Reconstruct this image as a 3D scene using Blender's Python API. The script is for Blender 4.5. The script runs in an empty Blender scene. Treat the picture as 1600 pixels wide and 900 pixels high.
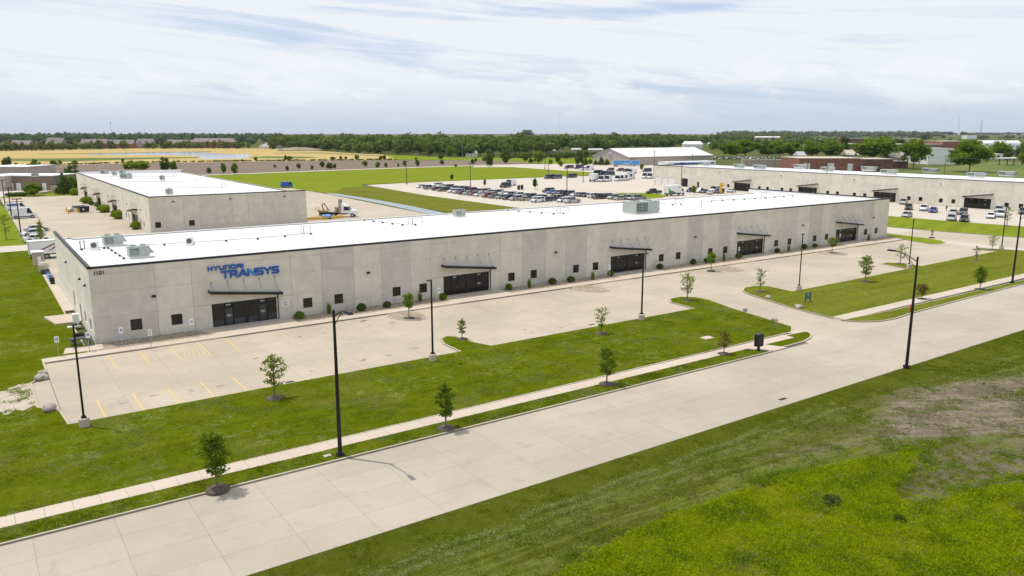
import bpy, math, random
import numpy as np
from mathutils import Vector, Matrix, noise

# ------------------------------------------------------------------ scene, camera, sky, sun
scene = bpy.context.scene
COL = scene.collection
view = scene.view_settings
view.view_transform = 'Standard'
view.look = 'None'
view.exposure = 0.0
view.gamma = 1.0
view.use_curve_mapping = False
scene.cycles.use_denoising = True
scene.cycles.denoising_prefilter = 'NONE'       # keeps the fine grain of turf, gravel and concrete
scene.cycles.volume_step_rate = 4.0
scene.cycles.max_bounces = 8

# survey of the drone camera: world X runs along the long facade, Y into the site, Z up (metres)
F_PX, YAW, PITCH = 1211.4, 0.6087, 0.1976
CAM = np.array([-8.90, -87.24, 21.29])
_cy, _sy, _cp, _sp = math.cos(YAW), math.sin(YAW), math.cos(PITCH), math.sin(PITCH)
FWD = np.array([_sy*_cp, _cy*_cp, -_sp]); RGT = np.array([_cy, -_sy, 0.0]); UPV = np.cross(RGT, FWD)

def G(u, v, z=0.0):
    """ground point (at height z) seen at survey sheet coordinate u, v"""
    d = FWD + RGT*(u-800)/F_PX - UPV*(v-450)/F_PX
    p = CAM + (z-CAM[2])/d[2]*d
    return float(p[0]), float(p[1])

def depth(x, y, z=0.0):
    return float((np.array([x, y, z])-CAM) @ FWD)

cam_d = bpy.data.cameras.new('camera')
cam_d.sensor_width = 36.0
cam_d.lens = 36.0*F_PX/1600.0
cam_d.clip_start = 0.5
cam_d.clip_end = 20000.0
cam_o = bpy.data.objects.new('camera', cam_d)
cam_o.matrix_world = Matrix(((RGT[0], UPV[0], -FWD[0], CAM[0]), (RGT[1], UPV[1], -FWD[1], CAM[1]),
                             (RGT[2], UPV[2], -FWD[2], CAM[2]), (0, 0, 0, 1)))
COL.objects.link(cam_o)
scene.camera = cam_o

TO_SUN = Vector((-2.35, 3.0, 10.0)).normalized()
SUN_EL = math.asin(TO_SUN.z)
SUN_AZ = math.atan2(TO_SUN.x, TO_SUN.y)          # from +Y towards +X
sun_d = bpy.data.lights.new('sun', 'SUN')
sun_d.energy = 3.25
sun_d.angle = math.radians(0.53)
sun_d.color = (1.0, 0.94, 0.84)
sun_o = bpy.data.objects.new('sun', sun_d)
sun_o.rotation_euler = (-TO_SUN).to_track_quat('-Z', 'Y').to_euler()
sun_o.location = (0, 0, 200)
COL.objects.link(sun_o)

world = bpy.data.worlds.new('World')
scene.world = world
world.use_nodes = True
def build_sky():
    nt = world.node_tree
    nt.nodes.clear()
    N, L = nt.nodes.new, nt.links.new
    out = N('ShaderNodeOutputWorld')
    bg = N('ShaderNodeBackground'); bg.inputs['Strength'].default_value = 0.1
    sky = N('ShaderNodeTexSky'); sky.sky_type = 'NISHITA'; sky.sun_disc = False
    sky.sun_elevation = SUN_EL; sky.sun_rotation = SUN_AZ
    sky.air_density = 1.0; sky.dust_density = 1.2; sky.ozone_density = 2.0; sky.altitude = 200
    tc = N('ShaderNodeTexCoord')
    def dot(v):
        m = N('ShaderNodeVectorMath'); m.operation = 'DOT_PRODUCT'; L(tc.outputs['Generated'], m.inputs[0]); m.inputs[1].default_value = v; return m.outputs['Value']
    S = (math.cos(0.61), -math.sin(0.61), 0.0); Fv = (math.sin(0.61), math.cos(0.61), 0.0)
    tilt = 0.085                                     # the streaks sink gently towards the east
    cmb = N('ShaderNodeCombineXYZ'); L(dot(S), cmb.inputs[0]); L(dot(Fv), cmb.inputs[1]); L(dot((S[0]*tilt, S[1]*tilt, 1.0)), cmb.inputs[2])
    def cloud(scale, sx, sz, detail, rough, lo, hi, seed, dist=0.0):
        mp = N('ShaderNodeMapping'); mp.inputs['Scale'].default_value = (sx, sx*0.6, sz)
        mp.inputs['Location'].default_value = (seed, seed*1.7, seed*0.6)
        L(cmb.outputs[0], mp.inputs['Vector'])
        nz = N('ShaderNodeTexNoise'); nz.inputs['Scale'].default_value = scale
        nz.inputs['Detail'].default_value = detail; nz.inputs['Roughness'].default_value = rough
        nz.inputs['Distortion'].default_value = dist
        L(mp.outputs['Vector'], nz.inputs['Vector'])
        mr = N('ShaderNodeMapRange'); mr.interpolation_type = 'SMOOTHSTEP'
        mr.inputs['From Min'].default_value = lo; mr.inputs['From Max'].default_value = hi
        L(nz.outputs['Fac'], mr.inputs['Value'])
        return mr.outputs['Result']
    def math_(op, a, b):
        m = N('ShaderNodeMath'); m.operation = op; m.use_clamp = True
        for i, x in enumerate((a, b)):
            if isinstance(x, (int, float)): m.inputs[i].default_value = x
            else: L(x, m.inputs[i])
        return m.outputs[0]
    def mix(fac, a, b):
        m = N('ShaderNodeMix'); m.data_type = 'RGBA'
        if isinstance(fac, (int, float)): m.inputs[0].default_value = fac
        else: L(fac, m.inputs[0])
        for i, x in ((6, a), (7, b)):
            if isinstance(x, tuple): m.inputs[i].default_value = (*x, 1)
            else: L(x, m.inputs[i])
        return m.outputs[2]
    def ramp(lo, hi):
        r = N('ShaderNodeMapRange'); r.interpolation_type = 'SMOOTHSTEP'
        r.inputs['From Min'].default_value = lo; r.inputs['From Max'].default_value = hi
        sep = N('ShaderNodeSeparateXYZ'); L(tc.outputs['Generated'], sep.inputs[0]); L(sep.outputs['Z'], r.inputs['Value']); return r.outputs['Result']
    veil = cloud(2.6, 0.9, 8.0, 7, 0.55, 0.34, 0.55, 7.3, 0.5)
    streak = cloud(4.2, 0.55, 15.0, 8, 0.62, 0.40, 0.62, 11.4, 0.8)
    puff = cloud(8.0, 1.1, 3.4, 9, 0.62, 0.47, 0.60, 5.2, 0.25)
    blue = mix(ramp(0.02, 0.16), (6.5, 7.6, 9.2), (5.8, 7.05, 9.3))
    base = mix(0.78, sky.outputs[0], blue)
    c1 = mix(math_('MULTIPLY', math_('ADD', math_('MULTIPLY', veil, 0.85), math_('MULTIPLY', streak, 0.55)), ramp(-0.01, 0.08)), base, (8.6, 9.0, 9.6))
    pf = math_('MULTIPLY', math_('MULTIPLY', puff, ramp(0.115, 0.06)), math_('MULTIPLY', ramp(0.0, 0.07), 0.75))
    c2 = mix(pf, c1, (9.2, 9.45, 9.8))
    L(c2, bg.inputs['Color'])
    L(bg.outputs[0], out.inputs['Surface'])
build_sky()

# ------------------------------------------------------------------ mesh helpers
class MB:
    """collects shapes and links them as one mesh object"""
    def __init__(self, xf=None):
        self.v, self.f, self.m, self.xf = [], [], [], xf
    def vert(self, p):
        self.v.append(tuple(p)); return len(self.v)-1
    def face(self, pts, m=0):
        b = len(self.v); self.v.extend(tuple(p) for p in pts)
        self.f.append(tuple(range(b, b+len(pts)))); self.m.append(m)
    def box(self, x0, y0, z0, x1, y1, z1, m=0):
        b = len(self.v)
        self.v += [(x0,y0,z0),(x1,y0,z0),(x1,y1,z0),(x0,y1,z0),(x0,y0,z1),(x1,y0,z1),(x1,y1,z1),(x0,y1,z1)]
        for q in ((0,3,2,1),(4,5,6,7),(0,1,5,4),(1,2,6,5),(2,3,7,6),(3,0,4,7)):
            self.f.append(tuple(b+i for i in q)); self.m.append(m)
    def frustum(self, x0, y0, x1, y1, z0, X0, Y0, X1, Y1, z1, m=0):
        b = len(self.v)
        self.v += [(x0,y0,z0),(x1,y0,z0),(x1,y1,z0),(x0,y1,z0),(X0,Y0,z1),(X1,Y0,z1),(X1,Y1,z1),(X0,Y1,z1)]
        for q in ((0,3,2,1),(4,5,6,7),(0,1,5,4),(1,2,6,5),(2,3,7,6),(3,0,4,7)):
            self.f.append(tuple(b+i for i in q)); self.m.append(m)
    def prism(self, poly, z0, z1, m=0, top=True, ms=None):
        n = len(poly); b = len(self.v)
        self.v += [(x, y, z0) for x, y in poly]+[(x, y, z1) for x, y in poly]
        for i in range(n):
            j = (i+1) % n
            self.f.append((b+i, b+j, b+n+j, b+n+i)); self.m.append(m if ms is None else ms)
        if top:
            self.f.append(tuple(range(b+n, b+2*n))); self.m.append(m)
    def tube(self, pts, r, n=6, m=0, cap=True):
        rs = r if isinstance(r, (list, tuple)) else [r]*len(pts)
        P = [Vector(p) for p in pts]; b0 = len(self.v)
        for i, p in enumerate(P):
            d = (P[min(i+1, len(P)-1)]-P[max(i-1, 0)])
            d = d.normalized() if d.length > 1e-9 else Vector((0, 0, 1))
            a = d.cross(Vector((0, 0, 1)))
            if a.length < 1e-3: a = Vector((1, 0, 0))
            a.normalize(); c = d.cross(a)
            for k in range(n):
                t = 2*math.pi*(k+0.5)/n
                self.v.append(tuple(p+(a*math.cos(t)+c*math.sin(t))*rs[i]))
        for i in range(len(P)-1):
            for k in range(n):
                k2 = (k+1) % n
                self.f.append((b0+i*n+k, b0+i*n+k2, b0+(i+1)*n+k2, b0+(i+1)*n+k)); self.m.append(m)
        if cap:
            self.f.append(tuple(b0+k for k in range(n))[::-1]); self.m.append(m)
            e = b0+(len(P)-1)*n
            self.f.append(tuple(e+k for k in range(n))); self.m.append(m)
    def disc_y(self, c, r, w, n=12, m=0):
        """cylinder whose axis is Y"""
        self.tube([(c[0], c[1]-w/2, c[2]), (c[0], c[1]+w/2, c[2])], r, n, m)
    def blob(self, c, r, seed=0, amp=0.18, sub=2, m=0, freq=1.3):
        vs, fs = ICO[sub]; b = len(self.v)
        rr = r if isinstance(r, (list, tuple)) else (r, r, r)
        for x, y, z in vs:
            k = 1+amp*noise.noise(Vector((x*freq+seed*3.1, y*freq-seed*1.7, z*freq+seed)))*2
            self.v.append((c[0]+x*rr[0]*k, c[1]+y*rr[1]*k, c[2]+z*rr[2]*k))
        for f in fs: self.f.append(tuple(b+i for i in f)); self.m.append(m)
    def mesh(self, name, mats, smooth=False):
        me = bpy.data.meshes.new(name)
        v = self.v if self.xf is None else [self.xf(*p) for p in self.v]
        me.from_pydata(v, [], self.f)
        mats = mats if isinstance(mats, (list, tuple)) else [mats]
        for mt in mats: me.materials.append(mt)
        if len(mats) > 1: me.polygons.foreach_set('material_index', self.m)
        if smooth: me.polygons.foreach_set('use_smooth', [True]*len(self.f))
        me.update()
        return me
    def build(self, name, mats, parent=None, smooth=False, loc=None):
        return link(name, self.mesh(name, mats, smooth), parent, loc)

def _ico(sub):
    import bmesh
    bm = bmesh.new(); bmesh.ops.create_icosphere(bm, subdivisions=sub, radius=1.0)
    vs = [tuple(v.co) for v in bm.verts]; fs = [tuple(v.index for v in f.verts) for f in bm.faces]
    bm.free(); return vs, fs
ICO = {1: _ico(1), 2: _ico(2), 3: _ico(3)}

def quad_mesh(name, V, mat_):
    n = len(V); me = bpy.data.meshes.new(name)
    me.vertices.add(n); me.vertices.foreach_set('co', np.ascontiguousarray(V, np.float32).ravel())
    me.loops.add(n); me.loops.foreach_set('vertex_index', np.arange(n, dtype=np.int32))
    me.polygons.add(n//4); me.polygons.foreach_set('loop_start', np.arange(0, n, 4, dtype=np.int32))
    me.materials.append(mat_); me.update(calc_edges=True); return me

def link(name, data, parent=None, loc=None):
    o = bpy.data.objects.new(name, data); COL.objects.link(o)
    if parent is not None: o.parent = parent
    if loc is not None: o.location = loc
    return o

USED = {}
def tag(o, label=None, cat=None, group=None, kind=None):
    if label: o['label'] = label
    if cat: o['category'] = cat
    if group: o['group'] = group
    if kind: o['kind'] = kind
    return o

def thing(name, label, cat, loc=(0, 0, 0), rz=0.0, group=None):
    o = link(name, None); o.location = loc; o.rotation_euler = (0, 0, rz); o.empty_display_size = 0.3
    return tag(o, label, cat, group)

KIDS = {}
def copy_tree(o, parent=None):
    c = o.copy(); COL.objects.link(c)
    if parent is not None: c.parent = parent
    for ch in o.children: copy_tree(ch, c)
    return c

# ------------------------------------------------------------------ materials
def new_mat(name):
    m = bpy.data.materials.new(name); m.use_nodes = True
    nt = m.node_tree; b = nt.nodes['Principled BSDF']
    return m, nt, b

def _pos(nt, mode):
    if mode == 'world':
        return nt.nodes.new('ShaderNodeNewGeometry').outputs['Position']
    return nt.nodes.new('ShaderNodeTexCoord').outputs['Object']

def _noise(nt, vec, scale, detail=4, rough=0.55, dist=0.0, stretch=None, rot=0.0):
    if stretch or rot:
        mp = nt.nodes.new('ShaderNodeMapping')
        mp.vector_type = 'TEXTURE'
        mp.inputs['Scale'].default_value = tuple(1/x for x in (stretch or (1, 1, 1)))
        mp.inputs['Rotation'].default_value = (0, 0, rot)
        nt.links.new(vec, mp.inputs['Vector']); vec = mp.outputs['Vector']
    n = nt.nodes.new('ShaderNodeTexNoise')
    n.inputs['Scale'].default_value = scale; n.inputs['Detail'].default_value = detail
    n.inputs['Roughness'].default_value = rough; n.inputs['Distortion'].default_value = dist
    nt.links.new(vec, n.inputs['Vector'])
    return n.outputs['Fac']

def _range(nt, val, lo, hi, a=0.0, b=1.0):
    r = nt.nodes.new('ShaderNodeMapRange'); r.interpolation_type = 'SMOOTHSTEP'
    for k, x in zip(('From Min', 'From Max', 'To Min', 'To Max'), (lo, hi, a, b)): r.inputs[k].default_value = x
    nt.links.new(val, r.inputs['Value']); return r.outputs['Result']

def _mix(nt, fac, a, b, mode='MIX'):
    m = nt.nodes.new('ShaderNodeMix'); m.data_type = 'RGBA'; m.blend_type = mode
    if isinstance(fac, (int, float)): m.inputs[0].default_value = fac
    else: nt.links.new(fac, m.inputs[0])
    for i, x in ((6, a), (7, b)):
        if isinstance(x, (tuple, list)): m.inputs[i].default_value = (*x[:3], 1)
        else: nt.links.new(x, m.inputs[i])
    return m.outputs[2]

def _math(nt, op, a, b=0.0):
    m = nt.nodes.new('ShaderNodeMath'); m.operation = op
    for i, x in enumerate((a, b)):
        if isinstance(x, (int, float)): m.inputs[i].default_value = x
        else: nt.links.new(x, m.inputs[i])
    return m.outputs[0]

def _bump(nt, bsdf, height, strength=0.3, dist=0.05):
    b = nt.nodes.new('ShaderNodeBump'); b.inputs['Strength'].default_value = strength; b.inputs['Distance'].default_value = dist
    nt.links.new(height, b.inputs['Height']); nt.links.new(b.outputs['Normal'], bsdf.inputs['Normal'])

def plain(name, col, rough=0.6, metal=0.0, var=0.12, scale=3.0, spec=None, mode='object'):
    m, nt, b = new_mat(name)
    n = _noise(nt, _pos(nt, mode), scale, 5)
    dark = tuple(c*(1-var) for c in col); lite = tuple(min(1, c*(1+var)) for c in col)
    nt.links.new(_mix(nt, _range(nt, n, 0.3, 0.7), dark, lite), b.inputs['Base Color'])
    b.inputs['Roughness'].default_value = rough; b.inputs['Metallic'].default_value = metal
    if spec is not None: b.inputs['Specular IOR Level'].default_value = spec
    return m

def concrete(name, col, joints=False, stain=0.14, tint=True, mode='world'):
    m, nt, b = new_mat(name)
    p = _pos(nt, mode)
    big = _noise(nt, p, 0.09, 5, 0.6); mid = _noise(nt, p, 0.7, 6, 0.65, 0.5); fine = _noise(nt, p, 9.0, 4, 0.7)
    streak = _noise(nt, p, 0.5, 5, 0.6, 0.3, (0.12, 1.0, 1.0))
    c = _mix(nt, _range(nt, big, 0.3, 0.7), tuple(x*(1-stain*0.55) for x in col), tuple(x*(1+stain*0.35) for x in col))
    c = _mix(nt, _range(nt, mid, 0.52, 0.8, 0, 0.55), c, tuple(x*(1-stain*1.6) for x in col))
    c = _mix(nt, _range(nt, streak, 0.5, 0.75, 0, 0.35), c, tuple(x*(1-stain) for x in col))
    c = _mix(nt, _range(nt, fine, 0.35, 0.7, 0.0, 0.22), c, tuple(x*(1-stain*1.2) for x in col))
    if tint:
        oi = nt.nodes.new('ShaderNodeObjectInfo')
        r = _range(nt, oi.outputs['Random'], 0, 1, 0.972, 1.016)
        c = _mix(nt, 1.0, c, r, 'MULTIPLY')
    nt.links.new(c, b.inputs['Base Color']); b.inputs['Roughness'].default_value = 0.85
    b.inputs['Specular IOR Level'].default_value = 0.25
    _bump(nt, b, fine, 0.12, 0.02)
    return m

def panel_mat(name, col):
    """tilt-up concrete: object colour gives each panel its own cast"""
    m, nt, b = new_mat(name)
    p = _pos(nt, 'world')
    oi = nt.nodes.new('ShaderNodeObjectInfo')
    rnd = nt.nodes.new('ShaderNodeVectorMath'); rnd.operation = 'ADD'
    cmb = nt.nodes.new('ShaderNodeCombineXYZ')
    nt.links.new(_math(nt, 'MULTIPLY', oi.outputs['Random'], 40.0), cmb.inputs[0])
    nt.links.new(p, rnd.inputs[0]); nt.links.new(cmb.outputs[0], rnd.inputs[1])
    v = rnd.outputs[0]
    vert = _noise(nt, v, 1.1, 6, 0.65, 0.2, (1.6, 1.6, 0.10)); cloud = _noise(nt, v, 0.45, 6, 0.6, 0.8); fine = _noise(nt, v, 7, 4, 0.7)
    horiz = _noise(nt, v, 0.8, 4, 0.6, 0.2, (0.1, 0.1, 1.8))
    c = _mix(nt, _range(nt, cloud, 0.32, 0.68), tuple(x*0.90 for x in col), tuple(x*1.05 for x in col))
    c = _mix(nt, _range(nt, vert, 0.5, 0.8, 0, 0.5), c, tuple(x*f for x, f in zip(col, (0.80, 0.82, 0.86))))
    c = _mix(nt, _range(nt, horiz, 0.52, 0.75, 0, 0.3), c, tuple(x*0.84 for x in col))
    c = _mix(nt, _range(nt, fine, 0.4, 0.7, 0, 0.18), c, tuple(x*0.8 for x in col))
    sp = nt.nodes.new('ShaderNodeSeparateXYZ'); nt.links.new(p, sp.inputs[0])
    grime = _math(nt, 'MULTIPLY', _range(nt, sp.outputs['Z'], 0.9, 0.0, 0, 0.5), _range(nt, vert, 0.35, 0.6))
    c = _mix(nt, grime, c, tuple(x*f for x, f in zip(col, (0.66, 0.66, 0.68))))
    c = _mix(nt, 1.0, c, oi.outputs['Color'], 'MULTIPLY')
    nt.links.new(c, b.inputs['Base Color']); b.inputs['Roughness'].default_value = 0.85
    b.inputs['Specular IOR Level'].default_value = 0.25
    _bump(nt, b, fine, 0.1, 0.02)
    return m

def paint(name, rough=0.22, coat=0.5):
    m, nt, b = new_mat(name)
    oi = nt.nodes.new('ShaderNodeObjectInfo')
    n = _noise(nt, _pos(nt, 'object'), 2.0, 3)
    c = _mix(nt, 1.0, oi.outputs['Color'], _range(nt, n, 0.3, 0.7, 0.9, 1.05), 'MULTIPLY')
    nt.links.new(c, b.inputs['Base Color']); b.inputs['Roughness'].default_value = rough
    b.inputs['Coat Weight'].default_value = coat
    return m

def glass(name, col=(0.01, 0.012, 0.012), rough=0.05):
    m, nt, b = new_mat(name)
    n = _noise(nt, _pos(nt, 'world'), 0.6, 3)
    c = _mix(nt, n, tuple(x*0.6 for x in col), tuple(x*1.5 for x in col))
    nt.links.new(c, b.inputs['Base Color'])
    b.inputs['Roughness'].default_value = rough; b.inputs['IOR'].default_value = 1.5
    b.inputs['Specular IOR Level'].default_value = 0.32
    return m

def grass(name, a, bb, c, clover=0.0, yellow=0.0, mow=None, scale=1.0, bump=0.5, tip=None):
    m, nt, b = new_mat(name)
    p = _pos(nt, 'world')
    big = _noise(nt, p, 0.11*scale, 5, 0.6, 0.6); mid = _noise(nt, p, 0.8*scale, 6, 0.68, 0.4)
    fine = _noise(nt, p, 4.2*scale, 5, 0.75); vf = _noise(nt, p, 13*scale, 3, 0.8)
    col = _mix(nt, _range(nt, big, 0.34, 0.64), a, bb)
    col = _mix(nt, _range(nt, mid, 0.42, 0.66, 0, 0.75), col, c)
    col = _mix(nt, _range(nt, fine, 0.44, 0.7, 0, 0.7), col, tuple(x*0.5 for x in a))
    col = _mix(nt, _range(nt, vf, 0.5, 0.75, 0, 0.55), col, tip or tuple(min(1, x*1.7) for x in c))
    if mow:
        ang, per = mow
        s = _noise(nt, p, 1.0, 3, 0.6, 0.2, (0.03, 1.0/per, 1), ang)
        col = _mix(nt, _range(nt, s, 0.42, 0.6, 0, 0.35), col, tuple(x*1.35 for x in bb))
    if yellow:
        s = _noise(nt, p, 0.22*scale, 5, 0.6, 0.8)
        col = _mix(nt, _range(nt, s, 0.5, 0.72, 0, yellow), col, (0.15, 0.15, 0.03))
    if clover:
        zone = _noise(nt, p, 0.13*scale, 3, 0.5, 0.5); patch = _noise(nt, p, 0.75*scale, 6, 0.72, 1.2); dot = _noise(nt, p, 6.0*scale, 3, 0.8)
        f = _math(nt, 'MULTIPLY', _math(nt, 'MULTIPLY', _range(nt, zone, 0.42, 0.58), _range(nt, patch, 0.50, 0.64)), _range(nt, dot, 0.42, 0.62))
        col = _mix(nt, _math(nt, 'MULTIPLY', f, clover), col, (0.23, 0.265, 0.10))
    nt.links.new(col, b.inputs['Base Color']); b.inputs['Roughness'].default_value = 0.95
    b.inputs['Specular IOR Level'].default_value = 0.0
    _bump(nt, b, _math(nt, 'ADD', fine, vf), bump, 0.10)
    return m

def leaf_mat(name, a, b2, trans=0.35):
    m = bpy.data.materials.new(name); m.use_nodes = True
    nt = m.node_tree; nt.nodes.clear()
    out = nt.nodes.new('ShaderNodeOutputMaterial')
    p = _pos(nt, 'object')
    n = _noise(nt, p, 0.9, 4, 0.7); n2 = _noise(nt, p, 7.0, 2, 0.6)
    col = _mix(nt, _range(nt, n, 0.33, 0.67), a, b2)
    col = _mix(nt, _range(nt, n2, 0.35, 0.7, 0, 0.5), col, tuple(min(1, x*1.5) for x in b2))
    d = nt.nodes.new('ShaderNodeBsdfDiffuse'); t = nt.nodes.new('ShaderNodeBsdfTranslucent')
    nt.links.new(col, d.inputs[0]); nt.links.new(col, t.inputs[0])
    mx = nt.nodes.new('ShaderNodeMixShader'); mx.inputs[0].default_value = trans
    nt.links.new(d.outputs[0], mx.inputs[1]); nt.links.new(t.outputs[0], mx.inputs[2])
    nt.links.new(mx.outputs[0], out.inputs['Surface'])
    return m

def gravel(name, cols, scale=9.0):
    m, nt, b = new_mat(name)
    p = _pos(nt, 'world')
    v = nt.nodes.new('ShaderNodeTexVoronoi'); v.inputs['Scale'].default_value = scale
    nt.links.new(p, v.inputs['Vector'])
    sp = nt.nodes.new('ShaderNodeSeparateColor'); nt.links.new(v.outputs['Color'], sp.inputs[0])
    c = _mix(nt, _range(nt, sp.outputs[0], 0.2, 0.8), cols[0], cols[1])
    c = _mix(nt, _range(nt, sp.outputs[1], 0.6, 0.95), c, cols[2])
    c = _mix(nt, _range(nt, _noise(nt, p, 0.6, 4), 0.4, 0.7, 0, 0.4), c, tuple(x*0.7 for x in cols[0]))
    nt.links.new(c, b.inputs['Base Color']); b.inputs['Roughness'].default_value = 0.9
    _bump(nt, b, v.outputs['Distance'], 0.6, 0.05)
    return m

def field_mat(name, a, bb, cc, rowdir=0.0, per=2.0, streak=0.5):
    m, nt, b = new_mat(name)
    p = _pos(nt, 'world')
    big = _noise(nt, p, 0.012, 6, 0.62, 0.8); mid = _noise(nt, p, 0.09, 5, 0.65, 0.5)
    row = _noise(nt, p, 1.0/per, 3, 0.6, 0.2, (0.02, 1, 1), rowdir)
    c = _mix(nt, _range(nt, big, 0.35, 0.65), a, bb)
    c = _mix(nt, _range(nt, mid, 0.45, 0.7, 0, 0.6), c, cc)
    c = _mix(nt, _range(nt, row, 0.42, 0.66, 0, streak), c, tuple(x*0.72 for x in a))
    nt.links.new(c, b.inputs['Base Color']); b.inputs['Roughness'].default_value = 0.95
    b.inputs['Specular IOR Level'].default_value = 0.1
    return m

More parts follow.
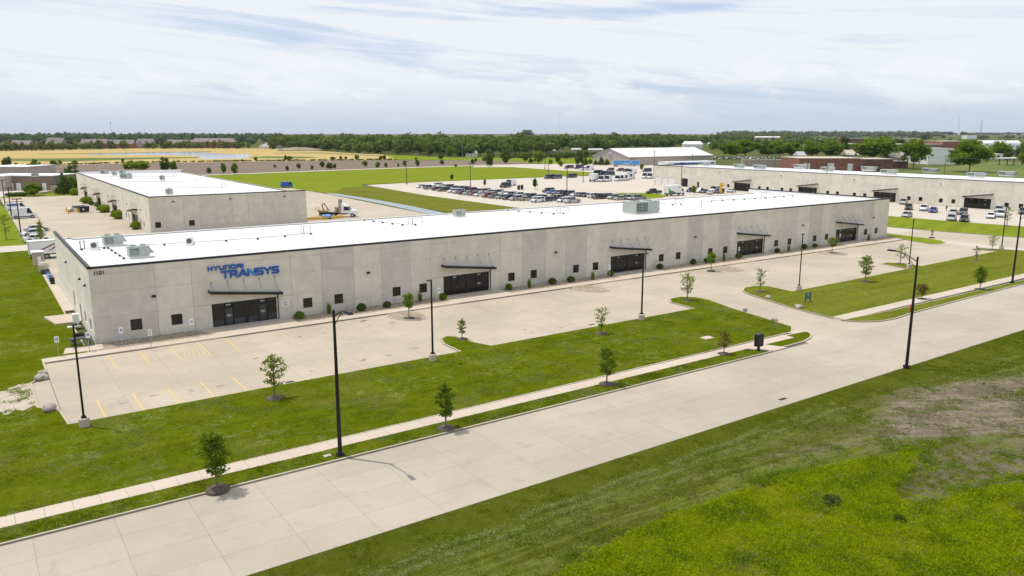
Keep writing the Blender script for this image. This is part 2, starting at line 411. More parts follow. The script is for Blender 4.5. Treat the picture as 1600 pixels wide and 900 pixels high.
M = dict(
    road=concrete('road_concrete', (0.418, 0.366, 0.299), stain=0.20),
    lot=concrete('lot_concrete', (0.452, 0.390, 0.306), stain=0.22),
    lot2=concrete('pale_lot_concrete', (0.52, 0.462, 0.395), stain=0.10, tint=False),
    walk=concrete('walk_concrete', (0.52, 0.442, 0.362), stain=0.09),
    kerb=concrete('kerb_concrete', (0.50, 0.43, 0.35), stain=0.2), kerb_face=concrete('dark_kerb_face', (0.27, 0.225, 0.185), stain=0.3),  # kerb sides a darker brown than the kerb tops
    base=concrete('joint_bed', (0.16, 0.14, 0.115), tint=False),
    panel=panel_mat('tilt_up_concrete', (0.655, 0.615, 0.53)),
    roof=plain('white_roof_membrane', (0.66, 0.66, 0.65), 0.6, var=0.07, scale=0.10, mode='world'),
    trim=plain('dark_metal_trim', (0.018, 0.020, 0.030), 0.45, 0.3),
    black=plain('black_metal', (0.012, 0.012, 0.014), 0.4, 0.3),
    dark=plain('dark_rubber', (0.02, 0.02, 0.02), 0.8),
    grey=plain('grey_galvanised_metal', (0.36, 0.38, 0.39), 0.45, 0.4),
    unit=plain('pale_unit_metal', (0.40, 0.43, 0.39), 0.5, 0.1),
    louvre=plain('unit_louvre', (0.10, 0.105, 0.10), 0.5, 0.2),
    white=plain('white_paint', (0.78, 0.78, 0.77), 0.4, var=0.04),
    glass=glass('dark_glass', (0.012, 0.012, 0.010)),
    glass_low=glass('rough_grey_glass', (0.05, 0.055, 0.062), 0.25),  # paler, rougher variant of the dark glass
    carglass=glass('car_glass', (0.012, 0.015, 0.02), 0.06),
    paint=paint('car_paint'),
    tan=plain('tan_wall_paint', (0.50, 0.44, 0.35), 0.8, var=0.06),
    yellow=plain('stall_yellow', (0.62, 0.42, 0.15), 0.8, var=0.25, scale=4),
    yellow_faded=plain('faded_stall_yellow', (0.50, 0.40, 0.26), 0.8, var=0.12, scale=4),
    yellow_paint=plain('yellow_paint', (0.65, 0.42, 0.03), 0.5),
    orange=plain('orange_machine_paint', (0.42, 0.235, 0.045), 0.5),
    blue=plain('sign_blue', (0.006, 0.085, 0.40), 0.35, var=0.05),
    sky_blue=plain('sky_blue', (0.012, 0.22, 0.56), 0.4, var=0.05),
    trailer_blue=plain('trailer_blue', (0.09, 0.30, 0.62), 0.4, var=0.05),
    maroon=plain('maroon_stripe', (0.16, 0.010, 0.045), 0.4),
    green=plain('truck_green', (0.01, 0.22, 0.10), 0.4),
    red=plain('hydrant_red', (0.35, 0.06, 0.02), 0.5),
    brick=plain('red_brick', (0.27, 0.115, 0.09), 0.9, var=0.25, scale=0.6, mode='world'),
    brick_dark=plain('dark_red_brick', (0.16, 0.075, 0.075), 0.9, var=0.25, scale=0.6, mode='world'),
    brown_wall=plain('brown_block_wall', (0.21, 0.155, 0.125), 0.9, var=0.12, scale=0.8, mode='world'),
    beige_wall=plain('beige_wall', (0.42, 0.37, 0.30), 0.9, var=0.1, scale=0.5, mode='world'),
    grey_wall=plain('grey_metal_siding', (0.42, 0.38, 0.335), 0.6, var=0.08, scale=0.4, mode='world'),
    shingle=plain('grey_shingle', (0.24, 0.21, 0.20), 0.9, var=0.15, scale=0.3, mode='world'),
    shingle_pale=plain('pale_shingle', (0.42, 0.42, 0.42), 0.9, var=0.1, scale=0.3, mode='world'),
    house_red=plain('house_brick', (0.30, 0.11, 0.075), 0.9, var=0.15, scale=0.3, mode='world'),
    rail=plain('gas_pipe_grey', (0.24, 0.24, 0.24), 0.5, 0.3),
    bark=plain('bark', (0.17, 0.13, 0.095), 0.9, var=0.3, scale=9),
    mulch=gravel('dark_mulch', ((0.06, 0.045, 0.035), (0.10, 0.075, 0.055), (0.15, 0.12, 0.09)), 14),
    stone=gravel('river_stone', ((0.26, 0.205, 0.145), (0.36, 0.29, 0.21), (0.46, 0.39, 0.30)), 7),
    rock=plain('boulder_stone', (0.36, 0.32, 0.28), 0.9, var=0.25, scale=2),
    lawn=grass('lawn_grass', (0.068, 0.096, 0.002), (0.096, 0.126, 0.004), (0.130, 0.156, 0.008), clover=0.9, yellow=0.55, mow=(0.0, 1.4), bump=0.8),
    lawn_right=grass('dry_lawn_grass', (0.100, 0.121, 0.009), (0.132, 0.148, 0.015), (0.160, 0.172, 0.028), clover=0.8, yellow=0.4, mow=(0.0, 1.6), bump=0.6),
    strip=grass('strip_grass', (0.068, 0.094, 0.002), (0.094, 0.122, 0.005), (0.122, 0.148, 0.010), clover=0.75, bump=0.7),
    far_lawn=grass('far_lawn_grass', (0.135, 0.180, 0.012), (0.170, 0.215, 0.016), (0.20, 0.23, 0.035), clover=0.3, yellow=0.3, mow=(0.3, 3.0), scale=0.5, bump=0.3),
    bank=grass('bank_grass', (0.115, 0.128, 0.016), (0.140, 0.146, 0.022), (0.155, 0.16, 0.035), yellow=0.5, mow=(1.5708, 2.0), scale=0.6, bump=0.4),
    plain=grass('open_ground_grass', (0.075, 0.095, 0.030), (0.095, 0.115, 0.038), (0.13, 0.135, 0.055), yellow=0.5, scale=0.15, bump=0.2),
    golden=field_mat('ripe_field', (0.44, 0.315, 0.12), (0.46, 0.345, 0.15), (0.36, 0.29, 0.10), 0.35, 8, 0.25),
    greenfield=field_mat('green_field', (0.10, 0.145, 0.035), (0.15, 0.17, 0.04), (0.18, 0.18, 0.06), 0.35, 6, 0.4),
    plowed=field_mat('bare_soil', (0.185, 0.142, 0.112), (0.205, 0.158, 0.124), (0.165, 0.13, 0.10), 0.02, 3, 0.35),
    dirt=field_mat('dry_dirt', (0.43, 0.365, 0.29), (0.48, 0.42, 0.345), (0.34, 0.285, 0.215), 0.6, 1.0, 0.35),
    leaf_a=leaf_mat('leaf_mid_green', (0.100, 0.165, 0.012), (0.175, 0.245, 0.022), 0.5),
    leaf_b=leaf_mat('leaf_bright_green', (0.130, 0.190, 0.014), (0.200, 0.260, 0.025), 0.45),
    leaf_c=leaf_mat('leaf_dark_green', (0.062, 0.100, 0.020), (0.100, 0.142, 0.028)),
    leaf_d=leaf_mat('leaf_bronze_green', (0.135, 0.110, 0.028), (0.19, 0.155, 0.04), 0.45),
    leaf_w=leaf_mat('leaf_woodland', (0.055, 0.092, 0.018), (0.085, 0.125, 0.026)),
    leaf_y=leaf_mat('leaf_yellow_green', (0.13, 0.20, 0.014), (0.20, 0.27, 0.022)),
    blade=leaf_mat('weed_blade', (0.230, 0.310, 0.004), (0.310, 0.390, 0.007), 0.45), blade_dark=leaf_mat('weed_leaf', (0.10, 0.170, 0.008), (0.15, 0.225, 0.014), 0.4), straw=leaf_mat('cut_straw', (0.215, 0.270, 0.060), (0.305, 0.350, 0.110), 0.3), stem=leaf_mat('dry_stem', (0.22, 0.17, 0.08), (0.30, 0.25, 0.13), 0.3), clover=leaf_mat('clover_head', (0.18, 0.22, 0.09), (0.26, 0.29, 0.16), 0.3), turf=leaf_mat('turf_blade', (0.068, 0.098, 0.003), (0.118, 0.150, 0.009), 0.4),
)
def water_mat(name, col, rough):
    m, nt, b = new_mat(name)
    n = _noise(nt, _pos(nt, 'world'), 0.9, 3)
    nt.links.new(_mix(nt, n, tuple(x*0.8 for x in col), tuple(x*1.2 for x in col)), b.inputs['Base Color'])
    b.inputs['Roughness'].default_value = rough; b.inputs['IOR'].default_value = 1.33
    _bump(nt, b, n, 0.08, 0.05)
    return m
M['water'] = water_mat('pond_water', (0.30, 0.36, 0.42), 0.12)
M['ditch'] = water_mat('ditch_water', (0.21, 0.255, 0.27), 0.22)
# ------------------------------------------------------------------ the ground and pavements
def GP(pts, z=0.0): return [G(u, v, z) for u, v in pts]

def sheet(name, poly, z, m, kind='structure', parent=None):
    b = MB(); b.face([(x, y, z) for x, y in poly])
    o = b.build(name, m, parent)
    if parent is None: o['kind'] = kind
    return o

def slab_area(name, poly, z0, z1, m):
    b = MB(); b.prism(poly, z0, z1)
    o = b.build(name, m); o['kind'] = 'structure'; return o

def offset(poly, d):
    n = len(poly); out = []
    A = sum(poly[i][0]*poly[(i+1) % n][1]-poly[(i+1) % n][0]*poly[i][1] for i in range(n))
    s = 1 if A > 0 else -1
    for i in range(n):
        p0, p1, p2 = Vector(poly[i-1]), Vector(poly[i]), Vector(poly[(i+1) % n])
        a, c = (p1-p0).normalized(), (p2-p1).normalized()
        n1, n2 = Vector((a.y, -a.x))*s, Vector((c.y, -c.x))*s
        nn = n1+n2
        if nn.length < 1e-4: nn = n1
        nn.normalize(); k = d/max(0.5, nn.dot(n1))
        out.append((p1.x+nn.x*k, p1.y+nn.y*k))
    return out

def smooth_poly(poly, it=2):
    for _ in range(it):
        q = []
        for i in range(len(poly)):
            a, b = poly[i], poly[(i+1) % len(poly)]
            q += [(a[0]*.75+b[0]*.25, a[1]*.75+b[1]*.25), (a[0]*.25+b[0]*.75, a[1]*.25+b[1]*.75)]
        poly = q
    return poly

def lawn(name, poly, m, h=0.13, kerb=True):
    o = slab_area(name, poly, -0.05, h, m)
    if kerb:
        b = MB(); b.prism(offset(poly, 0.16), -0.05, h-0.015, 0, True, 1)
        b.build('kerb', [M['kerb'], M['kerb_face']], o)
    return o

R = 9000
sheet('ground', [(-R, -2500), (R, -2500), (R, R*1.3), (-R, R*1.3)], -0.10, M['plain'])

# far land
sheet('ripe_field', GP([(-80, 238), (0, 235.6), (100, 233.4), (200, 231.8), (330, 231.3), (430, 231.6), (480, 234.5), (540, 238.5), (600, 241.5), (680, 246.5),
                        (620, 249.2), (400, 252.2), (200, 255.6), (0, 259.5), (-80, 262)]), -0.08, M['golden'])
sheet('green_field', GP([(600, 241.5), (680, 245), (760, 246.5), (860, 247), (940, 247), (930, 256), (840, 256.5), (760, 250.5), (620, 249.2)]), -0.075, M['far_lawn'])
sheet('green_field', GP([(10, 247.6), (120, 246.8), (240, 245.9), (316, 245.2), (318, 246.2), (240, 248.2), (100, 252.4), (20, 251.6)]), -0.074, M['greenfield'])
sheet('green_field', GP([(60, 240.3), (160, 239.2), (240, 237.4), (330, 236.4), (330, 237.4), (240, 238.8), (160, 240.2), (60, 240.9)]), -0.073, M['greenfield'])
sheet('green_field', GP([(384, 245.6), (420, 244.0), (480, 244.4), (500, 245.6), (470, 247.4), (410, 247)]), -0.074, M['greenfield'])
sheet('green_field', GP([(430, 238.9), (500, 238.2), (600, 243.5), (600, 244.4), (500, 239.4), (430, 239.6)]), -0.0735, M['greenfield'])
sheet('pond', smooth_poly(GP([(118, 241.3), (160, 240.0), (220, 238.7), (262, 237.6), (310, 237.3), (350, 240.6), (398, 241.0), (386, 243.6), (392, 246.2), (360, 247.8), (318, 248.6), (304, 247.2), (318, 244.6), (300, 243.0), (262, 242.1), (220, 242.0), (160, 242.2)]), 2), -0.066, M['water'])
sheet('bare_field', GP([(-80, 284), (-80, 265), (0, 260), (60, 258.5), (240, 254.3), (400, 252.4), (560, 250), (760, 250.5), (800, 251.8), (850, 255.8), (800, 257.5), (700, 261.2), (560, 264.4), (440, 268.2), (380, 270.8), (330, 274), (240, 280), (60, 285)]), -0.072, M['plowed'])
sheet('rear_field', [(56, 222), (95, 214), (97, 178), (99, 90), (124, 90), (124, 212), (128, 219), (152, 219), (203, 218.5), (243, 218), (262, 222), (330, 262), (372, 300), (345, 336), (280, 352), (222, 347), (97, 329), (57, 321), (26, 306), (24, 258)], -0.05, M['far_lawn'])
sheet('embankment', [(98.2, 92), (121.5, 92), (121.5, 150), (125, 206), (113, 204), (99.5, 181), (97.5, 150)], -0.045, M['bank'])
sheet('far_lane', [(20, 318), (57, 324), (97, 331), (160, 340), (222, 348.5), (279, 353), (330, 340), (352, 318), (372, 302), (376, 308), (356, 326), (333, 347), (280, 360), (222, 355.5), (160, 347), (97, 337), (57, 330), (20, 324)], -0.046, M['lot2'])
# trodden paths of paler seed heads in the rear field
sheet('rear_lot', GP([(930, 269.2), (880, 266.4), (840, 263.6), (800, 261), (740, 261.2), (740, 259.6), (800, 256.8), (860, 256.2), (1000, 255.4), (1075, 255), (1075, 300), (1030, 305), (960, 285)]), -0.040, M['lot2'])
sheet('employee_lot', [(121.2, 92), (121.2, 150), (126.5, 213.5), (152, 217.3), (203, 217.2), (243, 217), (250, 211.5), (268, 220), (290, 240), (330, 200), (300, 150), (228, 150), (228, 90), (164, 90)], -0.036, M['lot2'])
sheet('service_yard', [(-0.8, 35.7), (91, 35.7), (91, 98), (95.3, 178), (95, 213.5), (57, 222), (-0.8, 222.6)], -0.030, M['lot'])
sheet('neighbour_lot', [(-40, 229.5), (0.9, 228), (14, 247), (19, 257), (2, 263), (-40, 262)], -0.034, M['lot2'])
sheet('ditch', [(91.2, 60), (96.5, 97), (98.3, 119), (99.2, 143), (98.9, 176), (96.6, 180.5), (95.6, 178), (95.2, 150), (93.6, 120), (91.2, 98)], -0.026, M['ditch'])
sheet('east_lot', [(186.5, -80), (229, -80), (229, 150), (186.5, 150)], -0.020, M['lot2'])
sheet('east_drive', [(147.2, -22), (165.5, -80), (187, -80), (187, -19), (166.5, -8), (164, 8), (164, 92), (187, 92), (187, 100), (121, 100), (121, 92), (147.2, 92)], -0.012, M['lot2'])
lawn('lawn', [(164, 90), (164, 8), (165.5, -4), (169, -18), (172, -30), (191.5, -17), (189.5, -6), (187.3, 5), (186.5, 24), (186.5, 90)], M['far_lawn'], 0.10)
lawn('lawn', smooth_poly([(171, 121), (174, 123.5), (184, 120), (190, 116), (191, 108), (189, 102), (180, 97), (172, 97), (168, 104)], 1), M['far_lawn'], 0.10)
sheet('yard_beyond', [(262, 40), (262, 150), (330, 200), (372, 296), (700, 420), (900, 300), (640, 60), (420, -20), (300, -60)], -0.05, M['plain'])
sheet('dry_verge', [(330, 60), (350, 190), (420, 150), (640, 190), (560, 40)], -0.045, M['greenfield'])

# near pavements: slabs with open joints over a darker bed
sheet('pavement_bed', [(-16, -51.45), (100, -51.45), (100, -36), (166, -36), (166, 0), (147.2, 0), (147.2, -3), (-6.4, -3), (-6.4, -24), (-16, -42)], -0.022, M['base'])
def slabs(parent, xs, ys, m, z=0.0, gap=0.012, skip=None, name='slab', th=0.018):
    cache = {}
    for i in range(len(xs)-1):
        for j in range(len(ys)-1):
            x0, x1, y0, y1 = xs[i], xs[i+1], ys[j], ys[j+1]
            if skip and skip((x0+x1)/2, (y0+y1)/2): continue
            k = (round(x1-x0, 3), round(y1-y0, 3), m.name, z)
            if k not in cache:
                b = MB(); hw, hh = (x1-x0)/2-gap, (y1-y0)/2-gap
                b.box(-hw, -hh, -th, hw, hh, 0)
                cache[k] = b.mesh(name, m)
            link(name, cache[k], parent, ((x0+x1)/2, (y0+y1)/2, z))
street = link('street', None); street['kind'] = 'structure'
slabs(street, [-12.1+3.92*i for i in range(29)], [-51.5, -49.0, -46.4, -43.8, -41.3], M['road'], gap=0.006)
b = MB()
b.box(-400, -51.5, -0.03, -12.1, -41.3, 0); b.box(97.6, -51.5, -0.03, 500, -39.6, 0)
b.build('far_street', M['road'], street)
lotp = link('parking_lot', None); lotp['kind'] = 'structure'
slabs(lotp, [-4.9+4.61*i for i in range(34)], [-23.9, -19.1, -14.3, -9.5, -4.7], M['lot'], gap=0.006)
b = MB(); b.prism([(-6.4, -18.2), (-4.95, -19.9), (-4.95, -8.7), (-6.4, -11.1)], -0.02, 0.0); b.build('slab', M['lot'], lotp)
b = MB()
b.prism([(151.84, -23.9), (151.84, -36), (176, -36), (176, 2), (147.2, 2), (147.2, -4.7), (151.84, -4.7)], -0.02, -0.003); b.build('apron', M['lot'], lotp)
drive = link('driveway', None); drive['kind'] = 'structure'
slabs(drive, [60.5, 65.1, 69.3, 73.5, 78.2], [-41.3, -38.0, -33.3, -28.6, -23.9], M['lot'], gap=0.006)
b = MB(); b.prism([(78.2, -41.3), (97.6, -41.3), (97.6, -39.6), (78.2, -39.6)], -0.02, 0.0); b.build('gutter', M['road'], drive)
# stall lines, each painted bar lying on the lot
def stall(x, y0, y1, m, lean=0.0):
    b = MB(); b.box(-0.06, y0, 0, 0.06, y1, 0.004); return b.build('stall_line', m, lotp, loc=(x, 0, 0.001))
for k in range(12): stall(-2.28+2.68*k, -23.85, -18.7, M['yellow'] if k < 6 else M['yellow_faded'])
for k in range(11): stall(33.9+2.72*k, -23.8, -18.7, M['yellow_faded'])
for k in range(11): stall(0.45+2.76*k, -10.6, -5.0, M['yellow'] if k < 5 else M['yellow_faded'])
for k in range(17): stall(37.0+2.74*k, -10.4, -4.9, M['yellow_faded'])
b = MB(); b.box(6.05, -10.62, 0.001, 8.75, -10.5, 0.005)
for k in range(5): b.face([(6.2+k*.5, -10.4, .0045), (6.35+k*.5, -10.4, .0045), (7.3+k*.28, -6.4, .0045), (7.15+k*.28, -6.4, .0045)])
b.build('hatched_aisle', M['yellow_faded'], lotp)

# sidewalks
swk = link('sidewalk', None); swk['kind'] = 'structure'
slabs(swk, [-20.2+1.42*i for i in range(58)], [-39.37, -37.99], M['walk'], z=0.145, gap=0.008, th=0.15)
b = MB(); b.box(62.16, -39.35, -0.02, 63.2, -37.6, 0.12); b.prism([(54.7, -41.3), (56.9, -41.3), (55.9, -39.34), (53.2, -39.34)], -0.02, 0.138); b.build('pad', M['walk'], swk)
swk2 = link('sidewalk', None); swk2['kind'] = 'structure'
slabs(swk2, [72.5+1.6*i for i in range(40)], [-37.85, -36.15], M['walk'], z=0.145, gap=0.008, th=0.15)
fw = link('front_walk', None); fw['kind'] = 'structure'
slabs(fw, [-5.0+1.9*i for i in range(80)], [-4.7, -3.2], M['walk'], z=0.15, gap=0.006, th=0.17)

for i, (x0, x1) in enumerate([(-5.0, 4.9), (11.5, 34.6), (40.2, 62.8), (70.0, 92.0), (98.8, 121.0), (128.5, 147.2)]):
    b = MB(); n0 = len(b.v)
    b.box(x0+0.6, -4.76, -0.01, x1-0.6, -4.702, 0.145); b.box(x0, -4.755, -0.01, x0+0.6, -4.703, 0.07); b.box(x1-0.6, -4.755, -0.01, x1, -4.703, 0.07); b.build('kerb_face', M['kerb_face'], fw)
# lawns
lawn('lawn', [(-60, -38.0), (62.7, -37.55), (64.6, -36.2), (65.4, -32.3), (66.6, -26), (68.0, -21.3), (67.8, -19.2), (66.4, -17.95), (64.4, -18.1), (63.1, -19.6), (62.9, -23.75),
              (32.8, -23.75), (32.0, -21.5), (31.7, -18.6), (31.0, -17.9), (30.1, -18.4), (29.4, -20.3), (29.3, -23.75),
              (-4.85, -23.9), (-5.1, -20.2), (-6.45, -18.35), (-6.45, -11.2), (-6.5, -11.0), (-5.05, -8.6), (-5.05, -3.15), (-1.1, -3.0), (-1.2, 19), (-1.1, 79), (-60, 79)], M['lawn'])
_bp = random.Random(2); _P = [(-13, -17.2), (-10.6, -18.3), (-9.5, -17.4), (-8.2, -18.6), (-6.46, -18.0), (-6.46, -11.4), (-7.6, -11.2), (-9.0, -12.3), (-10.4, -11.4), (-13, -12.6)]
_Q = []
for (xa, ya), (xb, yb) in zip(_P, _P[1:]+_P[:1]):
    for k in range(5): t_ = k/5; w_ = 0.0 if abs(xa+6.46) < .01 and abs(xb+6.46) < .01 else 0.45; _Q.append((xa+(xb-xa)*t_+_bp.uniform(-w_, w_), ya+(yb-ya)*t_+_bp.uniform(-w_, w_)))
sheet('bare_patch', _Q, 0.134, M['dirt'])
lawn('verge', [(-60, -41.15), (54.2, -41.15), (53.0, -39.36), (-60, -39.36)], M['strip'])
lawn('verge', GP([(1170, 537), (1200, 530.4), (1240, 521.5), (1257, 518.2), (1263, 519), (1266.5, 522.5), (1264, 527), (1254, 532.5), (1230, 539), (1196, 546.4)], 0.13), M['strip'])
lawn('lawn', GP([(1298.5, 495.5), (1240, 480.6), (1200, 468.2), (1171, 459), (1161.5, 454), (1164, 449.2), (1180, 446.4), (1200, 447), (1216, 450.5), (1238, 455.2), (1330, 437.4), (1420, 419.6), (1400, 415.6), (1379, 411.6), (1385, 410.2), (1410, 411), (1440, 415.4), (1500, 403.5), (1560, 392), (1540, 390.2), (1521, 388.8), (1530, 387.4), (1570, 389.6), (1600, 391.5), (1680, 396), (1900, 400), (1900, 370), (2200, 372), (1600, 430.6), (1400, 473.2)], 0.13)[:24]
     + [(175, -27), (175, -36.1)], M['lawn_right'])
lawn('verge', GP([(1318, 499.8), (1400, 483.6), (1500, 460.6), (1600, 437.2)], 0.13)+[(160, -37.6), (160, -39.4)]+GP([(1600, 442), (1500, 467.4), (1420, 489), (1398, 496.5), (1375, 500.6), (1345, 501.6)], 0.13), M['lawn_right'])
lawn('lawn', GP([(1386, 364.2), (1412, 367.6), (1450, 372.4), (1470, 375.6), (1476, 378), (1470, 380.6), (1452, 380.6), (1425, 376.2), (1398, 370.6), (1384, 369)], 0.1), M['far_lawn'], 0.1)
sheet('side_lawn', [(-70, 89), (-1.0, 89), (-0.9, 168), (-1.2, 186), (-4, 215), (-70, 222)], -0.02, M['far_lawn'])
sheet('side_path', [(-70, 79), (-0.9, 79), (-0.9, 89), (-70, 89)], -0.018, M['lot2'])
sheet('side_lawn', [(-40, 222.7), (20, 222.7), (24, 246), (19, 246), (12, 232), (0, 227.8), (-40, 229.3)], -0.02, M['far_lawn'])
slab_area('dock_apron', [(-1.2, 19), (0, 19), (0, 70), (-1.2, 70)], -0.02, 0.10, M['walk'])

# planting bed of river stone along the facade, cut by the concrete aprons at the doors
ENT = [11.6+29.33*k for k in range(5)]
bed = link('stone_bed', None); bed['kind'] = 'structure'
cuts = [(0.0, None)]
xs = [(-0.9, ENT[0]-0.6)]+[(ENT[k]+8.6, ENT[k+1]-0.6) for k in range(4)]+[(ENT[4]+8.6, 147.2)]
for x0, x1 in xs:
    bb = MB(); bb.prism([(x0, -3.2), (x1, -3.2), (x1-1.3 if x1 < 147 else x1, -0.02), (x0+0.1, -0.02)], -0.02, 0.115); bb.build('stone_fill', M['stone'], bed)['kind'] = 'stuff'
for e in ENT:
    bb = MB(); bb.prism([(e-0.58, -3.2), (e+8.58, -3.2), (e+8.68, 0.2), (e-1.9, 0.2)], -0.02, 0.135); bb.build('door_apron', M['walk'], bed)
bb = MB()
rs = random.Random(5)
for i in range(900):
    x = rs.uniform(0, 60); 
    if any(e-2 < x < e+8.8 for e in ENT): continue
    bb.blob((x, rs.uniform(-3.1, -0.15), 0.13), rs.uniform(0.035, 0.085), i, 0.2, 1)
bb.build('loose_stone', M['stone'], bed)['kind'] = 'stuff'
def tree_island(poly):
    o = slab_area('tree_island', smooth_poly(poly, 2), -0.02, 0.10, M['stone'])
    bb = MB(); bb.prism(offset(smooth_poly(poly, 2), 0.14), -0.02, 0.085); bb.build('kerb', M['kerb'], o)
for k in range(4):
    x = 30.4+28.4*k
    tree_island([(x-0.3, -4.72), (x-0.4, -7.2), (x+1.0, -9.4), (x+3.0, -9.4), (x+3.6, -7.6), (x+3.4, -4.72)])

# the rough field on the near side of the street
def inpoly(px, py, poly):
    r = np.zeros(px.shape, bool); n = len(poly)
    for i in range(n):
        x1, y1 = poly[i]; x2, y2 = poly[(i+1) % n]
        c = ((y1 > py) != (y2 > py)) & (px < (x2-x1)*(py-y1)/(y2-y1+1e-12)+x1)
        r ^= c
    return r
WEED = GP([(700, 960), (860, 905), (905, 880), (960, 850), (1020, 822), (1080, 797), (1140, 776), (1200, 756), (1270, 738), (1330, 722), (1436, 711), (1432, 728), (1412, 748), (1392, 772), (1410, 792), (1440, 795), (1490, 778), (1550, 766), (1660, 752), (1800, 940), (1000, 1100)])
DIRT = GP([(1160, 716), (1230, 700), (1320, 690), (1372, 668), (1384, 640), (1400, 612), (1450, 602), (1540, 594), (1680, 574), (1680, 676), (1560, 684), (1470, 690), (1380, 692), (1330, 708), (1230, 716), (1180, 728)])
SPARSE = GP([(1440, 712), (1480, 700), (1700, 680), (1700, 760), (1540, 764), (1480, 778), (1430, 794), (1400, 785), (1412, 752)])
STRAW = GP([(880, 860), (1000, 790), (1100, 745), (1200, 700), (1280, 660), (1380, 610), (1500, 590), (1480, 640), (1370, 690), (1200, 750), (1050, 815), (940, 870)])
def build_field():
    sx, sy = 0.42, 0.42
    X = np.arange(-10, 100, sx); Y = np.arange(-86, -51.49, sy)
    gx, gy = np.meshgrid(X, Y)
    rng = np.random.default_rng(4)
    def mask(poly, r):
        m = np.zeros(gx.shape)
        for a in np.linspace(0, 2*np.pi, 12, endpoint=False):
            for k in (0.35, 0.8, 1.3): m += inpoly(gx+np.cos(a)*r*k, gy+np.sin(a)*r*k, poly)
        return m/36
    nz = np.array([noise.fractal(Vector((x*0.35, y*0.35, 0.3)), 1.0, 2.0, 4) for x, y in zip(gx.ravel(), gy.ravel())]).reshape(gx.shape)
    n2 = np.array([noise.noise(Vector((x*1.3, y*1.3, 4.3))) for x, y in zip(gx.ravel(), gy.ravel())]).reshape(gx.shape)
    near = np.clip((-51.5-gy)/3.0, 0, 1)
    z = 0.02+near*(0.10*nz+0.05*n2)+0.12*np.clip((-54-gy)/12, 0, 1)
    w, d, s, st = mask(WEED, 1.3), mask(DIRT, 2.2), mask(SPARSE, 1.6), mask(STRAW, 2.4)
    z = z+0.10*w*(0.5+n2*0.5)
    nx, ny = len(X), len(Y)
    v = np.stack([gx.ravel(), gy.ravel(), z.ravel()], 1)
    i = np.arange(nx*ny).reshape(ny, nx)
    f = np.stack([i[:-1, :-1].ravel(), i[:-1, 1:].ravel(), i[1:, 1:].ravel(), i[1:, :-1].ravel()], 1)
    me = bpy.data.meshes.new('rough_field')
    me.from_pydata(v.tolist(), [], f.tolist())
    col = me.color_attributes.new('cover', 'FLOAT_COLOR', 'POINT')
    data = np.stack([w.ravel(), d.ravel(), np.maximum(s, 0).ravel(), st.ravel()], 1).astype(np.float32)
    col.data.foreach_set('color', data.ravel())
    me.polygons.foreach_set('use_smooth', [True]*len(f))
    m, nt, b = new_mat('rough_grass')
    at = nt.nodes.new('ShaderNodeAttribute'); at.attribute_name = 'cover'
    sp = nt.nodes.new('ShaderNodeSeparateColor'); nt.links.new(at.outputs['Color'], sp.inputs[0])
    p = _pos(nt, 'world')
    ang = math.radians(-4)
    big = _noise(nt, p, 0.16, 5, 0.6, 0.5); mid = _noise(nt, p, 0.9, 6, 0.7, 0.5); fine = _noise(nt, p, 4.5, 5, 0.75); vf = _noise(nt, p, 14, 3, 0.8)
    row = _noise(nt, p, 1.0, 5, 0.65, 0.6, (0.06, 0.75, 1), ang); row2 = _noise(nt, p, 2.2, 5, 0.65, 0.4, (0.05, 0.8, 1), ang)
    c = _mix(nt, _range(nt, big, 0.35, 0.65), (0.085, 0.108, 0.008), (0.105, 0.125, 0.011))
    c = _mix(nt, _range(nt, mid, 0.45, 0.7, 0, 0.6), c, (0.14, 0.155, 0.035))
    edge = nt.nodes.new('ShaderNodeSeparateXYZ'); nt.links.new(p, edge.inputs[0])
    away = _range(nt, edge.outputs['Y'], -54.2, -56.5)
    c = _mix(nt, _math(nt, 'MULTIPLY', away, _range(nt, row, 0.46, 0.58, 0, 0.85)), c, (0.175, 0.21, 0.045))
    c = _mix(nt, _math(nt, 'MULTIPLY', away, _range(nt, row2, 0.55, 0.68, 0, 0.65)), c, (0.17, 0.155, 0.06))
    straw = _math(nt, 'MULTIPLY', at.outputs['Alpha'], _range(nt, _noise(nt, p, 0.5, 6, 0.7, 0.9, (0.35, 1, 1), ang), 0.42, 0.62))
    c = _mix(nt, _math(nt, 'MULTIPLY', straw, 0.75), c, (0.185, 0.17, 0.075))
    sf = _math(nt, 'MULTIPLY', sp.outputs[2], _range(nt, mid, 0.40, 0.58))
    c = _mix(nt, _math(nt, 'MULTIPLY', sf, 0.9), c, (0.215, 0.18, 0.135))
    df = _range(nt, _math(nt, 'ADD', sp.outputs[1], _math(nt, 'MULTIPLY', _math(nt, 'SUBTRACT', mid, 0.5), 1.7)), 0.25, 0.85)
    soil = _mix(nt, _range(nt, _noise(nt, p, 1.3, 6, 0.72, 0.5, (0.10, 1, 1), math.radians(-33)), 0.40, 0.60), (0.210, 0.166, 0.120), (0.328, 0.268, 0.200))
    soil = _mix(nt, _range(nt, fine, 0.4, 0.7, 0, 0.4), soil, (0.16, 0.125, 0.095))
    c = _mix(nt, df, c, soil)
    wf = _range(nt, _math(nt, 'ADD', sp.outputs[0], _math(nt, 'MULTIPLY', _math(nt, 'SUBTRACT', mid, 0.5), 0.6)), 0.42, 0.6)
    weed = _mix(nt, _range(nt, mid, 0.4, 0.65), (0.138, 0.172, 0.004), (0.188, 0.215, 0.007))
    weed = _mix(nt, _range(nt, _noise(nt, p, 0.6, 5, 0.7, 0.5), 0.58, 0.74, 0, 0.7), weed, (0.15, 0.15, 0.06))
    c = _mix(nt, wf, c, weed)
    c = _mix(nt, _range(nt, fine, 0.46, 0.72, 0, 0.5), c, (0.05, 0.06, 0.006))
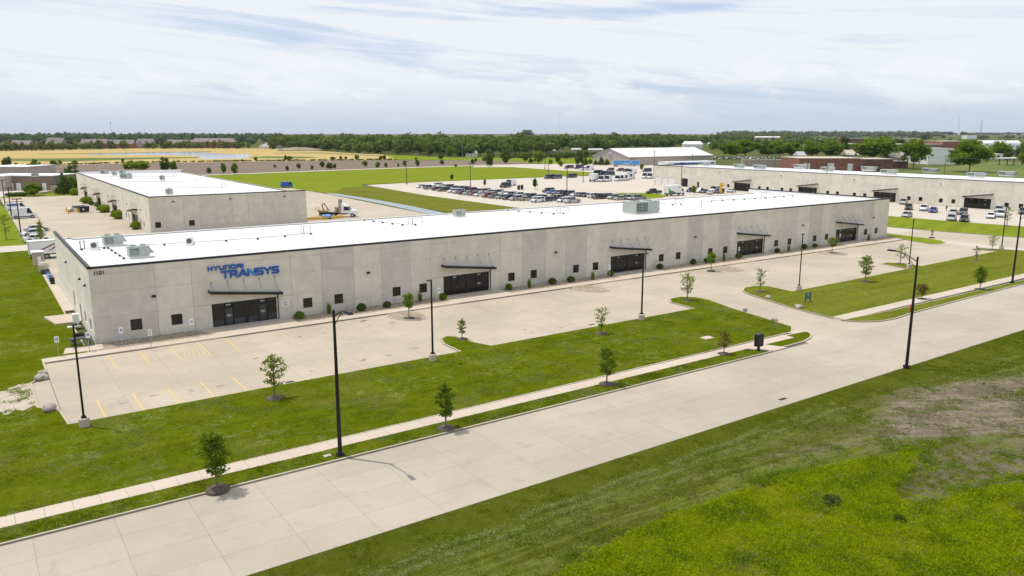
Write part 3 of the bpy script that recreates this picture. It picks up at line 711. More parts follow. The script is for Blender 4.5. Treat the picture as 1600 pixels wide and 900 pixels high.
    c = _mix(nt, _range(nt, vf, 0.55, 0.8, 0, 0.45), c, (0.27, 0.29, 0.08))
    nt.links.new(c, b.inputs['Base Color']); b.inputs['Roughness'].default_value = 0.95; b.inputs['Specular IOR Level'].default_value = 0.0
    _bump(nt, b, _math(nt, 'ADD', fine, vf), 0.9, 0.14)
    me.materials.append(m)
    o = link('rough_field', me); o['kind'] = 'structure'
    sheet('rough_ground', [(100, -51.5), (500, -51.5), (500, -300), (-400, -300), (-400, -51.5), (-10, -51.5), (-10, -86), (100, -86)], 0.015, M['lawn'])
    # standing weeds, tufts and clods
    def put_clumps(name, xs, ys, zs, q, r, h, size, mat_, seed, lab, cat):
        rg = np.random.default_rng(seed); n = len(xs)
        P = np.stack([xs, ys, zs], 1).repeat(q, 0)+np.stack([rg.normal(0, r, n*q), rg.normal(0, r, n*q), rg.uniform(0.01, 1, n*q)*h*rg.uniform(0.5, 1.2, n).repeat(q)], 1)
        a = rg.normal(size=(n*q, 3)); a[:, 2] *= 0.8; a /= np.linalg.norm(a, axis=1, keepdims=True)
        u = np.cross(a, rg.normal(size=(n*q, 3))); u /= np.linalg.norm(u, axis=1, keepdims=True); w_ = np.cross(a, u)
        s_ = (size*rg.uniform(0.5, 1.5, n*q))[:, None]
        V = np.stack([P-u*s_*1.3, P-w_*s_*0.5, P+u*s_*1.3, P+w_*s_*0.5], 1).reshape(-1, 3)
        tag(link(name, quad_mesh(name, V, mat_)), lab, cat, kind='stuff')
    def scatter(n, poly, seed, freq, thr, gain, flat_z=None):
        rg = np.random.default_rng(seed); P = np.array(poly); lo, hi = P.min(0), P.max(0); xs, ys = [], []
        for _ in range(60):
            x = rg.uniform(lo[0], hi[0], 12000); y = rg.uniform(lo[1], hi[1], 12000)
            k = inpoly(x, y, poly) & (x > -25) & (x < 99) & (y > -85) & ((y < -51.62) | (y > -45))
            dd = np.stack([x-CAM[0], y-CAM[1], np.zeros_like(x)-CAM[2]], 1); qq = dd @ FWD
            uu = 800+F_PX*(dd @ RGT)/qq; vv = 450-F_PX*(dd @ UPV)/qq
            k &= (uu > -60) & (uu < 1680) & (vv < 960)
            x, y = x[k], y[k]
            den = np.array([noise.fractal(Vector((a*freq, b_*freq, seed*1.7)), 1.0, 2.0, 3) for a, b_ in zip(x, y)])
            kk = rg.random(len(den)) < np.clip((den-thr)*gain, 0.0, 1); xs.append(x[kk]); ys.append(y[kk])
            if sum(map(len, xs)) >= n: break
        xs, ys = np.concatenate(xs)[:n], np.concatenate(ys)[:n]
        if flat_z is not None: return xs, ys, np.full(len(xs), flat_z)
        ix = np.clip(((xs-X[0])/sx).astype(int), 0, nx-1); iy = np.clip(((ys-Y[0])/sy).astype(int), 0, ny-1)
        return xs, ys, z[iy, ix]-0.01
    WIDE = offset(WEED, 0.9)
    put_clumps('tall_weeds', *scatter(25000, WEED, 3, 0.30, -0.55, 1.3), 6, 0.10, 0.30, 0.038, M['blade'], 3, 'bright yellow-green weeds standing in the near corner of the rough field', 'weeds')
    put_clumps('leafy_weeds', *scatter(9000, WIDE, 4, 0.45, -0.05, 1.8), 6, 0.11, 0.28, 0.042, M['blade_dark'], 4, 'darker leafy weed patches among the bright weeds', 'weeds')
    put_clumps('seeding_weeds', *scatter(1500, WIDE, 5, 0.6, 0.12, 2.5), 4, 0.08, 0.40, 0.035, M['stem'], 5, 'dry brown seed stems scattered through the weeds', 'weeds')
    put_clumps('weed_fringe', *scatter(2600, offset(WEED, 1.6), 6, 0.7, 0.02, 2.0), 5, 0.10, 0.20, 0.045, M['blade'], 6, 'thinning weeds along the ragged edge of the bright patch', 'weeds')
    rest = GP([(380, 960), (420, 897), (600, 829), (800, 767), (1000, 708), (1200, 648), (1405, 574), (1640, 491), (1640, 780), (1400, 790), (1200, 760), (1000, 860), (900, 980)])
    put_clumps('rough_grass', *scatter(15000, rest, 9, 0.5, -0.35, 1.4), 6, 0.09, 0.10, 0.028, M['turf'], 9, 'patchy rough grass beside the street on the near side', 'grass')
    put_clumps('rough_weeds', *scatter(4000, offset(rest, -2.0), 10, 0.35, 0.10, 2.5), 4, 0.09, 0.15, 0.042, M['blade_dark'], 10, 'low broad leaved weeds in the mown rough', 'weeds')
    rg = np.random.default_rng(12); xs, ys = [], []
    for y0, sl, n, wd in ((-55.15, 0.036, 3600, 0.11), (-55.95, 0.030, 3200, 0.12), (-56.75, 0.030, 700, 0.22), (-57.6, 0.030, 800, 0.25), (-54.6, 0.02, 350, 0.3)):
        x = rg.uniform(0, 46, n*2); den = np.array([noise.fractal(Vector((a*0.5, y0*3, 2.0)), 1.0, 2.0, 3) for a in x]); x = x[rg.random(n*2) < np.clip(0.5+den*1.3, 0.03, 1)*(1 if y0 > -56.2 else 0.7)]
        xs.append(x); ys.append(y0+sl*x+rg.normal(0, wd, len(x))+0.12*np.sin(x*0.9))
    xs, ys = np.concatenate(xs), np.concatenate(ys); ix = np.clip(((xs-X[0])/sx).astype(int), 0, nx-1); iy = np.clip(((ys-Y[0])/sy).astype(int), 0, ny-1)
    put_clumps('cut_grass', xs, ys, z[iy, ix], 7, 0.10, 0.09, 0.030, M['straw'], 12, 'pale windrows of cut grass lying along the street verge', 'cut grass')
    put_clumps('dry_tufts', *scatter(1800, GP([(1200, 700), (1400, 600), (1640, 520), (1640, 780), (1400, 800), (1200, 730)]), 14, 0.5, 0.05, 2.0), 4, 0.09, 0.09, 0.04, M['straw'], 14, 'pale dry tufts around the bare dirt', 'grass')
    bb = MB(); cx, cy, cz = scatter(420, DIRT, 15, 0.5, -0.1, 1.5)
    for k, (a, b_, c_) in enumerate(zip(cx, cy, cz)): r0 = 0.03+0.09*((k*37 % 11)/11)**2; bb.blob((a, b_, c_+r0*0.3), (r0*1.3, r0, r0*0.7), k, 0.3, 1)
    tag(bb.build('soil_clod', M['mulch'] if False else plain('soil_clod', (0.17, 0.135, 0.10), 0.95, var=0.3), None), 'loose soil clods on the bare dirt patch', 'soil', kind='stuff')
    left_lawn = [(-14, -38.0), (62, -37.7), (64.5, -36), (66, -26), (67, -19), (63.2, -19.5), (63, -23.9), (32.6, -23.9), (31, -18.3), (29.5, -20), (29.3, -23.9), (-5, -24), (-7, -19), (-14, -20)]
    put_clumps('lawn_clover', *scatter(9000, left_lawn, 20, 0.30, 0.10, 3.0, 0.13), 3, 0.10, 0.045, 0.026, M['clover'], 20, 'pale clover flecks in the lawn below the empty lot', 'clover')
    put_clumps('lawn_tufts', *scatter(16000, left_lawn, 21, 0.4, -0.4, 1.2, 0.13), 3, 0.10, 0.055, 0.030, M['turf'], 21, 'fine turf of the lawn below the empty lot', 'grass')
    put_clumps('patch_weeds', *scatter(500, [(-14, -19), (-6.6, -18.4), (-6.6, -11), (-14, -11)], 26, 0.9, 0.0, 2.0, 0.135), 5, 0.14, 0.10, 0.045, M['blade_dark'], 26, 'sparse weeds creeping into the bare patch left of the lot', 'weeds')
    vg = [(-14, -41.1), (54, -41.1), (53, -39.4), (-14, -39.4)]
    put_clumps('verge_tufts', *scatter(4500, vg, 22, 0.5, -0.3, 1.3, 0.13), 3, 0.08, 0.06, 0.030, M['turf'], 22, 'fine turf of the verge between sidewalk and street', 'grass')
    put_clumps('verge_clover', *scatter(1600, vg, 23, 0.4, 0.05, 3.0, 0.13), 3, 0.09, 0.045, 0.026, M['clover'], 23, 'pale clover flecks in the verge', 'clover')
build_field()
# ------------------------------------------------------------------ tilt-up concrete warehouses
GROOVES = (1.32, 2.78, 5.35, 7.2)
PANEL_CACHE = {}
def wall_panel(w, H, openings, grooves=GROOVES):
    key = (round(w, 2), H, tuple(tuple(round(x, 2) for x in o) for o in openings), grooves)
    if key in PANEL_CACHE: return PANEL_CACHE[key]
    b = MB(); g = 0.012
    zs = {0.0, H}; ss = {g, w-g}
    for z in grooves: zs |= {z-0.035, z+0.035}
    for s0, s1, z0, z1 in openings: ss |= {max(g, s0), min(w-g, s1)}; zs |= {max(0, z0), z1}
    zs, ss = sorted(zs), sorted(ss)
    isg = lambda z: any(abs(z-k) < 0.034 for k in grooves)
    for i in range(len(ss)-1):
        for j in range(len(zs)-1):
            cs, cz = (ss[i]+ss[i+1])/2, (zs[j]+zs[j+1])/2
            if any(s0 < cs < s1 and z0 < cz < z1 for s0, s1, z0, z1 in openings): continue
            t = 0.028 if isg(cz) else 0.0
            b.face([(ss[i], t, zs[j]), (ss[i+1], t, zs[j]), (ss[i+1], t, zs[j+1]), (ss[i], t, zs[j+1])])
            if t:
                for z in (zs[j], zs[j+1]): b.face([(ss[i], 0, z), (ss[i+1], 0, z), (ss[i+1], t, z), (ss[i], t, z)])
    for s0, s1, z0, z1 in openings:
        s0, s1, z0 = max(g, s0), min(w-g, s1), max(0, z0); D = 0.24
        b.face([(s0, 0, z0), (s0, D, z0), (s0, D, z1), (s0, 0, z1)]); b.face([(s1, 0, z0), (s1, D, z0), (s1, D, z1), (s1, 0, z1)])
        b.face([(s0, 0, z1), (s1, 0, z1), (s1, D, z1), (s0, D, z1)]); b.face([(s0, 0, z0), (s1, 0, z0), (s1, D, z0), (s0, D, z0)])
    b.face([(g, 0, 0), (g, 0.2, 0), (g, 0.2, H), (g, 0, H)]); b.face([(w-g, 0, 0), (w-g, 0.2, 0), (w-g, 0.2, H), (w-g, 0, H)])
    b.face([(g, 0, H), (w-g, 0, H), (w-g, 0.2, H), (g, 0.2, H)])
    PANEL_CACHE[key] = b.mesh('panel', M['panel'])
    return PANEL_CACHE[key]

TINTS = [(0.98, 0.98, 0.99), (1.06, 1.055, 1.03), (0.90, 0.905, 0.92), (1.03, 1.03, 1.01), (0.86, 0.865, 0.885), (1.0, 1.0, 0.985), (0.93, 0.93, 0.935)]
class Wall:
    def __init__(self, par, O, ang, H):
        self.p, self.O, self.a, self.H = par, Vector((O[0], O[1], 0)), ang, H
        self.d = Vector((math.cos(ang), math.sin(ang), 0)); self.n = Vector((-math.sin(ang), math.cos(ang), 0))
    def put(self, name, me, s, t=0.0, z=0.0, parent=None):
        o = link(name, me, parent or self.p)
        if parent is None:
            o.location = self.O+self.d*s+self.n*t+Vector((0, 0, z)); o.rotation_euler = (0, 0, self.a)
        else: o.location = (s, t, z)
        return o
    def panels(self, joints, openings, seed, grooves=GROOVES, tints=None):
        r = random.Random(seed); last = None
        back = MB(); back.box(joints[0]+0.01, 0.21, 0, joints[-1]-0.01, 0.26, self.H-0.35)
        for i in range(len(joints)-1):
            s0, s1 = joints[i], joints[i+1]
            ops = [(a-s0, c-s0, z0, z1) for a, c, z0, z1 in openings if a >= s0-0.2 and c <= s1+0.2]
            o = self.put('panel', wall_panel(s1-s0, self.H, ops, grooves), s0)
            t = tints[i] if tints and i < len(tints) and tints[i] else r.choice([x for x in TINTS if x != last]); last = t
            k = r.uniform(0.98, 1.02)
            o.color = (t[0]*k, t[1]*k, t[2]*k, 1)
        if 'seal' not in PANEL_CACHE:
            j = MB(); j.box(-0.03, 0.10, 0, 0.03, 0.14, self.H-0.02); PANEL_CACHE['seal'] = j.mesh('joint_seal', M['base'])
        for s in joints[1:-1]: self.put('joint_seal', PANEL_CACHE['seal'], s)
    def window(self, s0, s1, z0, z1, blinds=False):
        w, h = s1-s0, z1-z0; key = ('win', round(w, 2), round(h, 2))
        if key not in PANEL_CACHE:
            b = MB(); f = 0.055
            b.box(0, 0.07, 0, w, 0.15, f); b.box(0, 0.07, h-f, w, 0.15, h); b.box(0, 0.07, f, f, 0.15, h-f); b.box(w-f, 0.07, f, w, 0.15, h-f)
            p = MB(); p.box(f, 0.10, f, w-f, 0.12, h-f)
            bk = MB(); bk.box(f, 0.09, 0, w-f, 0.095, 0.01)
            sl = MB()
            for k in range(5): sl.box(f, 0.085, h*(0.22+0.12*k), w-f, 0.097, h*(0.25+0.12*k))
            PANEL_CACHE[key] = (b.mesh('window', M['trim']), p.mesh('pane', M['glass']), sl.mesh('blind_slat', M['glass_low']))
        a, c, sl = PANEL_CACHE[key]
        o = self.put('window', a, s0, 0, z0); link('pane', c, o)
        if blinds: link('blind', sl, o)
        return o
    def light(self, s, z):
        if 'light' not in PANEL_CACHE:
            b = MB(); b.frustum(-0.2, -0.30, 0.2, 0, 0, -0.2, -0.10, 0.2, 0, 0.2); b.box(-0.17, -0.27, -0.02, 0.17, -0.03, 0)
            PANEL_CACHE['light'] = b.mesh('wall_light', M['black'])
        return self.put('wall_light', PANEL_CACHE['light'], s, 0, z)
    def coping(self, L, H, m=None, over=0.04, h=0.20):
        b = MB(); b.box(-over, -over, H-h*0.75, L+over, 0.30, H+h*0.25)
        return self.put('coping', b.mesh('coping', m or M['trim']), 0)
    def storefront(self, e, W=7.2, H=2.76, low='glass', rec=0.17, flip=False, scale=1.0):
        """glazed entrance: mullion frame with panes and two doors"""
        T = [0.0, 0.185, 0.325, 0.50, 0.545, 0.715, 0.855, 1.0]     # pane, door, pane, post, pane, door, pane
        X = [W*t for t in T]; f = 0.045
        b = MB()
        b.box(0, 0, 0, W, 0.12, 0.07); b.box(0, 0, H-0.07, W, 0.12, H)
        for i, x in enumerate(X):
            b.box(max(0, x-f), 0, 0.07, min(W, x+f), 0.12, H-0.07)
        b.box(X[3]+f, 0.01, 0.07, X[4]-f, 0.11, H-0.07)
        zt = H-0.58
        for i in (0, 2, 4, 6):
            b.box(X[i]+f, 0.02, zt-0.03, X[i+1]-f, 0.10, zt+0.03); b.box(X[i]+f, 0.02, 0.86, X[i+1]-f, 0.10, 0.92)
        for i in (1, 5): b.box(X[i]+f, 0.01, zt-0.04, X[i+1]-f, 0.11, zt+0.06)
        o = self.put('storefront', b.mesh('storefront', M['black']), e, rec)
        for i in (0, 2, 4, 6):
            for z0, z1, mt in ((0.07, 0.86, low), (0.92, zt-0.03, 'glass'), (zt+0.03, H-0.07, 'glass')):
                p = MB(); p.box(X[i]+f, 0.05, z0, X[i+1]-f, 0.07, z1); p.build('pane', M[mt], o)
        for i in (1, 5):
            x0, x1 = X[i]+f, X[i+1]-f
            p = MB(); k = 0.09
            p.box(x0, 0.03, 0.02, x1, 0.08, 0.24, 0); p.box(x0, 0.03, zt-0.16, x1, 0.08, zt-0.04, 0)
            p.box(x0, 0.03, 0.24, x0+k, 0.08, zt-0.16, 0); p.box(x1-k, 0.03, 0.24, x1, 0.08, zt-0.16, 0)
            p.box(x0+k, 0.05, 0.24, x1-k, 0.06, zt-0.16, 1)
            p.tube([(x1-0.14, -0.02, 0.9), (x1-0.14, -0.02, 1.25)], 0.015, 5, 2)
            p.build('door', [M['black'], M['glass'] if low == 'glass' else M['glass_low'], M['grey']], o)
            q = MB(); q.box(x0+0.08, 0.05, zt+0.06, x1-0.08, 0.07, H-0.07); q.build('transom', M['glass'], o)
            q = MB(); q.box(x0+0.18, 0.035, H-0.36, x1-0.2, 0.048, H-0.22); q.build('number_plate', M['grey'], o)
            if low != 'glass' or i == 5:
                q = MB(); q.box(x0+0.22, 0.035, 1.22, x1-0.22, 0.048, 1.36); q.box(x0+0.30, 0.035, 1.13, x1-0.3, 0.048, 1.18); q.build('door_decal', M['grey'], o)
        return o
    def canopy(self, e, W=7.7, zhi=4.40, zlo=3.45, dep=1.15, flip=False, rods=5):
        za, zb = (zlo, zhi) if flip else (zhi, zlo)
        x0, x1 = -0.28, W-0.05
        b = MB(); F = 0.29
        def q(x, z, y): return (x, y, z)
        n0 = len(b.v)
        b.v += [(x0, -dep, za-F), (x1, -dep, zb-F), (x1, -dep, zb), (x0, -dep, za), (x0, -dep+0.12, za-F), (x1, -dep+0.12, zb-F), (x1, -dep+0.12, zb), (x0, -dep+0.12, za)]
        for fc in ((0,1,2,3),(4,7,6,5),(0,4,5,1),(3,2,6,7),(0,3,7,4),(1,5,6,2)): b.f.append(tuple(n0+i for i in fc)); b.m.append(0)
        for xx, zz in ((x0, za), (x1-0.1, zb)):
            b.box(xx, -dep+0.12, zz-F, xx+0.1, -0.02, zz)
        n1 = len(b.v); t = 0.06
        b.v += [(x0+.1, -dep+.12, za-t-.04), (x1-.1, -dep+.12, zb-t-.04), (x1-.1, -0.02, zb-t-.04), (x0+.1, -0.02, za-t-.04),
                (x0+.1, -dep+.12, za-.04), (x1-.1, -dep+.12, zb-.04), (x1-.1, -0.02, zb-.04), (x0+.1, -0.02, za-.04)]
        for fc in ((0,3,2,1),(4,5,6,7),(2,3,7,6)): b.f.append(tuple(n1+i for i in fc)); b.m.append(1)
        o = self.put('canopy', b.mesh('canopy', [M['black'], M['grey']]), e)
        for k in range(rods):
            x = 0.12+k*(W-0.7)/(rods-1); zz = za+(zb-za)*(x-x0)/(x1-x0)
            r = MB(); r.tube([(x, -0.02, 5.14), (x, -dep+0.2, zz-0.02)], 0.022, 5); r.box(x-0.06, -0.05, 5.04, x+0.06, -0.003, 5.24); r.build('rod', M['rail'], o)
        px = W-0.34 if not flip else 0.0
        r = MB(); r.box(px-0.04, -0.10, 0.14, px+0.04, -0.02, min(za, zb)-0.26); r.build('downspout', M['black'], o)
        return o

def sloped_roof(par, L, D, z0, z1, name='roof'):
    b = MB()
    b.face([(0.24, 0.24, z0), (L-0.24, 0.24, z0), (L-0.24, D, z1), (0.24, D, z1)])
    b.face([(0.24, D, z1), (L-0.24, D, z1), (L-0.24, D, 0), (0.24, D, 0)])
    return b.build(name, M['roof'], par)

# --- the long front warehouse
LW, DW, HW = 147.2, 35.64, 8.0
wh = thing('warehouse', 'long grey concrete warehouse with blue wall lettering and white roof beside the empty front lot', 'warehouse')
front = Wall(wh, (0, 0), 0, HW)
J = [0, 6.1, 9.75]
for k, e in enumerate(ENT):
    J += [e+9.05, e+12.75] + ([e+16.85, e+20.5, e+24.5, e+27.45] if k < 4 else [])
J.append(LW)
WIN = [3.38, 7.38]
for k, e in enumerate(ENT): WIN += [e+10.32, e+14.2]+([e+21.95, e+25.75] if k < 4 else [])
WIN[-2], WIN[-1] = ENT[4]+9.75, ENT[4]+13.55
OPS = [(s, s+1.12, 1.0, 2.18) for s in WIN]+[(e, e+7.2, 0, 2.76) for e in ENT]
a_, b_, c_, d_ = (0.93, 0.93, 0.945), (1.05, 1.045, 1.03), (0.86, 0.865, 0.885), (1.0, 0.995, 0.985)
front.panels(J, OPS, 3, tints=[a_, b_, d_, d_, c_, b_, a_, d_, d_, b_, c_, d_, c_, b_, d_, d_, b_, c_, d_, c_, b_, d_, a_, b_, c_, d_])
for i, s in enumerate(WIN): front.window(s, s+1.12, 1.0, 2.18, i == 0)
for k, e in enumerate(ENT):
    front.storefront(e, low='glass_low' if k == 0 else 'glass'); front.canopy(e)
for s in (5.84, 30.29, 59.57, 88.83, 117.98, 141.69): front.light(s, 4.32)
front.coping(LW, HW)
left = Wall(wh, (0, DW), -math.pi/2, HW)
lops = [(DW-3.3, DW-2.2, 1.0, 2.2), (DW-7.6, DW-6.5, 1.0, 2.2), (DW-11.6, DW-10.5, 0.12, 2.3), (DW-13.7, DW-12.6, 0.6, 2.9), (DW-17.4, DW-16.3, 0.9, 2.8)]
left.panels([0, 4.4, 8.9, 13.4, 17.8, 22.3, 26.7, 31.2, DW], lops, 8, tints=[(1.36, 1.36, 1.40), (1.30, 1.30, 1.34)]*5)  # left wall panels tinted lighter: the sun on them painted in
for s0, s1, z0, z1 in lops: left.window(s0, s1, z0, z1)
for s in (DW-3.4, DW-7.8, DW-21.5): left.light(s, 5.6)
left.coping(DW, HW)
right = Wall(wh, (LW, 0), math.pi/2, HW); right.panels([0, 4.5, 9, 13.5, 18, 22.5, 27, 31.5, DW], [], 9); right.coping(DW, HW)
sloped_roof(wh, LW, DW-0.3, 7.72, 6.85)
b = MB(); b.box(0.3, DW-0.28, 6.62, LW-0.3, DW-0.02, 6.90); b.build('gutter', M['white'], wh)
b = MB(); b.tube([(2.0, DW-2.0, 6.95), (LW-1, DW-2.0, 6.95)], 0.07, 6); b.tube([(0.7, DW-0.35, 6.93), (2.0, DW-0.35, 6.93), (2.0, DW-2.0, 6.95)], 0.07, 6)  # thin dark line drawn along the back eave
b.box(0.3, DW-0.012, 6.6, LW-0.3, DW+0.02, 6.88); b.build('eave_line', M['rail'], wh)
# parapet inner faces
b = MB(); b.box(0.24, 0.24, 6.6, 0.27, DW-0.1, HW-0.02); b.box(LW-0.27, 0.24, 6.6, LW-0.24, DW-0.1, HW-0.02); b.build('parapet_lining', M['white'], wh)
# membrane seams
b = MB()
for k in range(1, 49): b.box(3*k-0.04, 0.6, 0, 3*k+0.04, DW-2.2, 0.006)
me = b.mesh('seam', plain('roof_seam', (0.54, 0.54, 0.53), 0.6, var=0.08))
o = link('roof_seam', me, wh); sl = math.atan2(6.85-7.72, DW-0.54)
o.rotation_euler = (sl, 0, 0); o.location = (0, 0, 7.73); o['kind'] = 'stuff'

# --- lettering as solid letters standing off the wall
LET = {  # strokes on a 4 x 5 grid
 'H': [[(0,0),(0,5)], [(4,0),(4,5)], [(0,2.5),(4,2.5)]], 'Y': [[(0,5),(2,2.3),(4,5)], [(2,2.3),(2,0)]],
 'U': [[(0,5),(0,0.6),(0.6,0),(3.4,0),(4,0.6),(4,5)]], 'n': [[(0,0),(0,5),(3.3,5),(4,4.3),(4,0)]],
 'D': [[(0,0),(0,5),(3.3,5),(4,4.3),(4,0.7),(3.3,0),(0,0)]], 'A': [[(0,0),(0,4.2),(0.8,5),(4,5),(4,0)], [(0,2.3),(4,2.3)]],
 'I': [[(0,0),(0,5)]], 'T': [[(-0.3,5),(4.6,5)], [(2.1,5),(2.1,0)]], 'R': [[(0,0),(0,5),(3.4,5),(4,4.4),(4,3.0),(3.4,2.4),(0,2.4)], [(2.1,2.4),(4.2,0)]],
 'V': [[(0,0),(2.4,5),(3.0,5),(5.0,0)], [(1.0,1.6),(4.2,1.6)]], 'N': [[(0,0),(0,5)], [(4.6,0),(4.6,5)]],
 'S': [[(4.2,5),(0.7,5),(0,4.3),(0,3.1),(0.7,2.5),(3.5,2.5),(4.2,1.9),(4.2,0.7),(3.5,0),(0,0)]],
 '1': [[(0.9,4.0),(1.9,5),(1.9,0)]], '0': [[(0.5,0.6),(0.5,4.4),(1.2,5),(2.8,5),(3.5,4.4),(3.5,0.6),(2.8,0),(1.2,0),(0.5,0.6)]],
}
EPS = 0
def stroke(b, pts, wd, y0, y1, sx, sz, m=0):
    P = [Vector((x*sx, z*sz)) for x, z in pts]
    closed = (P[0]-P[-1]).length < 1e-6
    for i in range(len(P)-1):
        a, c = P[i], P[i+1]; d = (c-a).normalized(); n = Vector((-d.y, d.x))*wd/2
        e = d*wd*0.40
        a2 = a-e if (i > 0 or closed or True) else a
        c2 = c+e
        global EPS; EPS = (EPS+1) % 9; eps = 0.0011*EPS
        q = [a2+n, a2-n, c2-n, c2+n]; k = len(b.v)
        b.v += [(p.x, y0-eps, p.y) for p in q]+[(p.x, y1, p.y) for p in q]
        for fc in ((0,1,2,3),(4,7,6,5),(0,4,5,1),(1,5,6,2),(2,6,7,3),(3,7,4,0)): b.f.append(tuple(k+j for j in fc)); b.m.append(m)
sign = thing('wall_sign', 'blue raised two-line company lettering on the facade above the first canopy', 'sign', (0, 0, 0))
def word(chars, x, z, w, h, adv, wd, mat_, over=None):
    for i, ch in enumerate(chars):
        b = MB(); stroke_m = 0
        for st in LET[ch]: stroke(b, st, wd, -0.13, -0.02, w/4.0, h/5.0)
        o = b.build('letter', M[mat_], sign, loc=(x, 0, z))
        if ch == 'N':
            s = MB(); stroke(s, [(0.0, 4.9), (4.5, 0.1)], wd*1.25, -0.135, -0.02, w/4.0, h/5.0); s.build('light_blue_slash', M['sky_blue'], o)
        x += adv[i]
word('HYUnDAI', 11.52, 6.55, 0.40, 0.40, [0.62]*6+[0], 0.135, 'blue')
word('TRVNSYS', 12.95, 5.60, 0.66, 0.66, [0.92, 0.90, 1.02, 0.95, 0.90, 0.86, 0], 0.205, 'blue')
num = thing('street_number', 'black raised street number 1101 at the top left corner of the facade', 'sign')
for i, ch in enumerate('1101'):
    b = MB()
    for st in LET[ch]: stroke(b, st, 0.062, -0.06, -0.01, 0.050, 0.064)
    b.build('digit', M['black'], num, loc=((0.48, 0.71, 0.98, 1.26)[i], 0, 7.24))
pl = thing('wall_plaque', 'white square notice on the facade just right of the first entrance', 'sign', (19.45, -0.02, 1.45))
b = MB(); b.box(0, -0.02, 0, 0.75, 0, 0.75); b.build('board', M['white'], pl)
b = MB()
for k in range(5): b.box(0.12, -0.026, 0.12+0.12*k, 0.63-0.06*(k % 3), -0.021, 0.17+0.12*k)
b.build('print', M['glass_low'], pl)

# --- the warehouse behind
W2 = (22.0, 91.7); L2, D2 = 127.3, 34.4
wb = thing('warehouse', 'second grey concrete warehouse behind the long one with pale side entrances facing the left lot', 'warehouse', (22.0, 219.0, 0), -math.pi/2)
f2 = Wall(wb, (0, 0), 0, HW)
E2 = [17.6+29.33*k for k in range(4)]
J2 = [0]+[x for e in E2 for x in (e-1.4, e+8.6, e+12.6, e+16.4, e+20.0, e+23.9)][:-2]+[L2]
J2 = sorted(j for j in J2 if j <= L2-2 or j == L2)
O2 = [(e, e+7.2, 0, 2.76) for e in E2]
W2s = [s for e in E2 for s in (e-5.2, e-9.0, e+10.2, e+13.8) if 1 < s < L2-2]
O2 += [(s, s+1.1, 1.0, 2.2) for s in W2s]
f2.panels(J2, O2, 12, tints=[(1.20, 1.19, 1.17), (1.14, 1.13, 1.12), (1.17, 1.16, 1.15)]*12)  # lot side panels lightened, sunlight put into their colour
for s in W2s: f2.window(s, s+1.1, 1.0, 2.2)
for e in E2: f2.storefront(e, flip=True); f2.canopy(e, flip=True)
for e in E2: f2.light(e-6, 4.4); f2.light(e+12, 4.4)
f2.coping(L2, HW)
e2 = Wall(wb, (L2, 0), math.pi/2, HW)
e2.panels([0, 3.3, 6.9, 10.3, 13.8, 17.3, 20.8, 24.3, 27.8, 31.2, D2], [(0.95, 2.1, 1.35, 2.55), (7.8, 9.0, 1.35, 2.55)], 21, tints=[(0.93, 0.93, 0.93), (0.97, 0.965, 0.955), (0.95, 0.95, 0.945), (0.92, 0.92, 0.925)]*3)
for s in (0.95, 7.8): e2.window(s, s+1.15, 1.35, 2.55)
for s in (4.9, 16.9, 29.2): e2.light(s, 6.7)
e2.coping(D2, HW)
b2 = Wall(wb, (0, D2), -math.pi/2, HW); b2.panels([0, 7, 14, 21, 28, D2], [], 22); b2.coping(D2, HW, M['white'])
r2 = Wall(wb, (L2, D2), math.pi, 7.2); r2.panels([0, 30, 60, 90, L2], [], 23, grooves=())
sloped_roof(wb, L2, D2-0.27, 7.5, 6.95)
b = MB(); b.box(0.24, 0.24, 6.6, 0.27, D2-0.4, HW-0.02); b.box(0.3, 0.29, 7.0, L2-0.3, 0.31, HW-0.02); b.build('parapet_lining', M['white'], wb)

# --- the warehouse at the right
wc = thing('warehouse', 'third grey concrete warehouse on the right with loading doors and a row of rooftop units', 'warehouse', (228.0, 148.3, 0), -math.pi/2)
L3, D3 = 200.0, 36.0
f3 = Wall(wc, (0, 0), 0, HW)
E3 = [42.2+27.75*k for k in range(6)]
J3 = [0, 4.2, 8.0, 11.8, 15.6, 19.6, 23.5, 27.5, 31.5, 35.0, 40.8]
for e in E3: J3 += [e+8.5, e+12.5, e+16.2, e+19.8, e+23.2, e+26.3]
J3 = [j for j in J3 if j < L3-3]+[L3]
W3s = [35.4, 38.8]+[s for e in E3 for s in (e+10.8, e+14.4, e+20.5, e+24.1) if s < L3-3]
DOORS = [2.3, 6.0, 9.7, 14.6]
O3 = [(e, e+7.2, 0, 2.9) for e in E3 if e < L3-9]+[(s, s+1.12, 0.95, 2.15) for s in W3s]+[(DOORS[0], DOORS[0]+3.0, 0, 3.3), (DOORS[1]-0.9+0.2, DOORS[1]+2.0, 0, 3.3), (DOORS[2]-1.4, DOORS[2]+1.9, 0, 3.3), (15.7, 18.9, 0, 3.3), (23.8, 24.9, 0, 2.3)]
O3[-4] = (4.35+0.3, 7.8, 0, 3.3); O3[-5] = (0.9, 4.05, 0, 3.3); O3[-3] = (8.3, 11.5, 0, 3.3)
f3.panels(J3, O3, 31, tints=[(1.10, 1.10, 1.11), (1.06, 1.06, 1.07), (1.12, 1.12, 1.13), (1.07, 1.07, 1.08)]*20)  # brighter tints paint in the sun this wall faces
for s in W3s: f3.window(s, s+1.12, 0.95, 2.15)
for e in E3:
    if e < L3-9: f3.storefront(e, flip=True); f3.canopy(e, flip=True, zhi=4.42, zlo=3.3)
for i, (s0, s1) in enumerate(((0.9, 4.05), (4.65, 7.8), (8.3, 11.5))):
    b = MB()
    for k in range(6): b.box(0.0, 0.10-(k % 2)*0.012, 0.02+k*0.545, s1-s0, 0.14, 0.02+(k+1)*0.545-0.03)
    f3.put('roll_up_door', b.mesh('roll_up_door', M['white']), s0)
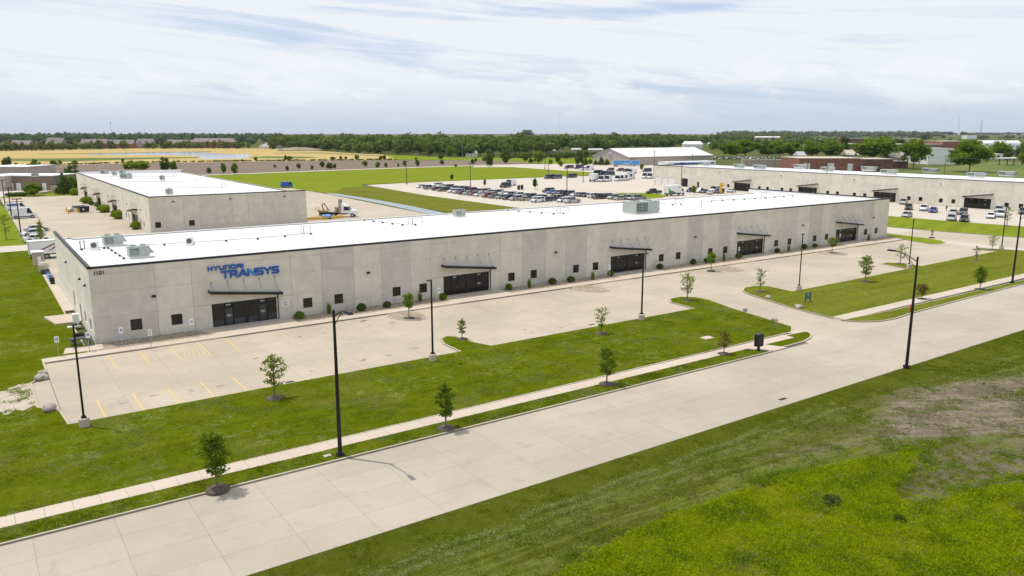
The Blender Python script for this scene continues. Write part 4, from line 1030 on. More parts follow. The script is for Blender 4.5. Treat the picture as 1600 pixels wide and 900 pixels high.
b = MB(); b.box(0, 0.30, 0, 3.2, 0.34, 3.3); f3.put('open_bay', b.mesh('open_bay', M['black']), 15.7)
b = MB(); b.box(0, 0.12, 0, 1.1, 0.16, 2.3); f3.put('side_door', b.mesh('side_door', M['trim']), 23.8)
for e in E3: f3.light(e-7.2, 6.3)
f3.light(17.0, 6.3)
f3.coping(L3, HW)
e3 = Wall(wc, (0, D3), -math.pi/2, HW); e3.panels([0, 6, 12, 18, 24, 30, D3], [], 33); e3.coping(D3, HW)
e4 = Wall(wc, (L3, 0), math.pi/2, HW); e4.panels([0, 12, 24, D3], [], 34); e4.coping(D3, HW)
r3 = Wall(wc, (L3, D3), math.pi, 7.2); r3.panels([0, 50, 100, 150, L3], [], 35, grooves=())
sloped_roof(wc, L3, D3-0.27, 7.72, 7.2)

# ------------------------------------------------------------------ rooftop equipment
def rtu(name, label, x, y, z, L, W, H, group, rz=0.0, hood=True, louvre_left=True, plain_=False):
    t = thing(name, label, 'rooftop unit', (x, y, z), rz, group)
    b = MB(); b.box(-L/2+0.08, -W/2+0.08, 0, L/2-0.08, W/2-0.08, 0.26); b.build('curb', M['white'], t)
    b = MB(); b.box(-L/2, -W/2, 0.26, L/2, W/2, H)
    n = max(2, int(L/0.9))
    for k in range(1, n): b.box(-L/2+L*k/n-0.015, -W/2-0.012, 0.3, -L/2+L*k/n+0.015, -W/2, H-0.04)
    b.box(-L/2-0.03, -W/2-0.03, H-0.05, L/2+0.03, W/2+0.03, H+0.02)
    b.build('cabinet', M['unit'], t)
    g = MB(); m = 2 if L > 3 else 1
    for k in range(m):
        x0 = -L/2+0.12+k*(L*0.5/m); x1 = x0+L*0.5/m-0.14
        g.box(x0, -W/2-0.03, 0.42, x1, -W/2-0.012, H-0.2, 0)
        for j in range(5): g.box(x0+0.03, -W/2-0.055, 0.48+j*(H-0.74)/5, x1-0.03, -W/2-0.03, 0.48+j*(H-0.74)/5+0.06, 1)
    g.build('louvre', [M['louvre'], M['unit']], t)
    f = MB()
    for k in range(2 if L > 1.6 else 1):
        cx = -L/4+k*L/2 if L > 1.6 else 0
        f.tube([(cx, 0, H+0.02), (cx, 0, H+0.14)], min(W, L/2)*0.33, 12, 0)
        f.tube([(cx, 0, H+0.13), (cx, 0, H+0.15)], min(W, L/2)*0.27, 12, 1)
    f.build('fan', [M['unit'], M['louvre']], t)
    if hood:
        h = MB(); n0 = len(h.v)
        h.v += [(L/2, -W*0.4, 0.5), (L/2, W*0.4, 0.5), (L/2, W*0.4, H-0.1), (L/2, -W*0.4, H-0.1), (L/2+0.55, -W*0.4, 0.5), (L/2+0.55, W*0.4, 0.5)]
        for fc in ((0,3,4),(1,5,2),(3,2,5,4),(0,4,5,1)): h.f.append(tuple(n0+i for i in fc)); h.m.append(0)
        h.build('hood', M['unit'], t)
    return t
zr = lambda y: 7.72+(6.85-7.72)*(y-0.24)/(DW-0.54)
RG = 'equipment on the long white roof'
rtu('rooftop_unit', 'pale green rooftop unit with hoods, nearest the front left roof corner', 5.9, 7.2, zr(7.2), 2.1, 1.5, 1.35, RG)
rtu('rooftop_unit', 'pale green rooftop unit near the back of the long roof at its left end', 5.4, 22.2, zr(22.2), 2.2, 1.6, 1.35, RG)
rtu('rooftop_unit', 'very large pale rooftop unit with two big louvres midway along the long roof', 87.6, 11.6, zr(11.6)-0.02, 5.6, 3.4, 2.15, RG)
rtu('rooftop_unit', 'white rooftop unit standing at the back eave of the long roof', 60.4, 28.2, zr(28.2), 1.9, 1.3, 1.15, RG, hood=False)
def condenser(label, x, y, z, group, s=1.0):
    t = thing('condenser', label, 'air conditioner', (x, y, z), 0, group)
    b = MB(); b.box(-0.45*s, -0.2*s, 0.16, 0.45*s, 0.2*s, 1.0*s); b.box(-0.5*s, -0.3*s, 0, -0.38*s, 0.3*s, 0.16); b.box(0.38*s, -0.3*s, 0, 0.5*s, 0.3*s, 0.16); b.build('case', M['white'], t)
    f = MB(); f.tube([(-0.08*s, -0.2*s, 0.58*s), (-0.08*s, -0.235*s, 0.58*s)], 0.3*s, 14); f.build('fan_grille', M['louvre'], t)
    return t
condenser('small white condenser with round fan left of the back unit on the long roof', 2.9, 18.8, zr(18.8), RG, 1.05)
condenser('small white condenser with round fan behind the wall lettering on the long roof', 13.2, 15.6, zr(15.6), RG, 1.05)
def gas_line(label, pts, blocks=True, loop=None):
    t = thing('gas_pipe', label, 'pipe', (0, 0, 0), 0, 'gas lines on the long roof')
    P = [(x, y, zr(y)+0.22) for x, y in pts]
    b = MB(); b.tube(P, 0.035, 6); b.build('pipe', M['rail'], t)
    k = MB()
    for i in range(len(P)-1):
        n = max(1, int((Vector(P[i+1])-Vector(P[i])).length/3.0))
        for j in range(n+1):
            p = Vector(P[i]).lerp(Vector(P[i+1]), j/n); k.box(p.x-0.12, p.y-0.12, p.z-0.22, p.x+0.12, p.y+0.12, p.z-0.035)
    k.build('support_block', M['dark'], t)['kind'] = 'stuff'
    if loop:
        x, y, w, h = loop; z = zr(y)+0.22; b = MB()
        b.tube([(x, y, z), (x, y, z+h), (x+w, y, z+h), (x+w, y, z)], 0.04, 6); b.tube([(x+w*0.4, y+0.5, z-0.2), (x+w*0.4, y+0.5, z+h*0.8)], 0.05, 6)
        b.build('riser', M['rail'], t)
    return t
gas_line('grey gas pipe on blocks running along the left end of the long roof', [(1.6, 19.6), (4.0, 19.2), (14.0, 17.2), (22, 16.4), (29.8, 17.6)], loop=(28.4, 17.6, 1.4, 1.0))
gas_line('grey gas pipe on blocks crossing from the back unit to the front left unit', [(4.4, 19.0), (4.35, 7.0)])
gas_line('grey gas pipe crossing the long roof behind the third storefront', [(44.6, 32.5), (45.4, 20.2), (47.2, 19.4)], loop=(46.0, 19.4, 2.4, 0.9))
gas_line('grey gas pipe crossing the long roof left of the very large unit', [(73.6, 32.5), (74.9, 20.2), (76.8, 19.8)], loop=(75.4, 19.8, 2.6, 0.9))
gas_line('grey gas pipe crossing the long roof right of the very large unit', [(103.5, 32.0), (105.0, 20.6), (107.4, 20.6)], loop=(105.4, 20.6, 2.6, 0.9))
gas_line('grey gas pipe near the far right end of the long roof', [(118, 22.0), (133.5, 20.4), (143.5, 20.6)], loop=(132.2, 20.4, 1.6, 1.1))
def vent(label, x, y, z, h, group):
    t = thing('vent_pipe', label, 'vent', (x, y, z), 0, group)
    b = MB(); b.tube([(0, 0, 0), (0, 0, h)], 0.06, 8); b.build('pipe', M['rail'], t)
    b = MB(); b.tube([(0, 0, h), (0, 0, h+0.12)], [0.13, 0.08], 8); b.build('cap', M['rail'], t)
vent('left of two thin vent stacks at the left end of the long roof', 1.5, 19.8, zr(19.8), 1.0, RG); vent('right of two thin vent stacks at the left end of the long roof', 2.0, 20.4, zr(20.4), 1.0, RG)
vent('thin vent stack between the big unit and the far end of the long roof', 106.5, 14.5, zr(14.5), 1.1, RG)
# on the rear warehouse
R2 = 'equipment on the rear warehouse roof'
P2 = lambda u, v: G(u, v, 7.5)
for lab, (u, v), L, W, H in (('small rooftop unit at the far left corner of the rear warehouse roof', (163, 271.5), 2.6, 1.8, 1.4),
                              ('small dark fronted unit second from the far left corner of the rear roof', (179, 273.5), 1.5, 1.5, 1.3),
                              ('pale rooftop unit behind its neighbours on the rear warehouse roof', (191, 271), 2.0, 1.6, 1.3),
                              ('wide rooftop unit with dark louvre on the rear warehouse roof', (197, 278.5), 3.4, 1.7, 1.5),
                              ('pale rooftop unit in the middle of the rear warehouse roof', (253.5, 281), 1.4, 1.3, 1.4),
                              ('rooftop unit with dark louvre nearest the end wall of the rear warehouse', (264.5, 303), 1.5, 1.3, 1.3)):
    x, y = P2(u, v); rtu('rooftop_unit', lab, x, y, 7.38, L, W, H, R2, hood=False)
def rear_line(lab, a, c):
    t = thing('gas_pipe', lab, 'pipe', (0, 0, 0), 0, 'gas lines on the rear roof')
    (x0, y0), (x1, y1) = P2(*a), P2(*c); b = MB(); b.tube([(x0, y0, 7.6), (x1, y1, 7.5)], 0.05, 5); b.build('pipe', M['rail'], t)
    b = MB(); b.tube([(x1-0.4, y1, 7.4), (x1-0.4, y1, 8.5), (x1+0.5, y1, 8.5), (x1+0.5, y1, 7.4)], 0.06, 5); b.build('riser', M['rail'], t)
rear_line('gas pipe crossing the rear roof nearest the end wall', (210, 294.5), (349, 292.5)); rear_line('gas pipe crossing the middle of the rear roof', (185, 284.5), (307, 283)); rear_line('gas pipe crossing the far part of the rear roof', (160, 276.5), (273, 275.5))
# on the right warehouse
R3 = 'rounded units along the right warehouse roof'
names3 = ['first', 'second', 'third', 'fourth', 'fifth', 'sixth', 'seventh', 'eighth', 'ninth']
for i, (u, v, w) in enumerate(((1101, 258.2, 5), (1155, 262, 4.4), (1187, 263.6, 5), (1250, 262.6, 5), (1293, 267, 4.8), (1358, 266.4, 5.4), (1389, 271.4, 5.4), (1454, 269, 5.4), (1525, 276.6, 5.2), (1574, 274.6, 5.2))[0:10]):
    x, y = G(u, v, 7.7)
    t = thing('rooftop_unit', f'grey hooded rooftop unit, {(names3+["tenth"])[i]} from the far end of the right warehouse roof', 'rooftop unit', (x, y, 7.6), -math.pi/2, R3)
    b = MB(); b.box(-w/2+0.5, -1.0, 0, w/2-0.5, 1.0, 0.3); b.build('curb', M['white'], t)
    b = MB(); b.frustum(-w/2+0.4, -1.0, w/2-0.4, 1.0, 0.3, -w/2, -1.15, w/2, 1.15, 1.35); b.box(-w/2+0.1, -1.05, 1.35, w/2-0.1, 1.05, 1.55); b.build('cabinet', M['unit'], t)
    b = MB(); b.box(-w/2+0.5, -1.19, 0.75, -0.2, -1.165, 1.2); b.build('louvre', M['louvre'], t)
    b = MB(); b.box(0.3, -1.19, 0.6, w/2-0.4, -1.165, 1.25); b.build('access_panel', M['grey'], t)
# ------------------------------------------------------------------ vehicles
def wheel_meshes(r, w):
    key = ('wheel', r, w)
    if key not in PANEL_CACHE:
        t = MB(); t.tube([(0, -w/2, 0), (0, w/2, 0)], r, 16)
        k = MB(); k.tube([(0, -w/2-0.012, 0), (0, w/2+0.012, 0)], r*0.62, 10)
        PANEL_CACHE[key] = (t.mesh('wheel', M['dark']), k.mesh('rim', M['grey']))
    return PANEL_CACHE[key]
def wheels(root, xs, hw, r=0.33, w=0.22):
    a, c = wheel_meshes(r, w)
    for x in xs:
        for s in (-1, 1):
            o = link('wheel', a, root, (x, s*(hw-w/2), r)); link('rim', c, o)
def loft(b, secs, m=0):
    """secs: (x, zlow, zmid, ztop, half width low, mid, top); closed body shell"""
    base = len(b.v); n = 8
    for x, zl, zm, zt, wl, wm, wt in secs:
        b.v += [(x, -wl, zl), (x, -wm, zm), (x, -wt, zt-0.03), (x, -wt*0.82, zt), (x, wt*0.82, zt), (x, wt, zt-0.03), (x, wm, zm), (x, wl, zl)]
    for i in range(len(secs)-1):
        for k in range(n):
            k2 = (k+1) % n
            b.f.append((base+i*n+k, base+i*n+k2, base+(i+1)*n+k2, base+(i+1)*n+k)); b.m.append(m)
    b.f.append(tuple(base+k for k in range(n))); b.m.append(m)
    e = base+(len(secs)-1)*n
    b.f.append(tuple(e+k for k in range(n))[::-1]); b.m.append(m)
def car_proto(kind):
    root = link(kind, None); root.empty_display_size = 0.3
    spec = {
     'sedan': dict(L=4.75, W=1.84, H=1.45, hood=0.92, deck=1.02, belt=0.93, cab=(-1.75, -1.05, 0.55, 1.25)),
     'hatchback': dict(L=4.25, W=1.80, H=1.52, hood=0.96, deck=1.05, belt=0.96, cab=(-2.0, -1.6, 0.50, 1.25)),
     'suv': dict(L=4.7, W=1.90, H=1.72, hood=1.08, deck=1.10, belt=1.08, cab=(-2.28, -1.95, 0.55, 1.15)),
     'pickup': dict(L=5.75, W=2.0, H=1.88, hood=1.18, deck=1.12, belt=1.16, cab=(-0.75, -0.55, 0.95, 1.55)),
     'van': dict(L=5.6, W=2.02, H=2.15, hood=1.25, deck=1.2, belt=1.22, cab=(-2.75, -2.65, 1.25, 1.95)),
     'cargo_van': dict(L=5.95, W=2.05, H=2.6, hood=1.25, deck=1.2, belt=1.22, cab=(-2.95, -2.88, 1.35, 2.05)),
    }[kind]
    L, W, H = spec['L'], spec['W'], spec['H']; hw = W/2; h2 = L/2
    b0, b1, f1, f0 = spec['cab']
    b = MB()
    zb, hd, dk, bt = 0.24, spec['hood'], spec['deck'], spec['belt']
    tall = kind in ('suv', 'van', 'cargo_van', 'hatchback')
    secs = [(-h2, 0.38, 0.62, dk-0.12, hw*0.80, hw*0.86, hw*0.76), (-h2+0.12, zb, 0.60, dk-0.02, hw*0.90, hw*0.95, hw*0.86),
            (b0, zb, 0.60, dk if not tall else bt, hw*0.93, hw, hw*0.91), (0.0, zb, 0.60, bt, hw*0.93, hw, hw*0.92), (f0, zb, 0.60, bt-0.01, hw*0.93, hw, hw*0.91),
            (h2-0.55, zb, 0.58, hd-0.08, hw*0.92, hw*0.97, hw*0.84), (h2-0.10, zb, 0.55, hd-0.24, hw*0.84, hw*0.88, hw*0.74), (h2, 0.34, 0.52, hd-0.36, hw*0.72, hw*0.76, hw*0.66)]
    loft(b, secs)
    a = wr = 0.345 if kind not in ('suv', 'pickup', 'van', 'cargo_van') else 0.38
    wx = (-L*0.29, L*0.305)
    for x in wx:                                                    # wheel arches
        for s in (-1, 1): b.tube([(x, s*(hw-0.02), wr), (x, s*(hw+0.004), wr)], wr+0.07, 14, 1)
    body = b.build('body', [M['paint'], M['dark']], root)
    # glasshouse, roof, pillars
    g = MB(); wb_, wt_ = hw*0.90, hw*(0.72 if not tall else 0.80)
    if kind in ('van', 'cargo_van'):
        s = MB(); s.frustum(b0+0.05, -hw*0.93, f1-0.6, hw*0.93, bt-0.05, b1+0.05, -hw*0.86, f1-0.55, hw*0.86, H); s.build('cargo_shell', M['paint'], root)
        g.frustum(f1-0.6, -hw*0.915, f0, hw*0.915, bt-0.03, f1-0.55, -hw*0.82, f1+0.02, hw*0.82, H-0.10)
        if kind == 'van':
            for s_ in (-1, 1): g.box(b0+0.5, s_*hw*0.90-0.012, bt+0.15, f1-0.9, s_*hw*0.90+0.012, H-0.35)
        r0, r1 = f1-0.62, f1+0.0
    else:
        g.frustum(b0, -wb_, f0, wb_, bt-0.03, b1, -wt_, f1, wt_, H-0.05); r0, r1 = b1, f1
    g.build('window', M['carglass'], root)
    r = MB(); r.frustum(r0-0.04, -wt_-0.02, r1+0.04, wt_+0.02, H-0.06, r0+0.10, -wt_*0.9, r1-0.12, wt_*0.9, H+0.012)
    if kind not in ('van', 'cargo_van'):
        for s_ in (-1, 1):
            for (xb, xt) in ((f0, f1), ((b0+f0)/2-0.15, (b1+f1)/2-0.15), (b0, b1)):
                n0 = len(r.v); dd = 0.05 if xb != b0 or not tall else 0.16
                yb, yt = s_*(wb_+0.006), s_*(wt_+0.006); yb2, yt2 = s_*(wb_-0.05), s_*(wt_-0.05)
                r.v += [(xb-dd, yb, bt-.03), (xb+dd, yb, bt-.03), (xt+dd, yt, H-.05), (xt-dd, yt, H-.05), (xb-dd, yb2, bt-.03), (xb+dd, yb2, bt-.03), (xt+dd, yt2, H-.05), (xt-dd, yt2, H-.05)]
                for fc in ((0,1,2,3),(4,7,6,5),(0,4,5,1),(1,5,6,2),(2,6,7,3),(3,7,4,0)): r.f.append(tuple(n0+i for i in fc)); r.m.append(0)
    r.build('roof', M['paint'], root)
    if kind == 'pickup':
        k = MB(); k.box(-h2+0.15, -hw*0.80, dk-0.02, b0-0.15, hw*0.80, dk+0.006); k.build('bed_liner', M['dark'], root)
    l = MB()
    for s_ in (-1, 1): l.box(h2-0.12, s_*hw*0.66-0.17, hd-0.52, h2+0.005, s_*hw*0.66+0.17, hd-0.37)
    l.build('headlight', M['white'], root)
    t = MB()
    for s_ in (-1, 1): t.box(-h2-0.012, s_*hw*0.68-0.14, dk-0.36, -h2+0.1, s_*hw*0.68+0.14, dk-0.18)
    t.build('tail_light', M['red'], root)
    bm_ = MB(); bm_.box(h2-0.08, -hw*0.7, 0.32, h2+0.03, hw*0.7, 0.46); bm_.box(-h2-0.03, -hw*0.75, 0.36, -h2+0.08, hw*0.75, 0.5)
    for s_ in (-1, 1): bm_.box(f0-0.30, s_*(hw+0.08)-0.08, bt+0.02, f0-0.18, s_*(hw+0.08)+0.08, bt+0.16)
    bm_.build('bumper', M['dark'], root)
    wheels(root, wx, hw+0.012, wr)
    return root
CARS = {}
COLS = dict(white=(0.74, 0.75, 0.76), silver=(0.40, 0.42, 0.43), grey=(0.20, 0.21, 0.22), black=(0.022, 0.022, 0.025), red=(0.22, 0.012, 0.012), maroon=(0.11, 0.010, 0.018), blue=(0.02, 0.05, 0.30),
            navy=(0.018, 0.030, 0.085), olive=(0.05, 0.052, 0.035), tan=(0.36, 0.32, 0.26), bright_blue=(0.02, 0.17, 0.52), purple=(0.06, 0.02, 0.11), sage=(0.26, 0.29, 0.27), dark_grey=(0.085, 0.09, 0.10))
CATS = dict(sedan='car', hatchback='car', suv='suv', pickup='pickup', van='van', cargo_van='van')
WORDS = dict(sedan='sedan', hatchback='hatchback', suv='suv', pickup='pickup truck', van='passenger van', cargo_van='tall cargo van')
def car(kind, colour, u, v, heading, label, group):
    if kind not in CARS:
        o = CARS[kind] = car_proto(kind)
    else: o = copy_tree(CARS[kind])
    x, y = G(u, v); o.location = (x, y, 0.0); o.rotation_euler = (0, 0, math.radians(heading))
    o.name = {'sedan': 'parked_car', 'hatchback': 'parked_car', 'suv': 'parked_suv', 'pickup': 'pickup_truck', 'van': 'parked_van', 'cargo_van': 'cargo_van'}[kind]
    tag(o, label, CATS[kind], group)
    c = COLS[colour]; k = 1.0
    for ch in o.children: ch.color = (*[x*k for x in c], 1)
    return o

PI2 = 180
ORD = ['first', 'second', 'third', 'fourth', 'fifth', 'sixth', 'seventh', 'eighth', 'ninth', 'tenth', 'eleventh', 'twelfth', 'thirteenth', 'fourteenth', 'fifteenth', 'sixteenth', 'seventeenth', 'eighteenth', 'nineteenth', 'twentieth', 'twenty-first', 'twenty-second']
def row(name, grp, heading, items, jitter=3):
    r = random.Random(len(name)); items = sorted(items)
    for i, (u, v, kind, colour) in enumerate(items):
        h = heading+(180 if r.random() < 0.25 else 0)+r.uniform(-jitter, jitter)
        car(kind, colour, u, v, h, f'{colour.replace("_", " ")} {WORDS[kind]}, {ORD[i]} from the left in the {name}', grp)
row('front line of the employee lot', 'cars in the employee lot', 180, [
  (659, 293.5, 'sedan', 'white'), (670.5, 295.5, 'suv', 'grey'), (683.5, 297.3, 'sedan', 'maroon'), (693, 299, 'suv', 'olive'), (708.5, 300.8, 'sedan', 'white'), (725, 303.6, 'sedan', 'maroon'),
  (733.5, 304.5, 'sedan', 'silver'), (741, 305.4, 'hatchback', 'red'), (750, 306.4, 'sedan', 'white'), (763, 308.4, 'suv', 'red'), (784, 310.4, 'sedan', 'sage'), (806, 313, 'suv', 'silver'),
  (821.5, 313.4, 'sedan', 'tan'), (840, 315.8, 'suv', 'white'), (864, 313.6, 'sedan', 'dark_grey'), (880, 315.6, 'hatchback', 'white'), (894, 317, 'pickup', 'silver'), (716.5, 302.2, 'suv', 'silver'), (773.5, 309.4, 'sedan', 'grey'), (795, 311.8, 'suv', 'black'), (852, 314.6, 'sedan', 'navy')])
row('second line of the employee lot', 'cars in the employee lot', 0, [
  (683, 291.6, 'suv', 'white'), (700.5, 294.6, 'suv', 'dark_grey'), (711, 295.8, 'sedan', 'grey'), (722, 297.4, 'suv', 'black'), (732, 298.2, 'suv', 'navy'), (741, 299.5, 'suv', 'maroon'), (757, 301.4, 'suv', 'grey'),
  (767, 302.3, 'sedan', 'silver'), (777.5, 303.6, 'suv', 'dark_grey'), (788, 304.6, 'sedan', 'white'), (797.5, 305, 'sedan', 'white'), (805.5, 306.6, 'suv', 'navy'), (822, 308, 'sedan', 'silver'), (833.5, 309.6, 'suv', 'black'), (849, 310.6, 'sedan', 'maroon'), (866, 311, 'hatchback', 'red'), (691.5, 293.2, 'sedan', 'white'), (749.5, 300.6, 'sedan', 'navy'), (813.5, 307.4, 'suv', 'white'), (841, 310.2, 'sedan', 'silver'), (876, 312, 'suv', 'grey')])
row('back line of the employee lot', 'cars in the employee lot', 180, [
  (856.5, 300.6, 'suv', 'black'), (863, 302.8, 'sedan', 'bright_blue'), (871, 303.2, 'sedan', 'grey'), (879, 304.2, 'suv', 'navy'), (886.5, 304.6, 'suv', 'black'), (893.5, 305, 'suv', 'dark_grey'), (900.5, 306.4, 'sedan', 'white'), (910, 307, 'sedan', 'black'),
  (918, 307.6, 'sedan', 'navy'), (927.5, 309, 'suv', 'white'), (937, 310.6, 'pickup', 'black'), (947.5, 309.6, 'suv', 'grey'), (959, 311.2, 'suv', 'silver'), (969, 312.4, 'sedan', 'tan'), (980, 311.6, 'suv', 'silver'), (989.5, 312, 'sedan', 'silver'), (997.5, 312.6, 'pickup', 'grey')])
VG = 'vans beyond the employee lot'
for u, v, kd, cl, hd, lb in [
  (789.5, 293, 'van', 'black', 200, 'black van standing apart above the employee car lines'), (797.5, 290.2, 'cargo_van', 'white', 200, 'white cargo van half hidden behind the black van'),
  (858.5, 279.4, 'van', 'navy', 185, 'dark van at the left end of the dark van pair by the rear field'), (870, 279.2, 'van', 'dark_grey', 185, 'dark van at the right end of the pair by the rear field'), (893, 277.8, 'van', 'black', 180, 'single dark van between two lamp posts by the rear field'),
  (889.5, 263.2, 'van', 'dark_grey', 175, 'dark van on the far lane beyond the rear field'), (904.5, 264, 'cargo_van', 'purple', 175, 'purple cargo van on the far lane'), (912.5, 266, 'pickup', 'white', 180, 'white pickup beside the purple van on the far lane'), (921, 265.6, 'cargo_van', 'white', 180, 'white cargo van at the right end of the far lane group'),
  (933, 273.4, 'cargo_van', 'navy', 180, 'navy cargo van at the left of the dark van row'), (943, 273.6, 'van', 'navy', 180, 'dark van in the middle of the dark van row'), (952.5, 274.2, 'van', 'navy', 180, 'dark van at the right end of the dark van row'),
  (940.5, 283.6, 'cargo_van', 'white', 205, 'white cargo van beside the white box truck'), (949.5, 283.2, 'cargo_van', 'white', 205, 'white cargo van second from the white box truck'),
  (966, 282.6, 'cargo_van', 'white', 205, 'white cargo van at the left of the white van cluster'), (972, 282.2, 'cargo_van', 'white', 205, 'white cargo van in the middle of the white van cluster'), (978, 281.6, 'cargo_van', 'white', 205, 'white cargo van third in the white van cluster'), (985.5, 279.6, 'cargo_van', 'white', 205, 'white cargo van at the right end of the white van cluster'),
  (953.5, 266.8, 'suv', 'dark_grey', 180, 'dark grey suv left of the maroon one in the far row'), (969, 267.4, 'suv', 'maroon', 180, 'maroon suv in the far row before the gabled building'), (979, 268.2, 'suv', 'navy', 180, 'navy suv right of the maroon one in the far row'), (987, 271.4, 'cargo_van', 'white', 180, 'white van at the right end of the far row'),
  (1008.5, 278.4, 'cargo_van', 'white', 205, 'white cargo van left of two beside the right warehouse end'), (1016.5, 278.8, 'cargo_van', 'white', 205, 'white cargo van touching the right warehouse end'), (1011, 268.6, 'van', 'navy', 180, 'navy van behind the white vans at the right warehouse end')]:
    car(kd, cl, u, v, hd, lb, VG)
EG = 'cars before the right warehouse'
for u, v, kd, cl, hd, lb in [
  (1021.5, 302.6, 'pickup', 'black', 165, 'black pickup truck behind the box truck'), (1081, 300, 'suv', 'purple', 180, 'purple suv just right of the box truck'), (1092, 301, 'suv', 'white', 200, 'white suv right of the yellow-green young tree'), (1101, 301.6, 'sedan', 'navy', 200, 'navy sedan between white suv and white sedan'),
  (1109.5, 303.4, 'sedan', 'white', 30, 'white sedan nearest the long roof edge'), (1117, 299.4, 'van', 'white', 190, 'white van behind the white sedan at the right warehouse'), (1123.5, 302, 'suv', 'purple', 190, 'purple suv beside the yellow hoist'), (1142.5, 300.6, 'sedan', 'white', 15, 'white sedan in front of the first glazed entrance'),
  (1283, 300.6, 'suv', 'white', 190, 'white suv half hidden behind the long roof by the third entrance'),
  (1411.5, 319, 'suv', 'silver', 200, 'silver suv by the wall beyond the corner of the long warehouse'), (1419.5, 327.4, 'suv', 'black', 205, 'black suv in front of the silver one'), (1416.5, 339, 'sedan', 'silver', 195, 'silver sedan parked alone near the grass strip'),
  (1443.5, 329, 'suv', 'white', 200, 'white suv beside the blue sedan'), (1458, 331.6, 'sedan', 'blue', 200, 'bright blue sedan in the right lot'),
  (1489, 335.2, 'sedan', 'silver', 200, 'silver sedan at the back left of the group of four'), (1486.5, 345, 'suv', 'silver', 200, 'silver suv at the front left of the group of four'), (1504.5, 335, 'suv', 'dark_grey', 200, 'dark grey suv at the back right of the group of four'), (1506.5, 346.4, 'suv', 'black', 200, 'black suv at the front right of the group of four'),
  (1548, 340.6, 'sedan', 'white', 200, 'white sedan at the left of the right end group'), (1560.5, 331, 'suv', 'silver', 200, 'silver suv at the back of the right end group'), (1563.5, 338.6, 'pickup', 'white', 200, 'white pickup in the middle of the right end group'), (1598, 334, 'suv', 'dark_grey', 200, 'dark grey suv cut by the right edge of the view')]:
    car(kd, cl, u, v, hd, lb, EG)
LG = 'vehicles in the left lot'
for u, v, kd, cl, hd, lb in [
  (27, 328.5, 'van', 'white', 0, 'white work van with a red ladder rack in the left lot'), (37.5, 340.5, 'cargo_van', 'white', 0, 'white cargo van with dark lower trim, nearer of two in the left lot'), (120, 330, 'suv', 'white', 190, 'white suv by the yellow bollards near the rear warehouse'),
  (58, 377, 'sedan', 'white', 8, 'white sedan nearest the trailer'), (52, 368.5, 'hatchback', 'white', 188, 'white hatchback between two others near the trailer'), (58, 361.5, 'sedan', 'silver', 8, 'silver sedan farthest from the trailer of three')]:
    o = car(kd, cl, u, v, hd, lb, LG)
    if 'ladder' in lb:
        b = MB()
        for y in (-0.7, 0.7): b.box(-2.9, y-0.03, 2.32, 1.7, y+0.03, 2.40)
        for x in (-2.4, -1.2, 0.0, 1.2): b.box(x-0.03, -0.75, 2.16, x+0.03, 0.75, 2.33)
        b.build('ladder_rack', M['maroon'], o)
        b = MB(); b.box(-1.5, -0.97, 1.35, 0.0, -0.93, 1.85); b.build('side_panel', M['blue'], o)
    if 'lower trim' in lb:
        b = MB()
        for s in (-1, 1): b.box(-2.8, s*1.03-0.01, 0.32, 2.2, s*1.03+0.01, 0.55)
        b.build('side_trim', M['dark'], o)

def box_truck(name, label, u, v, hd, L=7.2, graphic=True, s=1.0, cabcol='white', group=None, cat='box truck'):
    x, y = G(u, v); t = thing(name, label, cat, (x, y, 0), math.radians(hd), group)
    b = MB(); b.box(-L/2, -1.22, 0.95, L/2-2.2, 1.22, 3.6)
    for k in range(1, 6): b.box(-L/2+(L-2.2)*k/6-0.02, -1.235, 1.0, -L/2+(L-2.2)*k/6+0.02, -1.22, 3.55)
    b.build('cargo_box', M['white'], t)
    b = MB(); b.box(-L/2+0.1, -1.0, 0.55, L/2-0.6, 1.0, 0.92); b.build('chassis', M['dark'], t)
    b = MB(); b.frustum(L/2-2.1, -1.08, L/2, 1.08, 0.5, L/2-2.1, -1.05, L/2-0.15, 1.05, 1.45); b.frustum(L/2-2.1, -1.05, L/2-0.75, 1.05, 1.45, L/2-2.1, -0.98, L/2-1.25, 0.98, 2.5); b.build('cab', M['white'], t)
    b = MB(); b.frustum(L/2-1.85, -1.065, L/2-0.72, 1.065, 1.5, L/2-1.8, -1.0, L/2-1.16, 1.0, 2.3); b.build('window', M['carglass'], t)
    wheels(t, (-L/2+1.6, L/2-1.1), 1.15, 0.46, 0.3)
    if graphic:
        b = MB(); yy = -1.24
        b.face([(-L/2, yy, 1.0), (-L/2+3.2, yy, 1.0), (-L/2+2.2, yy, 1.35), (-L/2+1.0, yy, 1.95), (-L/2, yy, 2.9)]); b.build('green_graphic', M['green'], t)
        b = MB(); b.face([(-L/2+1.5, yy-0.004, 1.9), (-L/2+2.2, yy-0.004, 1.6), (-L/2+3.6, yy-0.004, 1.0), (-L/2+2.5, yy-0.004, 1.0)]); b.build('black_graphic', M['black'], t)
        b = MB()
        for k in range(6): b.box(L/2-3.9+k*0.24, yy-0.01, 2.75, L/2-3.74+k*0.24, yy, 3.0)
        b.build('logo_print', M['louvre'], t)
    return t
box_truck('box_truck', 'white box truck with a green corner graphic in front of the right warehouse doors', 1054, 305.4, 0, 8.4)
box_truck('box_truck', 'plain white box truck at the left of the white vans', 928.5, 283.6, 25, 7.0, False)
